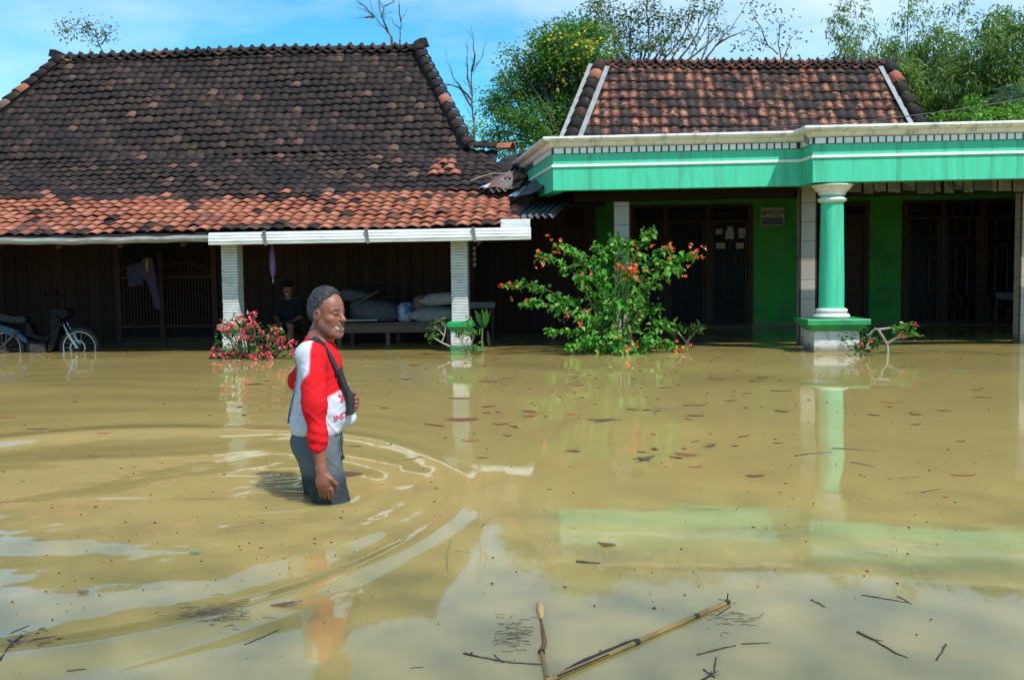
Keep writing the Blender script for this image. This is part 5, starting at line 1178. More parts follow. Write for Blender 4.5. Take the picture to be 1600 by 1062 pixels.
pillow('sack', at(655, 482, 17.05), (.16, .20, .26), brown_s, 'slumped brown sack squeezed behind the pale sacks', 'sack', 0, R(20), 7)
pillow('plastic_bundle', at(634, 489, 16.85), (.15, .2, .20), bluew, 'blue and white plastic bundle between the tarpaulin and the sacks', 'bundle', 0, 0, 9)
pillow('tarpaulin_heap', at(588, 486, 17.0), (.45, .38, .22), tarp_m, 'dark grey folded tarpaulin heaped on the wooden platform', 'tarpaulin', 0, R(6), 11, 3.2)
pillow('tarpaulin_heap', at(556, 462, 17.1), (.30, .3, .14), tarp_m, 'smaller dark tarpaulin roll just behind the wading man\'s head', 'tarpaulin', 0, R(8), 13, 3.0)
o = MB().tube([at(547, 480, 16.5), at(590, 455, 16.7)], .014, 6).build('bamboo_pole', plat_m); tag(o, 'thin brown stick slanting over the dark tarpaulin', 'stick')
o = MB().box(-.3, .3, -.2, .2, 0, .03, b=.006).build('folded_sheet', pmat('pale_folded_sheet', (.3, .3, .3), None, .7, 10)); o.location = at(565, 501, 16.7); tag(o, 'flat pale folded sheet on the platform edge beside the man', 'sheet')
# rack, small table, things hanging
rk = empty('wall_rack', at(602, 430, 17.55)); rk.rotation_euler = (0, 0, R(-4)); tag(rk, 'dark metal rack standing behind the tarpaulin against the plank wall', 'rack'); rk.location.z = FLZ
for a in (-.33, .33): MB().tube([(a, 0, 0), (a, 0, 1.72)], .014, 6).build('upright', engine_m, rk)
for z_ in (.75, 1.05, 1.32, 1.55): MB().tube([(-.33, 0, z_), (.33, 0, z_)], .012, 6).build('rung', engine_m, rk)
tb = empty('side_table', (at(752, 470, 17.2).x, 17.2, FLZ)); tag(tb, 'small dark table with pale cloth edge right of the ribbed column', 'table'); tz = at(752, 472, 17.2).z - FLZ
MB().box(-.24, .24, -.2, .2, tz - .03, tz).build('table_top', wood_frame, tb); MB().box(-.25, .25, -.21, -.2, tz - .10, tz + .005).build('cloth_edge', pmat('dingy_cloth', (.16, .16, .17), (.1, .1, .11), .9, 20), tb)
for a in (-.2, .2):
    for b in (-.16, .16): MB().box(a - .02, a + .02, b - .02, b + .02, 0, tz - .03).build('leg', wood_frame, tb)
purple = pmat('purple_cloth', (.06, .026, .085), (.045, .02, .065), .8, 9); purp2 = pmat('violet_nylon', (.13, .10, .40), (.22, .10, .20), .5, 5); yel = pmat('yellow_stripe', (.35, .30, .02), None, .8, 10)
um = empty('folded_umbrella', at(425, 384, 15.6)); tag(um, 'folded violet umbrella hanging point down from the veranda beam', 'umbrella')
MB().lathe([(.012, .0), (.04, -.10), (.052, -.28), (.045, -.42), (.02, -.50), (.006, -.53)], 10).build('canopy', purp2, um, smooth=True); MB().tube([(0, 0, .12), (0, 0, -.6)], .006, 6).build('shaft', chrome, um)
gar = empty('hanging_jacket', at(231, 405, 17.55)); tag(gar, 'purple jacket with yellow stripe hanging on the slatted door', 'jacket')
def clothM(pts, th, mat, name, par):
    n = len(pts) // 2; vs = []; fs = []
    for i in range(2):
        for (a, b) in pts: vs.append((a, -th if i == 0 else 0, b))
    m_ = len(pts); fs = [tuple(range(m_)), tuple(range(2 * m_ - 1, m_ - 1, -1))] + [(i, i + m_, (i + 1) % m_ + m_, (i + 1) % m_) for i in range(m_)]; o_ = mesh_obj(name, vs, fs, mat, par)
    bv = o_.modifiers.new('b', 'BEVEL'); bv.width = .02; bv.segments = 2; return o_
clothM([(-.10, .0), (.02, .04), (.10, .02), (.14, -.25), (.18, -.55), (.24, -.90), (.12, -.93), (.05, -.65), (-.02, -.4), (-.12, -.35)], .06, purple, 'sleeve', gar); clothM([(-.02, .01), (.02, .02), (.02, -.22), (-.02, -.23)], .068, yel, 'stripe', gar)
clothM([(-.38, -.12), (-.10, -.04), (-.08, -.48), (-.36, -.50)], .05, pmat('dark_blue_cloth', (.03, .025, .07), None, .8, 9), 'body_panel', gar)
hs = empty('hanging_string', at(741, 378, 15.7)); tag(hs, 'string of small pale pots hanging beside the right ribbed column', 'hanging decoration'); MB().tube([(0, 0, 0), (0, 0, -.42)], .003, 4).build('string', brk, hs)
for i in range(4): MB().lathe([(.01, 0), (.028, -.015), (.03, -.05), (.015, -.07)], 8, M=Matrix.Translation((0, 0, -.06 - .09 * i))).build('pot', pmat('dull_shell', (.20, .21, .18), None, .8, 20) if i == 0 else bpy.data.materials['dull_shell'], hs)
# stool with cloth in the right porch
tq = at(1568, 470, 18.6); ts = empty('small_table', (tq.x, tq.y, FLZ)); tag(ts, 'dark little table with a grey cloth hanging off it in the right porch', 'table'); tz = at(1568, 458, 18.6).z - FLZ
MB().box(-.28, .26, -.2, .2, tz - .03, tz, b=.006).build('table_top', wood_frame, ts)
for a in (-.22, .2):
    for b in (-.15, .15): MB().box(a - .02, a + .02, b - .02, b + .02, 0, tz - .03).build('leg', wood_frame, ts)
clm = pmat('grey_cloth', (.075, .08, .085), (.05, .053, .058), .9, 12); clothM([(-.29, .02), (.28, .02), (.29, -.16), (.24, -.30), (.16, -.32), (.13, -.14), (-.25, -.10)], .03, clm, 'draped_cloth', ts).location = (0, -.21, tz)

# ------------------------------------------------------------------ plants in the water
bark = pmat('twig_bark', (.12, .09, .06), (.07, .05, .035), .85, 20); bark_pale = pmat('pale_succulent_stem', (.34, .30, .24), (.24, .21, .16), .7, 14)
lf_boug = leafmat('bougainvillea_leaf', [(0, (.04, .18, .02)), (.4, (.07, .29, .03)), (.75, (.12, .38, .042)), (.93, (.22, .44, .06)), (1, (.34, .36, .07))])
lf_dark = leafmat('glossy_dark_leaf', [(0, (.016, .075, .014)), (.5, (.03, .13, .02)), (.85, (.07, .21, .03)), (1, (.18, .26, .04))], .35)
lf_ade = leafmat('desert_rose_leaf', [(0, (.05, .17, .025)), (.5, (.09, .25, .035)), (1, (.18, .34, .06))], .35)
fl_or = leafmat('orange_bract', [(0, (.72, .10, .035)), (.5, (.80, .17, .07)), (1, (.80, .28, .10))], .6, .3); fl_pk = leafmat('pink_petal', [(0, (.66, .04, .10)), (.5, (.76, .09, .155)), (.85, (.80, .18, .20)), (1, (.72, .34, .18))], .6, .3); fl_rd = leafmat('red_petal', [(0, (.7, .04, .05)), (1, (.8, .1, .1))], .5, .3)
def bez(a, b, c, n): return [a * (1 - u) ** 2 + b * 2 * u * (1 - u) + c * u * u for u in [i / n for i in range(n + 1)]]
# bougainvillea
bY = 14.35; bc = at(965, 556, bY); bush = empty('bougainvillea', (bc.x, bY, 0)); tag(bush, 'sprawling green bougainvillea with orange blossoms in front of the left tiled pillar', 'shrub')
org = Vector((0, 0, GZ)); g = random.Random(31)
tips = [(797, 446, -.2), (842, 402, .1), (868, 385, .2), (905, 430, -.3), (815, 476, -.5), (855, 520, -.5), (885, 545, -.6), (930, 385, .4), (960, 372, .35), (1020, 360, .1), (1000, 400, -.2), (1083, 398, -.1), (1065, 420, -.3), (1045, 390, .2), (985, 425, -.5), (940, 430, -.45), (905, 490, -.7), (960, 470, -.6),
        (1000, 470, -.4), (1040, 505, -.5), (1020, 530, -.7), (1060, 545, -.3), (950, 520, -.8), (975, 545, -.8), (1000, 550, -.6), (915, 530, -.7), (870, 470, -.1), (900, 400, .3), (935, 460, .3), (985, 380, .3), (1010, 440, .3), (1030, 480, .3), (925, 500, .2), (990, 500, .1)]
stems = MB(); LP = []; LD = []; FP = []; FD = []
for i, (px, py, yo) in enumerate(tips):
    e = at(px, py, bY + yo) - Vector(bush.location); b_ = org + Vector((g.uniform(-.18, .18), g.uniform(-.15, .15), 0)); md = Vector((b_.x * .4 + e.x * .35 + g.uniform(-.1, .1), e.y * .4, max(e.z * .95, .25) + .15 * abs(e.x)))
    pts = bez(b_, md, e, 14); stems.tube(pts, [.016 * (1 - .75 * k / 14) for k in range(15)], 5); Lc = (e - b_).length
    n = int(30 + 26 * Lc)
    for k in range(n):
        u = .30 + .70 * g.random() ** .65; j = min(13, int(u * 14)); p_ = pts[j].lerp(pts[j + 1], u * 14 - j); d = (pts[j + 1] - pts[j]).normalized()
        sp = .030 + .085 * (1 - u); q_ = p_ + Vector((g.gauss(0, sp), g.gauss(0, sp), g.gauss(0, sp * .8)))
        if q_.z < .02: q_.z = .02 + g.random() * .08
        LP.append(q_); LD.append(d * .4 + Vector((g.gauss(0, .6), g.gauss(0, .6) - .35, g.gauss(0, .5))))
    fl = {0: 6, 1: 5, 2: 6, 3: 2, 9: 0, 11: 9, 12: 3, 13: 9, 14: 22, 21: 6, 23: 3, 16: 3, 10: 6, 4: 3}.get(i, 0)
    for k in range(fl): q_ = e + Vector((g.gauss(0, .085), g.gauss(0, .06) - .03, g.gauss(0, .075))); q_.z = max(q_.z, .04); FP.append(q_); FD.append(Vector((g.gauss(0, 1), -1 + g.gauss(0, .6), g.gauss(0, 1))))
stems.build('stems', bark, bush)
V, Fc = leaves_mesh(np.array(LP), .098, np.array(LD), 3, droop=.45, aspect=.78, jit=.3); o = mesh_obj('foliage', V, Fc, lf_boug, bush); o['kind'] = 'stuff'
FPn = np.repeat(np.array(FP), 4, 0) + rng.normal(size=(len(FP) * 4, 3)) * .012; V, Fc = leaves_mesh(FPn, .055, np.repeat(np.array(FD), 4, 0), 5, aspect=.9, jit=.9); o = mesh_obj('blossoms', V, Fc, fl_or, bush); o['kind'] = 'stuff'
# pink euphorbia bush
eY = 14.2; ec = at(395, 562, eY); eb = empty('flowering_bush', (ec.x, eY, 0)); tag(eb, 'rounded bush covered in pink flower heads before the left ribbed column', 'shrub')
heads = [(349, 519, 1), (362, 512, 1), (352, 505, .7), (378, 500, .9), (397, 494, 1), (395, 510, 1.1), (381, 519, .9), (380, 530, 1), (392, 528, .6), (408, 520, .6), (415, 529, .8), (430, 518, .8), (426, 530, .7), (434, 536, 1), (441, 531, .8), (443, 545, .7), (337, 551, 1), (349, 553, .8), (352, 558, .8), (364, 550, .9), (382, 563, .9), (398, 563, 1), (417, 562, 1), (419, 550, .6), (459, 536, .8), (461, 551, .9), (368, 498, .6), (405, 545, .6), (343, 512, .6), (420, 541, .5)]
st2 = MB(); g = random.Random(41); LP = []; LD = []; hb = None
fhead = []
for k in range(26):
    a = g.uniform(0, 6.28); b = math.acos(g.uniform(-.2, 1)); fhead.append((math.sin(b) * math.cos(a), math.sin(b) * math.sin(a), math.cos(b)))
fhead = np.array(fhead); V, Fc = leaves_mesh(fhead * .035, .034, fhead + rng.normal(size=fhead.shape) * .5, 8, aspect=.95, jit=.4)
hm = bpy.data.meshes.new('flower_head'); hm.from_pydata(V.tolist(), [], Fc.tolist()); hm.materials.append(fl_pk)
for i, (px, py, s_) in enumerate(heads):
    yo = -.32 + .35 * (1 - abs(px - 395) / 70) * 0 + g.uniform(-.12, .22) + (.1 if py < 510 else -.06); e = at(px, py, eY + yo) - Vector(eb.location); e.z = max(e.z, .035)
    st2.tube(bez(Vector((g.uniform(-.2, .2), g.uniform(-.1, .1), GZ)), Vector((e.x * .5, e.y * .5, e.z * .7)), e, 6), .011, 5)
    shared('flower_head', hm, eb, Matrix.Translation(e) @ Euler((g.uniform(-.6, .9), g.uniform(-.5, .5), g.uniform(0, 6))).to_matrix().to_4x4() @ Matrix.Scale(1.55 * s_, 4))
    for k in range(6): LP.append(e + Vector((g.gauss(0, .07), g.gauss(.04, .06), g.gauss(-.05, .05)))); LD.append(Vector((g.gauss(0, 1), g.gauss(-.3, .6), g.gauss(.2, .5))))
for k in range(330):
    a = g.uniform(0, 6.28); rr_ = math.sqrt(g.random()); px = 395 + 62 * rr_ * math.cos(a); py = 536 + 33 * rr_ * math.sin(a); q_ = at(px, py, eY + g.uniform(-.2, .3)) - Vector(eb.location); q_.z = max(.03, q_.z); LP.append(q_); LD.append(Vector((g.gauss(0, 1), g.gauss(-.3, .7), g.gauss(.2, .6))))
st2.build('stems', bark, eb); L_ = np.array(LP); L_[:, 2] = np.maximum(L_[:, 2], .02); V, Fc = leaves_mesh(L_, .085, np.array(LD), 9, aspect=.5); o = mesh_obj('foliage', V, Fc, lf_dark, eb); o['kind'] = 'stuff'
# desert roses: few grey limbs, tufts of leaves at their ends
def desert_rose(px, py, Y, limbs, label, flowers=(), leafm=lf_ade, n=26, sz=.085, fm=fl_rd, rad=.022):
    c_ = at(px, py, Y); rt = empty('desert_rose', (c_.x, Y, 0)); tag(rt, label, 'plant'); st_ = MB(); LP = []; LD = []; g = random.Random(px)
    for pl, r_, tuft in limbs:
        pts = [at(a, b, Y + yo) - Vector(rt.location) for a, b, yo in pl]; 
        if pl[0][1] > py - 3: pts = [Vector((pts[0].x, pts[0].y, GZ))] + pts
        st_.tube(pts, [rad * r_ * (1 - .5 * k / (len(pts) - 1)) for k in range(len(pts))], 7)
        for k in range(int(n * tuft)): q_ = pts[-1] + Vector((g.gauss(0, .035), g.gauss(0, .035), g.gauss(0, .03))); q_.z = max(q_.z, .015); LP.append(q_); LD.append(Vector((g.gauss(0, 1), g.gauss(0, 1), g.gauss(.35, .5))))
    st_.build('stem', bark_pale, rt, smooth=True); V, Fc = leaves_mesh(np.array(LP), sz, np.array(LD), px, aspect=.36, jit=.2); o = mesh_obj('foliage', V, Fc, leafm, rt); o['kind'] = 'stuff'
    for i, (a, b, yo) in enumerate(flowers):
        e = at(a, b, Y + yo) - Vector(rt.location); V, Fc = leaves_mesh(np.tile(np.array(e), (6, 1)), .06, rng.normal(size=(6, 3)) + np.array([0, -.6, .3]), 60 + i, aspect=.8, jit=.5); mesh_obj('flower', V, Fc, fm, rt)
    return rt
desert_rose(1388, 556, 13.3, [([(1387, 557, 0), (1386, 537, 0), (1372, 515, 0), (1368, 513, 0), (1352, 528, .05)], 1.0, .3), ([(1386, 537, 0), (1400, 528, -.05), (1412, 517, -.05)], .8, 1.2), ([(1372, 515, 0), (1392, 512, 0), (1402, 515, 0)], .7, 1.1), ([(1400, 528, -.05), (1425, 524, -.1)], .6, 1.3), ([(1402, 515, 0), (1418, 508, 0)], .5, .9)],
            'thin grey desert rose with red flowers right of the green column', [(1429, 508, -.1), (1407, 524, -.1)], rad=.026)
desert_rose(1350, 557, 13.05, [([(1349, 557, 0), (1340, 545, 0), (1326, 540, 0), (1320, 532, 0)], .6, .5), ([(1349, 557, 0), (1352, 545, 0)], .6, 1.3), ([(1352, 545, 0), (1368, 540, .05)], .5, 1.3), ([(1352, 545, 0), (1358, 534, .1)], .5, 1.2), ([(1349, 550, 0), (1340, 546, -.1)], .5, 1.2), ([(1340, 545, 0), (1328, 527, 0)], .4, .4), ([(1358, 534, .1), (1353, 519, .1)], .4, .7)],
            'low bushy desert rose at the foot of the green column pedestal', [(1343, 537, -.1), (1360, 535, -.1)], leafm=lf_dark)
desert_rose(735, 549, 14.3, [([(733, 549, 0), (712, 545, 0), (690, 535, 0), (675, 526, -.05)], .9, .9), ([(690, 535, 0), (694, 525, 0), (685, 514, 0), (678, 510, 0)], .6, .6), ([(694, 525, 0), (696, 512, 0), (690, 503, 0)], .5, .8), ([(733, 549, 0), (722, 535, -.1), (717, 522, -.1)], .8, 1.8), ([(733, 549, 0), (738, 535, -.05), (741, 520, -.05)], .8, 1.4), ([(722, 535, -.1), (728, 505, -.1)], .4, .7), ([(738, 535, 0), (735, 525, -.1)], .5, 1.2), ([(733, 549, 0), (745, 546, -.1)], .6, 1.4)],
            'spreading desert rose in front of the right ribbed column', [], n=24)
# young palm with a split leaf, frangipani by the window
yp = empty('young_palm', (at(753, 550, 14.5).x, 14.5, 0)); tag(yp, 'young palm with one upright ragged leaf beside the right ribbed column', 'plant'); yl = Vector(yp.location)
MB().tube([Vector((0, 0, GZ)), at(754, 548, 14.5) - yl, at(753, 528, 14.5) - yl, at(754, 512, 14.5) - yl], [.02, .026, .016, .012], 8).build('stem', pmat('green_stem', (.10, .14, .05), (.07, .09, .035), .6, 20), yp)
for i, poly in enumerate(([(753, 513), (744, 500), (741, 483), (750, 492), (753, 482)], [(753, 513), (753, 482), (757, 490), (760, 482), (763, 492), (761, 505)], [(753, 513), (761, 505), (766, 484), (764, 500), (759, 511)], [(753, 513), (744, 507), (737, 500), (745, 512)], [(763, 540), (761, 528), (762, 517), (765, 524), (766, 540)])):
    vs = [at(a, b, 14.5 - .06 * math.sin(k + i) + .03 * i) - yl for k, (a, b) in enumerate(poly)]; n_ = len(vs)
    o = mesh_obj('leaf_blade', vs, [tuple(range(n_))], lf_dark if i < 4 else bark, yp); sd = o.modifiers.new('s', 'SOLIDIFY'); sd.thickness = .006
desert_rose(1075, 548, 14.9, [([(1072, 549, 0), (1073, 535, 0), (1080, 520, 0)], .8, 1.3), ([(1073, 535, 0), (1062, 522, 0), (1058, 512, 0)], .6, 1.0), ([(1073, 535, 0), (1090, 515, -.1)], .5, 1.0), ([(1062, 522, 0), (1046, 512, 0)], .5, .9)], 'small frangipani with one yellow flower below the brown window', [(1084, 508, -.1), (1084, 511, -.12)], leafm=lf_dark, n=14, sz=.16, fm=leafmat('yellow_petal', [(0, (.6, .42, .12)), (1, (.65, .3, .15))]))
# ------------------------------------------------------------------ trees behind the houses
tbark = pmat('grey_brown_bark', (.10, .085, .07), (.06, .05, .042), .9, 8, stretch=(4, 4, .6), bmp=.4, bscale=20); tbark_l = pmat('pale_bare_bark', (.11, .085, .075), (.07, .055, .05), .9, 8)
lf_tree = leafmat('acacia_leaf', [(0, (.045, .15, .03)), (.45, (.08, .23, .038)), (.8, (.15, .34, .05)), (1, (.26, .40, .06))], .5, .5); lf_olive = leafmat('olive_tree_leaf', [(0, (.05, .10, .03)), (.5, (.09, .155, .045)), (.85, (.17, .23, .07)), (1, (.25, .23, .09))], .5, .4)
lf_bam = leafmat('bamboo_leaf', [(0, (.10, .22, .05)), (.5, (.17, .32, .07)), (.85, (.26, .40, .10)), (1, (.36, .40, .14))], .45, .5); lf_bright = leafmat('bright_shrub_leaf', [(0, (.07, .24, .02)), (.6, (.13, .34, .03)), (1, (.22, .40, .05))], .45, .35)
fl_y = leafmat('yellow_blossom', [(0, (.62, .46, .03)), (1, (.74, .58, .06))], .6, .3)
def limb(mb, a, b, r0, r1, g, n=6, wob=.06):
    L_ = (b - a).length; pts = []; ph = [g.uniform(0, 6.28) for _ in range(4)]
    for i in range(n + 1):
        u = i / n; k = math.sin(math.pi * u); pts.append(a.lerp(b, u) + Vector((math.sin(3 * u + ph[0]) * wob * L_ * k, math.sin(4 * u + ph[1]) * wob * L_ * k, math.sin(3 * u + ph[2]) * wob * L_ * .6 * k)))
    mb.tube(pts, [r0 + (r1 - r0) * i / n for i in range(n + 1)], 6 if r0 > .03 else 4); return pts
def twigs(mb, a, d, L_, r, depth, g, tips, spread=.5, n=3, up=.15):
    b = a + d * L_; pts = limb(mb, a, b, r, r * .55, g, 4, .05); tips.append((b, d))
    if depth == 0: return
    for i in range(n):
        q = pts[g.choice((2, 3, 4))]; nd_ = (d + Vector((g.gauss(0, spread), g.gauss(0, spread), g.gauss(up, spread)))).normalized(); twigs(mb, q, nd_, L_ * g.uniform(.5, .75), r * .5, depth - 1, g, tips, spread, n, up)
def crown_tree(name, base_px, Y, blobs, lsize, per, mat, label, seed, trunk_r=.16, flowers=None, clump=.28, nleaf=26, aspect=.5, fork=None, cat='tree', bk_=None, droop=.1, flat=1.0):
    c_ = at(base_px, 430, Y); rt = empty(name, (c_.x, Y, GZ)); tag(rt, label, cat); g = random.Random(seed); gr = np.random.default_rng(seed); org = Vector(rt.location); wood = MB()
    fk = (at(fork[0], fork[1], Y) if fork else at(base_px, 250, Y)) - org; limb(wood, Vector((0, 0, 0)), fk, trunk_r, trunk_r * .6, g, 8, .02)
    LP = []; LD = []; FPs = []
    for i, (px, py, rpx, *fl) in enumerate(blobs):
        yo = g.uniform(-1, 1) * .9; rad = rpx / F * Y; cc = at(px, py, Y + yo) - org; pts = limb(wood, fk.lerp(cc, .0), cc, trunk_r * .34, .02, g, 7, .07)
        nc = max(4, int(per * (rpx / 30) ** 2))
        for k in range(nc):
            v = gr.normal(size=3); v /= np.linalg.norm(v); v *= rad * gr.uniform(.25, 1.08) ** .7; q = np.array(cc) + v * np.array([1, 1, flat])
            if k % 3 == 0: limb(wood, pts[g.choice((4, 5, 6))], Vector(q), .018, .006, g, 3, .08)
            m_ = int(nleaf * gr.uniform(.6, 1.4)); off = gr.normal(size=(m_, 3)) * np.array([clump, clump, clump * .55]); LP.append(q + off); LD.append(off / clump * .5 + v / (np.linalg.norm(v) + 1e-6) * .6)
            if fl and gr.random() < fl[0] * .5 and v[2] > -rad * .2: FPs.append(q + gr.normal(size=(9, 3)) * clump * 1.3 + np.array([0, -.55, .15]))
    wood.build('trunk', bk_ or tbark, rt); V, Fc = leaves_mesh(np.concatenate(LP), lsize, np.concatenate(LD), seed, aspect=aspect, droop=droop, jit=.5); o = mesh_obj('crown', V, Fc, mat, rt); o['kind'] = 'stuff'
    if FPs: V, Fc = leaves_mesh(np.concatenate(FPs), lsize * 1.1, None, seed + 1, aspect=.9); o = mesh_obj('blossoms', V, Fc, fl_y, rt); o['kind'] = 'stuff'
    return rt
crown_tree('acacia_tree', 872, 30, [(872, 62, 26, .0), (905, 52, 24, 0), (930, 60, 22, 0), (845, 58, 12), (890, 85, 30, .25), (850, 95, 28, .4), (930, 95, 26, .2), (820, 110, 18, .1), (805, 82, 11), (855, 130, 30, .35), (900, 125, 30, .4), (885, 165, 30, .1), (835, 150, 24, .1), (800, 140, 20), (780, 165, 20), (768, 150, 10), (830, 185, 24), (865, 200, 24), (795, 190, 20), (775, 205, 12), (840, 222, 20), (800, 225, 16), (770, 228, 12), (895, 195, 20), (785, 115, 9)],
           .12, 58, lf_tree, 'large green tree with yellow blossoms rising behind the left end of the right roof', 51, .22, clump=.20, nleaf=34, fork=(872, 225), aspect=.42)
crown_tree('olive_leaved_tree', 1000, 36, [(950, 20, 20), (925, 12, 12), (960, 52, 18), (985, 40, 18), (975, 80, 18), (1005, 72, 16), (1010, 20, 18), (1035, 45, 16), (1060, 25, 14), (1040, 75, 14), (1075, 60, 12), (1085, 12, 12), (945, 75, 16), (1110, 10, 10), (1125, 50, 7), (930, 45, 9)],
           .15, 36, lf_olive, 'tall thin crowned olive green tree above the right roof ridge', 53, .16, clump=.2, nleaf=20, fork=(1000, 150), aspect=.5)
def bare_tree(px, base_py, Y, arms, label, seed, r=.06, mat=None, leafm=None, nl=0, ls=.16, depth=2, cat='tree', name='bare_tree', tl=.9):
    c_ = at(px, 430, Y); rt = empty(name, (c_.x, Y, GZ)); tag(rt, label, cat); org = Vector(rt.location); g = random.Random(seed); wood = MB(); f_ = at(px, base_py, Y) - org
    limb(wood, Vector((0, 0, 0)), f_, r * 1.4, r, g, 8, .01); tips = []
    for arm in arms:
        pts = [at(a, b, Y + g.uniform(-.4, .4)) - org for a, b in arm]
        pts[0] = at(*arm[0], Y) - org; rr_ = r * .75
        for a, b in zip(pts, pts[1:]):
            pp = limb(wood, a, b, rr_, rr_ * .65, g, 4, .04); rr_ *= .65; d = (b - a).normalized()
            for k in range(2): twigs(wood, pp[g.choice((1, 2, 3, 4))], (d + Vector((g.gauss(0, .6), g.gauss(0, .5), g.gauss(.1, .4)))).normalized(), (b - a).length * g.uniform(.3, .6) * tl, rr_ * .45, depth - 1, g, tips)
        tips.append((pts[-1], (pts[-1] - pts[-2]).normalized())); twigs(wood, pts[-1], (pts[-1] - pts[-2]).normalized(), .35 * tl, rr_ * .5, 1, g, tips)
    wood.build('trunk', mat or tbark_l, rt)
    if leafm:
        gr = np.random.default_rng(seed); LP = []; LD = []
        for p_, d in tips:
            m_ = gr.poisson(nl); LP.append(np.array(p_) + gr.normal(size=(m_, 3)) * .16); LD.append(np.tile(np.array(d), (m_, 1)) * .5 + gr.normal(size=(m_, 3)) * .5)
        V, Fc = leaves_mesh(np.concatenate(LP), ls, np.concatenate(LD), seed, aspect=.45, droop=.3); o = mesh_obj('crown', V, Fc, leafm, rt); o['kind'] = 'stuff'
    return rt
bare_tree(741, 205, 28, [[(741, 205), (738, 150), (737, 112), (752, 92), (758, 68)], [(738, 160), (722, 140), (708, 122), (702, 102)], [(738, 150), (730, 122), (730, 88)], [(739, 170), (718, 138), (698, 132)], [(737, 112), (742, 85), (740, 62)]], 'slender bare tree standing in the gap between the two roofs', 61, .045, depth=2)
bare_tree(612, 60, 33, [[(612, 60), (604, 48), (592, 35), (582, 22), (578, -10)], [(606, 50), (598, 30), (593, 15), (590, -20)], [(584, 25), (572, 12), (558, 2)], [(596, 26), (600, 10), (612, 5), (622, -8)], [(584, 27), (570, 28)]], 'dark bare branches rising behind the middle of the left roof ridge', 62, .05, depth=2)
bare_tree(625, 62, 31, [[(625, 60), (625, 48), (627, 30), (636, 15)], [(625, 45), (616, 38), (613, 30)], [(626, 34), (624, 8)]], 'thin bare sapling behind the right end of the left roof ridge', 63, .03, depth=1, tl=.6)
bare_tree(1125, 120, 34, [[(1070, 110), (1088, 72), (1105, 40), (1125, 10), (1135, -20)], [(1095, 105), (1118, 72), (1145, 42), (1165, 5)], [(1092, 110), (1105, 70), (1108, 30), (1120, -15)], [(1118, 72), (1140, 58), (1160, 50)], [(1088, 72), (1075, 45), (1078, 10)]], 'leaning bare branched tree behind the middle of the right roof ridge', 64, .05, depth=2)
bare_tree(1222, 120, 30, [[(1222, 110), (1216, 70), (1218, 40), (1212, 28)], [(1216, 85), (1200, 72), (1180, 62), (1165, 68)], [(1200, 72), (1190, 45), (1178, 25)], [(1222, 95), (1232, 72)]], 'sparse leafy sapling above the right half of the right roof ridge', 65, .035, mat=tbark, leafm=lf_olive, nl=5, ls=.13, depth=1)
bare_tree(150, 85, 34, [[(160, 80), (152, 60), (140, 50), (115, 42), (103, 48)], [(152, 60), (150, 48), (128, 40)], [(158, 70), (168, 55)]], 'wispy sapling with tiny leaves behind the left end of the left ridge', 66, .04, mat=tbark, leafm=lf_olive, nl=5, ls=.13, depth=2, tl=.7)
bare_tree(737, 232, 25, [[(737, 232), (735, 218), (742, 205)], [(736, 225), (728, 212)]], 'small green seedling beside the bare tree between the roofs', 67, .02, mat=tbark, leafm=lf_bright, nl=9, ls=.13, depth=1, tl=.5)
# bamboo clumps: leaning culms with hanging sprays
def bamboo(name, cx, Y, culms, label, seed, per=55):
    rt = empty(name, (at(cx, 430, Y).x, Y, GZ)); tag(rt, label, 'bamboo'); org = Vector(rt.location); g = random.Random(seed); gr = np.random.default_rng(seed); wood = MB(); LP = []; LD = []
    for (bx0, tx, ty, r0) in culms:
        yo = g.uniform(-1.2, 1.2); base = Vector((at(bx0, 430, Y).x - org.x, yo * .6, 0)); top = at(tx, ty, Y + yo) - org; md = Vector((base.x * .75 + top.x * .25, yo, top.z * .7)); pts = bez(base, md, top, 16); wood.tube(pts, [r0 * (1 - .85 * k / 16) for k in range(17)], 6)
        for k in range(per):
            u = .45 + .55 * g.random() ** .8; j = min(15, int(u * 16)); p_ = np.array(pts[j].lerp(pts[j + 1], u * 16 - j)); L_ = g.uniform(.4, 1.5) * (1.15 - .5 * u); d = np.array([g.gauss(0, 1), g.gauss(0, .8), g.gauss(.1, .4)]); d /= np.linalg.norm(d); e = p_ + d * L_ + np.array([0, 0, -.25 * L_])
            if k % 2 == 0: wood.tube([Vector(p_), Vector((p_ + e) / 2 + np.array([0, 0, .06])), Vector(e)], [.008, .005, .003], 3)
            m_ = 42; uu = gr.uniform(.25, 1.05, size=(m_, 1)); LP.append(p_ + (e - p_) * uu + gr.normal(size=(m_, 3)) * .13); LD.append(np.tile(d * .5 + np.array([.25, 0, -.5]), (m_, 1)))
    wood.build('culms', tbark, rt); V, Fc = leaves_mesh(np.concatenate(LP), .17, np.concatenate(LD), seed, aspect=.19, droop=.25, jit=.45); o = mesh_obj('foliage', V, Fc, lf_bam, rt); o['kind'] = 'stuff'; return rt
bamboo('bamboo_clump', 1420, 30, [(1440, 1392, 60, .05), (1420, 1375, 95, .05), (1430, 1420, 70, .05), (1450, 1450, 60, .05), (1440, 1400, 120, .05), (1470, 1480, 90, .05), (1450, 1440, 120, .05), (1480, 1500, 110, .05), (1460, 1460, 40, .05), (1430, 1380, 140, .05), (1470, 1440, 150, .04), (1440, 1470, 160, .04), (1420, 1410, 165, .04)], 'dense green bamboo thicket behind the right hip of the right roof', 71, 46)
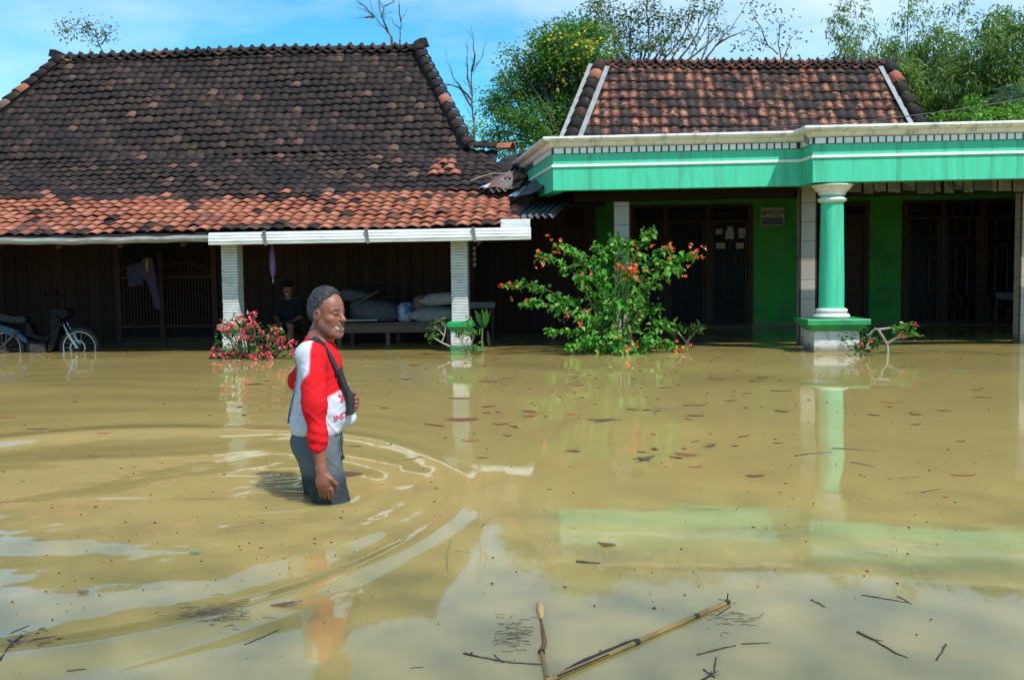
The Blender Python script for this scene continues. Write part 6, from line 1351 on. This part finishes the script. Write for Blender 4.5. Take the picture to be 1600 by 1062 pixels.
bamboo('bamboo_clump', 1570, 28, [(1560, 1600, 20, .05), (1550, 1570, 50, .05), (1580, 1620, 60, .05), (1540, 1545, 70, .05), (1570, 1585, 100, .05), (1530, 1530, 110, .05), (1560, 1610, 120, .05), (1520, 1510, 60, .05), (1550, 1560, 20, .05), (1600, 1640, 100, .05), (1540, 1550, 150, .04), (1590, 1600, 160, .04)], 'leaning bamboo clump at the right edge above the white cornice', 72, 44)
bamboo('wispy_bamboo', 1330, 33, [(1345, 1300, 15, .03), (1350, 1335, 5, .03), (1345, 1320, 45, .03), (1360, 1345, 60, .03), (1425, 1421, -30, .05), (1510, 1500, -10, .04), (1365, 1310, 75, .02)], 'thin feathery bamboo sprays standing against the sky left of the thicket', 73, 17)
crown_tree('bright_shrub', 1520, 24.5, [(1522, 172, 15), (1508, 182, 11), (1536, 180, 11)], .13, 40, lf_bright, 'bright yellow green rounded shrub just above the cornice near the palm', 81, .05, clump=.12, nleaf=22, fork=(1520, 190), cat='shrub')
crown_tree('bright_shrub', 1585, 24.5, [(1585, 176, 14), (1570, 184, 10), (1600, 182, 12)], .13, 40, lf_bright, 'bright yellow green shrub under the palm at the right edge', 82, .05, clump=.12, nleaf=22, fork=(1585, 190), cat='shrub')
crown_tree('bright_shrub', 1468, 24.5, [(1469, 184, 6)], .12, 60, lf_bright, 'tiny bright green shoot beside the lower end of the right hip', 83, .03, clump=.1, nleaf=16, fork=(1469, 190), cat='shrub')
pm_ = empty('palm_tree', (at(1586, 430, 26).x, 26, GZ)); tag(pm_, 'small palm with spiky blue green fronds at the right edge', 'palm'); org = Vector(pm_.location); top = at(1586, 165, 26) - org; MB().tube([(0, 0, 0), top * .5 + Vector((.05, 0, 0)), top], [.12, .1, .08], 8).build('trunk', tbark, pm_)
g = random.Random(84)
lf_palm = leafmat('palm_leaflet', [(0, (.05, .13, .07)), (1, (.12, .22, .13))])
for k in range(13):
    a = 2 * math.pi * k / 13 + g.uniform(-.2, .2); el = g.uniform(.1, 1.1); d = Vector((math.cos(a) * math.cos(el), math.sin(a) * math.cos(el), math.sin(el))); L_ = .95; pts = bez(top, top + d * L_ * .6, top + d * L_ + Vector((0, 0, -.35)), 8); LP = []; LD = []
    for i in range(1, 9):
        tt = (pts[i] - pts[i - 1]).normalized(); sd = tt.cross(Vector((0, 0, 1))).normalized()
        for s_ in (-1, 1):
            for q in (0, .5): LP.append(pts[i - 1].lerp(pts[i], q)); LD.append(tt * .7 + sd * s_ * .8 + Vector((0, 0, -.1)))
    V, Fc = leaves_mesh(np.array(LP), .34, np.array(LD), k, aspect=.10, jit=.08, fold=.02); fo = mesh_obj('frond', V, Fc, lf_palm, pm_)
# unseen tree added behind the camera to dim the sun on the nearest water
sh_t = empty('added_shade_tree', (8.2, -7.6, GZ)); tag(sh_t, 'unseen tall thin crowned tree added behind the camera to lightly shade the nearest water', 'tree'); org = Vector(sh_t.location); g = random.Random(91); gr = np.random.default_rng(91); wood = MB(); fk = Vector((-.4, .6, 13.0)); limb(wood, Vector((0, 0, 0)), fk, .30, .16, g, 10, .015); LP = []; LD = []
for i in range(130):
    u_ = gr.uniform(-1, 1); cc = np.array([7.2 + u_ * 6.4, -6.9 + gr.normal() * 1.0, 16 + gr.uniform(-.9, .9)]) - np.array(org)
    if i % 5 == 0: limb(wood, fk, Vector(cc), .05, .012, g, 6, .05)
    off = gr.normal(size=(120, 3)) * np.array([.8, .55, .5]); LP.append(cc + off); LD.append(off)
wood.build('trunk', tbark, sh_t); V, Fc = leaves_mesh(np.concatenate(LP), .11, np.concatenate(LD), 92, aspect=.5); o = mesh_obj('crown', V, Fc, lf_tree, sh_t); o['kind'] = 'stuff'
# overhead cable
c0, c1 = at(1080, 203, 19), at(1660, 143, 19); o = MB().tube([c0.lerp(c1, i / 24) + Vector((0, 0, -.35 * 4 * (i / 24) * (1 - i / 24) * .5)) for i in range(25)], .011, 5).build('overhead_cable', blk); tag(o, 'thin black overhead cable sagging across the right roof', 'cable')

# ------------------------------------------------------------------ flotsam
def on_water(px, py): q = wat(px, py); q.z = wz(q.x, q.y); return q
leaf_br = piecemat('wet_brown_leaf', [(0, (.09, .035, .018)), (.5, (.15, .06, .025)), (1, (.07, .035, .02))], .4, 30, .4, (.03, .02, .012), .5, .7, spec=.5); leaf_or = piecemat('wet_orange_leaf', [(0, (.30, .085, .022)), (1, (.24, .07, .02))], .4, 30, .4, (.10, .04, .015), .5, .7); leaf_rd = pmat('red_leaf', (.45, .03, .015), None, .4, 20); leaf_gr = pmat('green_leaf', (.05, .26, .10), (.03, .17, .07), .35, 14); leaf_pl = pmat('pale_underleaf', (.20, .15, .12), (.15, .11, .085), .5, 14); stick_d = pmat('wet_dark_stick', (.070, .046, .030), (.040, .027, .019), .5, 20, bmp=.3)
def leaf_float(px, py, L_, asp, mat, label, rot, group='single leaves floating on the water', bend=.004, name='floating_leaf', seed=None, cat='leaf'):
    q = on_water(px, py); g = random.Random(seed or px); n = 9; vs = []; fs = []; hx = L_ / 2
    for i in range(n):
        u = i / (n - 1) * 2 - 1; wd = L_ * asp * .5 * max(.02, (1 - abs(u) ** 2.2)) * g.uniform(.8, 1.12); zc = bend * u * u + g.uniform(-.002, .002)
        for s_ in (-1, 0, 1): vs.append((u * hx, s_ * wd, .004 + zc + (bend * .45 if s_ else 0)))
    for i in range(n - 1):
        for k in range(2): a = i * 3 + k; fs.append((a, a + 1, a + 4, a + 3))
    o = mesh_obj(name, vs, fs, mat); sd = o.modifiers.new('s', 'SOLIDIFY'); sd.thickness = .003; sd.offset = 0; o.location = q; o.rotation_euler = (0, 0, rot); tag(o, label, cat, group); return o
for a in ((1180, 746, .105, .42, leaf_br, 'large dark brown leaf floating below the green column', .05), (1505, 744, .14, .22, leaf_or, 'long orange brown leaf floating at the far right', -.1), (1087, 731, .08, .30, leaf_or, 'small rust coloured leaf left of the large dark leaf', 0), (735, 690, .12, .28, leaf_or, 'curled rusty leaf floating right of the wading man', -.2), (755, 717, .085, .25, leaf_br, 'narrow brown leaf just below the curled rusty leaf', .1),
          (948, 852, .085, .45, leaf_br, 'broad crumpled brown leaf over the green reflection', -.5), (306, 863, .05, .55, leaf_gr, 'bright green oval leaf floating behind the wading man', .1), (130, 926, .042, .85, leaf_pl, 'pale pinkish round leaf lying flat at lower left', .2), (604, 692, .07, .2, leaf_gr, 'slim green leaf beside the wading man\'s shirt hem', .2), (163, 678, .10, .28, leaf_or, 'reddish leaf floating in the ripples at left', .1), (893, 647, .085, .5, leaf_rd, 'small bright red leaf floating in the middle distance', 0),
          (60, 670, .16, .18, leaf_br, 'long thin brown leaf near the left edge', .15), (10, 653, .16, .2, leaf_or, 'orange leaf cut by the left photo edge', 0), (150, 715, .09, .2, leaf_br, 'thin dark leaf below the reddish leaf', .2), (780, 664, .09, .3, leaf_br, 'dark leaf right of the pillar reflection', 0), (838, 646, .09, .35, leaf_or, 'rusty leaf left of the small red leaf', .1), (940, 656, .22, .2, leaf_br, 'long brown husk left of the middle twigs', .05),
          (1085, 634, .2, .2, leaf_br, 'dark elongated husk under the window reflection', .05), (1395, 630, .2, .2, leaf_or, 'rust coloured strip right of the column reflection', -.1), (1500, 690, .08, .3, leaf_br, 'small brown curl at mid right', .2), (1220, 612, .2, .22, leaf_br, 'brown clot of leaf below the green wall reflection', 0), (1478, 778, .03, .5, leaf_or, 'tiny orange flake right of the lower ripples', 0), (1500, 580, .25, .12, leaf_gr, 'pale green strip floating far right near the porch', 0), (100, 560, .3, .15, leaf_br, 'dark strip of bark near the motorcycle', 0)):
    leaf_float(*a)
def stick(name, pts, r, mat, label, cat='stick', seg=7, group=None, z=.0, seed=1):
    g = random.Random(seed); P_ = []
    for (px, py) in pts: q = on_water(px, py); q.z += z; P_.append(q)
    Q = []
    for a, b in zip(P_, P_[1:]):
        for i in range(4): Q.append(a.lerp(b, i / 4) + Vector((g.gauss(0, r * .25), g.gauss(0, r * .25), g.gauss(0, r * .15))))
    Q.append(P_[-1]); n = len(Q); mbs = MB().tube(Q, [r * (1 - .45 * i / n) * g.uniform(.75, 1.2) for i in range(n)], seg)
    for i in range(1, n - 1):
        if g.random() < .4 and n > 4:
            d = (Q[i + 1] - Q[i]).normalized(); sdv = Vector((-d.y, d.x, 0)) * g.choice((-1, 1)); ln = r * g.uniform(3, 9); mbs.tube([Q[i], Q[i] + (d + sdv * .7) * ln * .5, Q[i] + (d + sdv * .5) * ln + Vector((0, 0, -r * .5))], [r * .4, r * .3, r * .15], 4)
    o = mbs.build(name, mat, smooth=True)
    if label: tag(o, label, cat, group)
    return o
# the long split bamboo pole in front
cane = pmat('yellow_cane', (.34, .21, .055), (.24, .13, .035), .35, 10, stretch=(1, 1, 1), dirt=(.05, .03, .015), dscale=7); cane_b = pmat('rotten_black_cane', (.03, .022, .015), (.015, .012, .010), .5, 12)
e0_, e1_ = on_water(852, 1066), on_water(1136, 945); bp = empty('bamboo_cane', (e0_.x, e0_.y, 0)); tag(bp, 'long yellow cane with black rotten nodes floating in the foreground', 'cane'); o0 = Vector(bp.location)
Pn = [e0_.lerp(e1_, i / 20) for i in range(21)]
for q in Pn: q.z = wz(q.x, q.y) + .006
def cseg(a, b, r, mat, nm):
    pts = [Pn[i] - o0 for i in range(a, b + 1)]; return MB().tube(pts, r, 9).build(nm, mat, bp, smooth=True)
cseg(0, 9, .0085, cane, 'cane_shaft'); cseg(9, 20, .0078, cane, 'cane_shaft')
MB().tube([Pn[i] - o0 + Vector((-.004, .007, .003)) for i in range(2, 10)], [.004, .008, .0105, .009, .010, .008, .009, .005], 6).build('dark_sheath', cane_b, bp); MB().tube([Pn[i] - o0 + Vector((.002, -.005, .003)) for i in range(1, 7)], .004, 5).build('dark_sheath', cane_b, bp)
g = random.Random(3)
for i, r_ in ((9, .0115), (16, .0095), (20, .0095)):
    d = (Pn[min(20, i + 1)] - Pn[i - 1]).normalized(); a = Pn[i] - o0; MB().tube([a - d * .012, a, a + d * .012], [r_ * .8, r_, r_ * .8], 9).build('node', cane_b, bp)
    MB().tube([a, a + Vector((g.uniform(-.01, .01), .012, .006)), a + Vector((g.uniform(-.03, .02), .022, .004))], .0015, 4).build('sheath_fibre', cane_b, bp)
MB().tube([Pn[20] - o0, Pn[20] - o0 + Vector((.005, .01, .03))], .0025, 4).build('end_fibre', cane_b, bp)
# the dry stalk with a husk at its top
hk = empty('dry_stalk', on_water(850, 1058)); tag(hk, 'upright dry brown stalk topped by a pale papery husk in the foreground', 'stalk'); ho_ = Vector(hk.location)
sp = [on_water(a, b) - ho_ + Vector((0, 0, .006)) for a, b in ((855, 1060), (850, 1040), (846, 1020), (851, 1005), (848, 985), (845, 968))]
MB().tube(sp[:3], [.007, .0065, .006], 8).build('stalk', cane, hk); MB().tube(sp[2:], [.007, .008, .006, .004], 8).build('withered_joint', pmat('withered_brown', (.20, .09, .035), (.10, .05, .022), .5, 14), hk)
a, b = on_water(846, 970) - ho_, on_water(843, 938) - ho_; ax = (b - a); M_ = basis(a + Vector((0, 0, .004)), ax.normalized().cross(Vector((0, 0, 1))).normalized(), ax.normalized(), Vector((0, 0, 1)))
hus = MB().lathe([(.002, 0), (.010, ax.length * .2), (.0145, ax.length * .55), (.010, ax.length * .85), (.002, ax.length)], 12, M=M_ @ Matrix.Rotation(R(-90), 4, 'X')); hus.build('husk', pmat('papery_husk', (.50, .33, .14), (.38, .23, .09), .6, 20, stretch=(8, 1, 8)), hk, smooth=True)
MB().torus(.0085, .003, 12, 6, M=Matrix.Translation(sp[2])).build('node', cane_b, hk)
# sticks and twigs
for i, (pts, r_, lb) in enumerate((
    ([(724, 1019), (752, 1026), (800, 1034), (850, 1037)], .0045, 'dark twig lying left of the dry stalk'), ([(772, 1022), (788, 1034)], .003, 'short crossing twig left of the dry stalk'), ([(1338, 989), (1370, 1003), (1400, 1022)], .0058, 'thick dark stick at lower right pointing to the corner'), ([(1398, 1021), (1418, 1028)], .003, 'thin splinter at the end of the thick dark stick'),
    ([(1463, 1032), (1478, 1008)], .004, 'short upright brown twig at lower right'), ([(1268, 939), (1290, 951)], .0038, 'short black stick above the thick dark stick'), ([(1346, 932), (1378, 937), (1418, 944)], .0028, 'thin branching twig at right below the reflections'), ([(1402, 934), (1424, 946)], .0028, 'small oblique twig end at right'), ([(900, 878), (938, 880)], .007, 'stubby dark piece of bark below the crumpled leaf'),
    ([(1096, 1062), (1116, 1050), (1119, 1026)], .0045, 'forked black twig rising at the bottom edge'), ([(1100, 1045), (1117, 1058)], .004, 'lower prong of the forked black twig'), ([(0, 1040), (16, 1012), (34, 992)], .006, 'knotted black branch in the lower left corner'), ([(10, 1012), (50, 1004), (88, 995)], .005, 'second dark branch crossing the lower left corner'), ([(12, 1000), (30, 1010)], .004, 'short snag on the lower left branch'),
    ([(15, 988), (45, 975)], .0025, 'thin straw above the lower left branches'), ([(382, 1006), (408, 995), (436, 982)], .0028, 'thin dark twig below the floating wrapper'), ([(105, 1048), (135, 1044)], .003, 'grey twig at the bottom left'), ([(1090, 1022), (1130, 1012), (1150, 1008)], .003, 'thin submerged looking twig right of the cane'), ([(1158, 1006), (1205, 1004)], .003, 'dark twig far right of the cane tip'),
    ([(1120, 962), (1142, 948)], .003, 'twig tangled at the cane tip'), ([(640, 1042), (662, 1040)], .002, 'short straw at the bottom centre'), ([(705, 842), (698, 862), (699, 890)], .0022, 'thin green stalk floating in the pale reflection'), ([(712, 858), (735, 862)], .0018, 'fine straw crossing near the green stalk'), ([(1240, 712), (1268, 708), (1300, 706)], .006, 'twiggy dark clump in the column reflection'), ([(1300, 700), (1370, 704)], .004, 'thin twig right of the column reflection'),
    ([(1330, 722), (1366, 730)], .004, 'brown twig with a curled end right of the column reflection'), ([(1000, 720), (1022, 712)], .006, 'small tangle of green and brown leaf bits'), ([(930, 660), (968, 656)], .008, 'pale floating stick in the middle distance'), ([(1405, 748), (1440, 745)], .003, 'faint straw left of the orange leaf'), ([(1440, 770), (1470, 764)], .003, 'thin twig below the orange leaf'), ([(630, 720), (660, 715)], .003, 'straw right of the wading man'))):
    stick('twig', pts, r_, leaf_gr if 'green stalk' in lb else stick_d, lb, 'twig', 6, 'twigs floating on the water', r_ * .15, i)
# soft matted debris and the countless specks
g = random.Random(77)
sod_m = pmat('sodden_fibre', (.15, .115, .07), (.09, .07, .045), .6, 20)
def mat_clump(px, py, spread, n, label, mat, Ls=(.02, .06), r=.0012):
    mb = MB(); q0 = on_water(px, py)
    for i in range(n):
        a, b = g.gauss(0, spread[0]), g.gauss(0, spread[1]); q = on_water(px + a, py + b); an = g.uniform(-.5, .6) + (1.2 if g.random() < .2 else 0); L_ = g.uniform(*Ls); d = Vector((math.cos(an), math.sin(an), 0)) * L_ / 2; q.z += -.0005 + g.random() * .002; mb.tube([q - d - q0, q + Vector((0, 0, g.uniform(0, .003))) - q0, q + d - q0], r, 3)
    o = mb.build('debris_mat', mat); o.location = q0; tag(o, label, 'debris', kind='stuff'); return o
mat_clump(335, 962, (30, 9), 120, 'loose mat of dark straw and grass floating left of centre', sod_m); mat_clump(800, 990, (18, 14), 60, 'brown tangle of rootlets beside the dry stalk', sod_m, (.015, .05)); mat_clump(1150, 965, (22, 8), 26, 'faint twiggy scum around the tip of the cane', sod_m); mat_clump(1010, 718, (8, 3), 26, 'small clot of straw below the bougainvillea', stick_d, (.02, .08), .002); mat_clump(60, 705 + 290, (16, 10), 16, 'sparse black straw in the lower left corner', stick_d)
leaf_float(448, 945, .11, .26, piecemat('sodden_wrapper', [(0, (.10, .045, .035)), (1, (.16, .08, .06))], .3, 40, .6, (.3, .27, .25), .5, .6), 'brown crumpled wrapper floating below the wading man', .35, name='floating_wrapper', bend=.006, cat='wrapper')
sp_v = []; sp_f = []
def speck(px, py, L_, asp, an):
    q = on_water(px, py); ca, sa = math.cos(an), math.sin(an); k = len(sp_v); h = L_ * asp / 2; zz = q.z + .004
    ring = []; m_ = 7; dent_ = g.randrange(7)
    for j in range(m_):
        an_ = 2 * math.pi * j / m_ + g.uniform(-.3, .3); rr_ = g.uniform(.55, 1.15) * (.4 if j == dent_ else 1); a, b = math.cos(an_) * L_ / 2 * rr_, math.sin(an_) * h * rr_
        sp_v.append((q.x + a * ca - b * sa, q.y + a * sa + b * ca, zz - .001 + g.random() * .004)); ring.append(k + j)
    sp_v.append((q.x, q.y, zz - .012)); sp_f.append(tuple(ring)); sp_f.extend([(k + j, k + m_, k + (j + 1) % m_) for j in range(m_)])
clu = [(g.uniform(0, 1600), 552 + 470 * g.random() ** 1.8) for _ in range(46)]
for i in range(560):
    cx_, cy_ = g.choice(clu); fs_ = (cy_ - 440) / 200
    px, py = (g.gauss(cx_, 75), g.gauss(cy_, 22 * fs_)) if g.random() < .72 else (g.uniform(0, 1600), 552 + 480 * g.random() ** 2.2)
    if py < 553 or py > 1061 or not 0 < px < 1600: continue
    d = 1.15 * F / max(60, py - 430); s_ = g.choice((.003, .004, .006, .013)) * min(4.2, d / 3.2) ** 1.15
    if 450 < px < 560 and 640 < py < 790: continue
    speck(px, py, s_ * g.uniform(.7, 1.5), g.uniform(.12, .45), g.gauss(0, .5))
for i in range(140):
    px = g.gauss(960, 330); py = g.gauss(625, 45)
    if py < 556 or px < 5 or px > 1595: continue
    speck(px, py, g.choice((.04, .06, .09, .16, .24)) * g.uniform(.7, 1.2), g.uniform(.15, .75), g.gauss(0, .7))
o = mesh_obj('floating_specks', sp_v, sp_f, piecemat('wet_litter', [(0, (.07, .035, .018)), (.45, (.13, .055, .025)), (.8, (.24, .085, .03)), (.95, (.16, .14, .06)), (1, (.3, .28, .22))], .5, 30, .2, (.02, .015, .01), .5, .7)); tag(o, 'fine leaf litter and specks scattered over the muddy water', 'litter', kind='stuff')
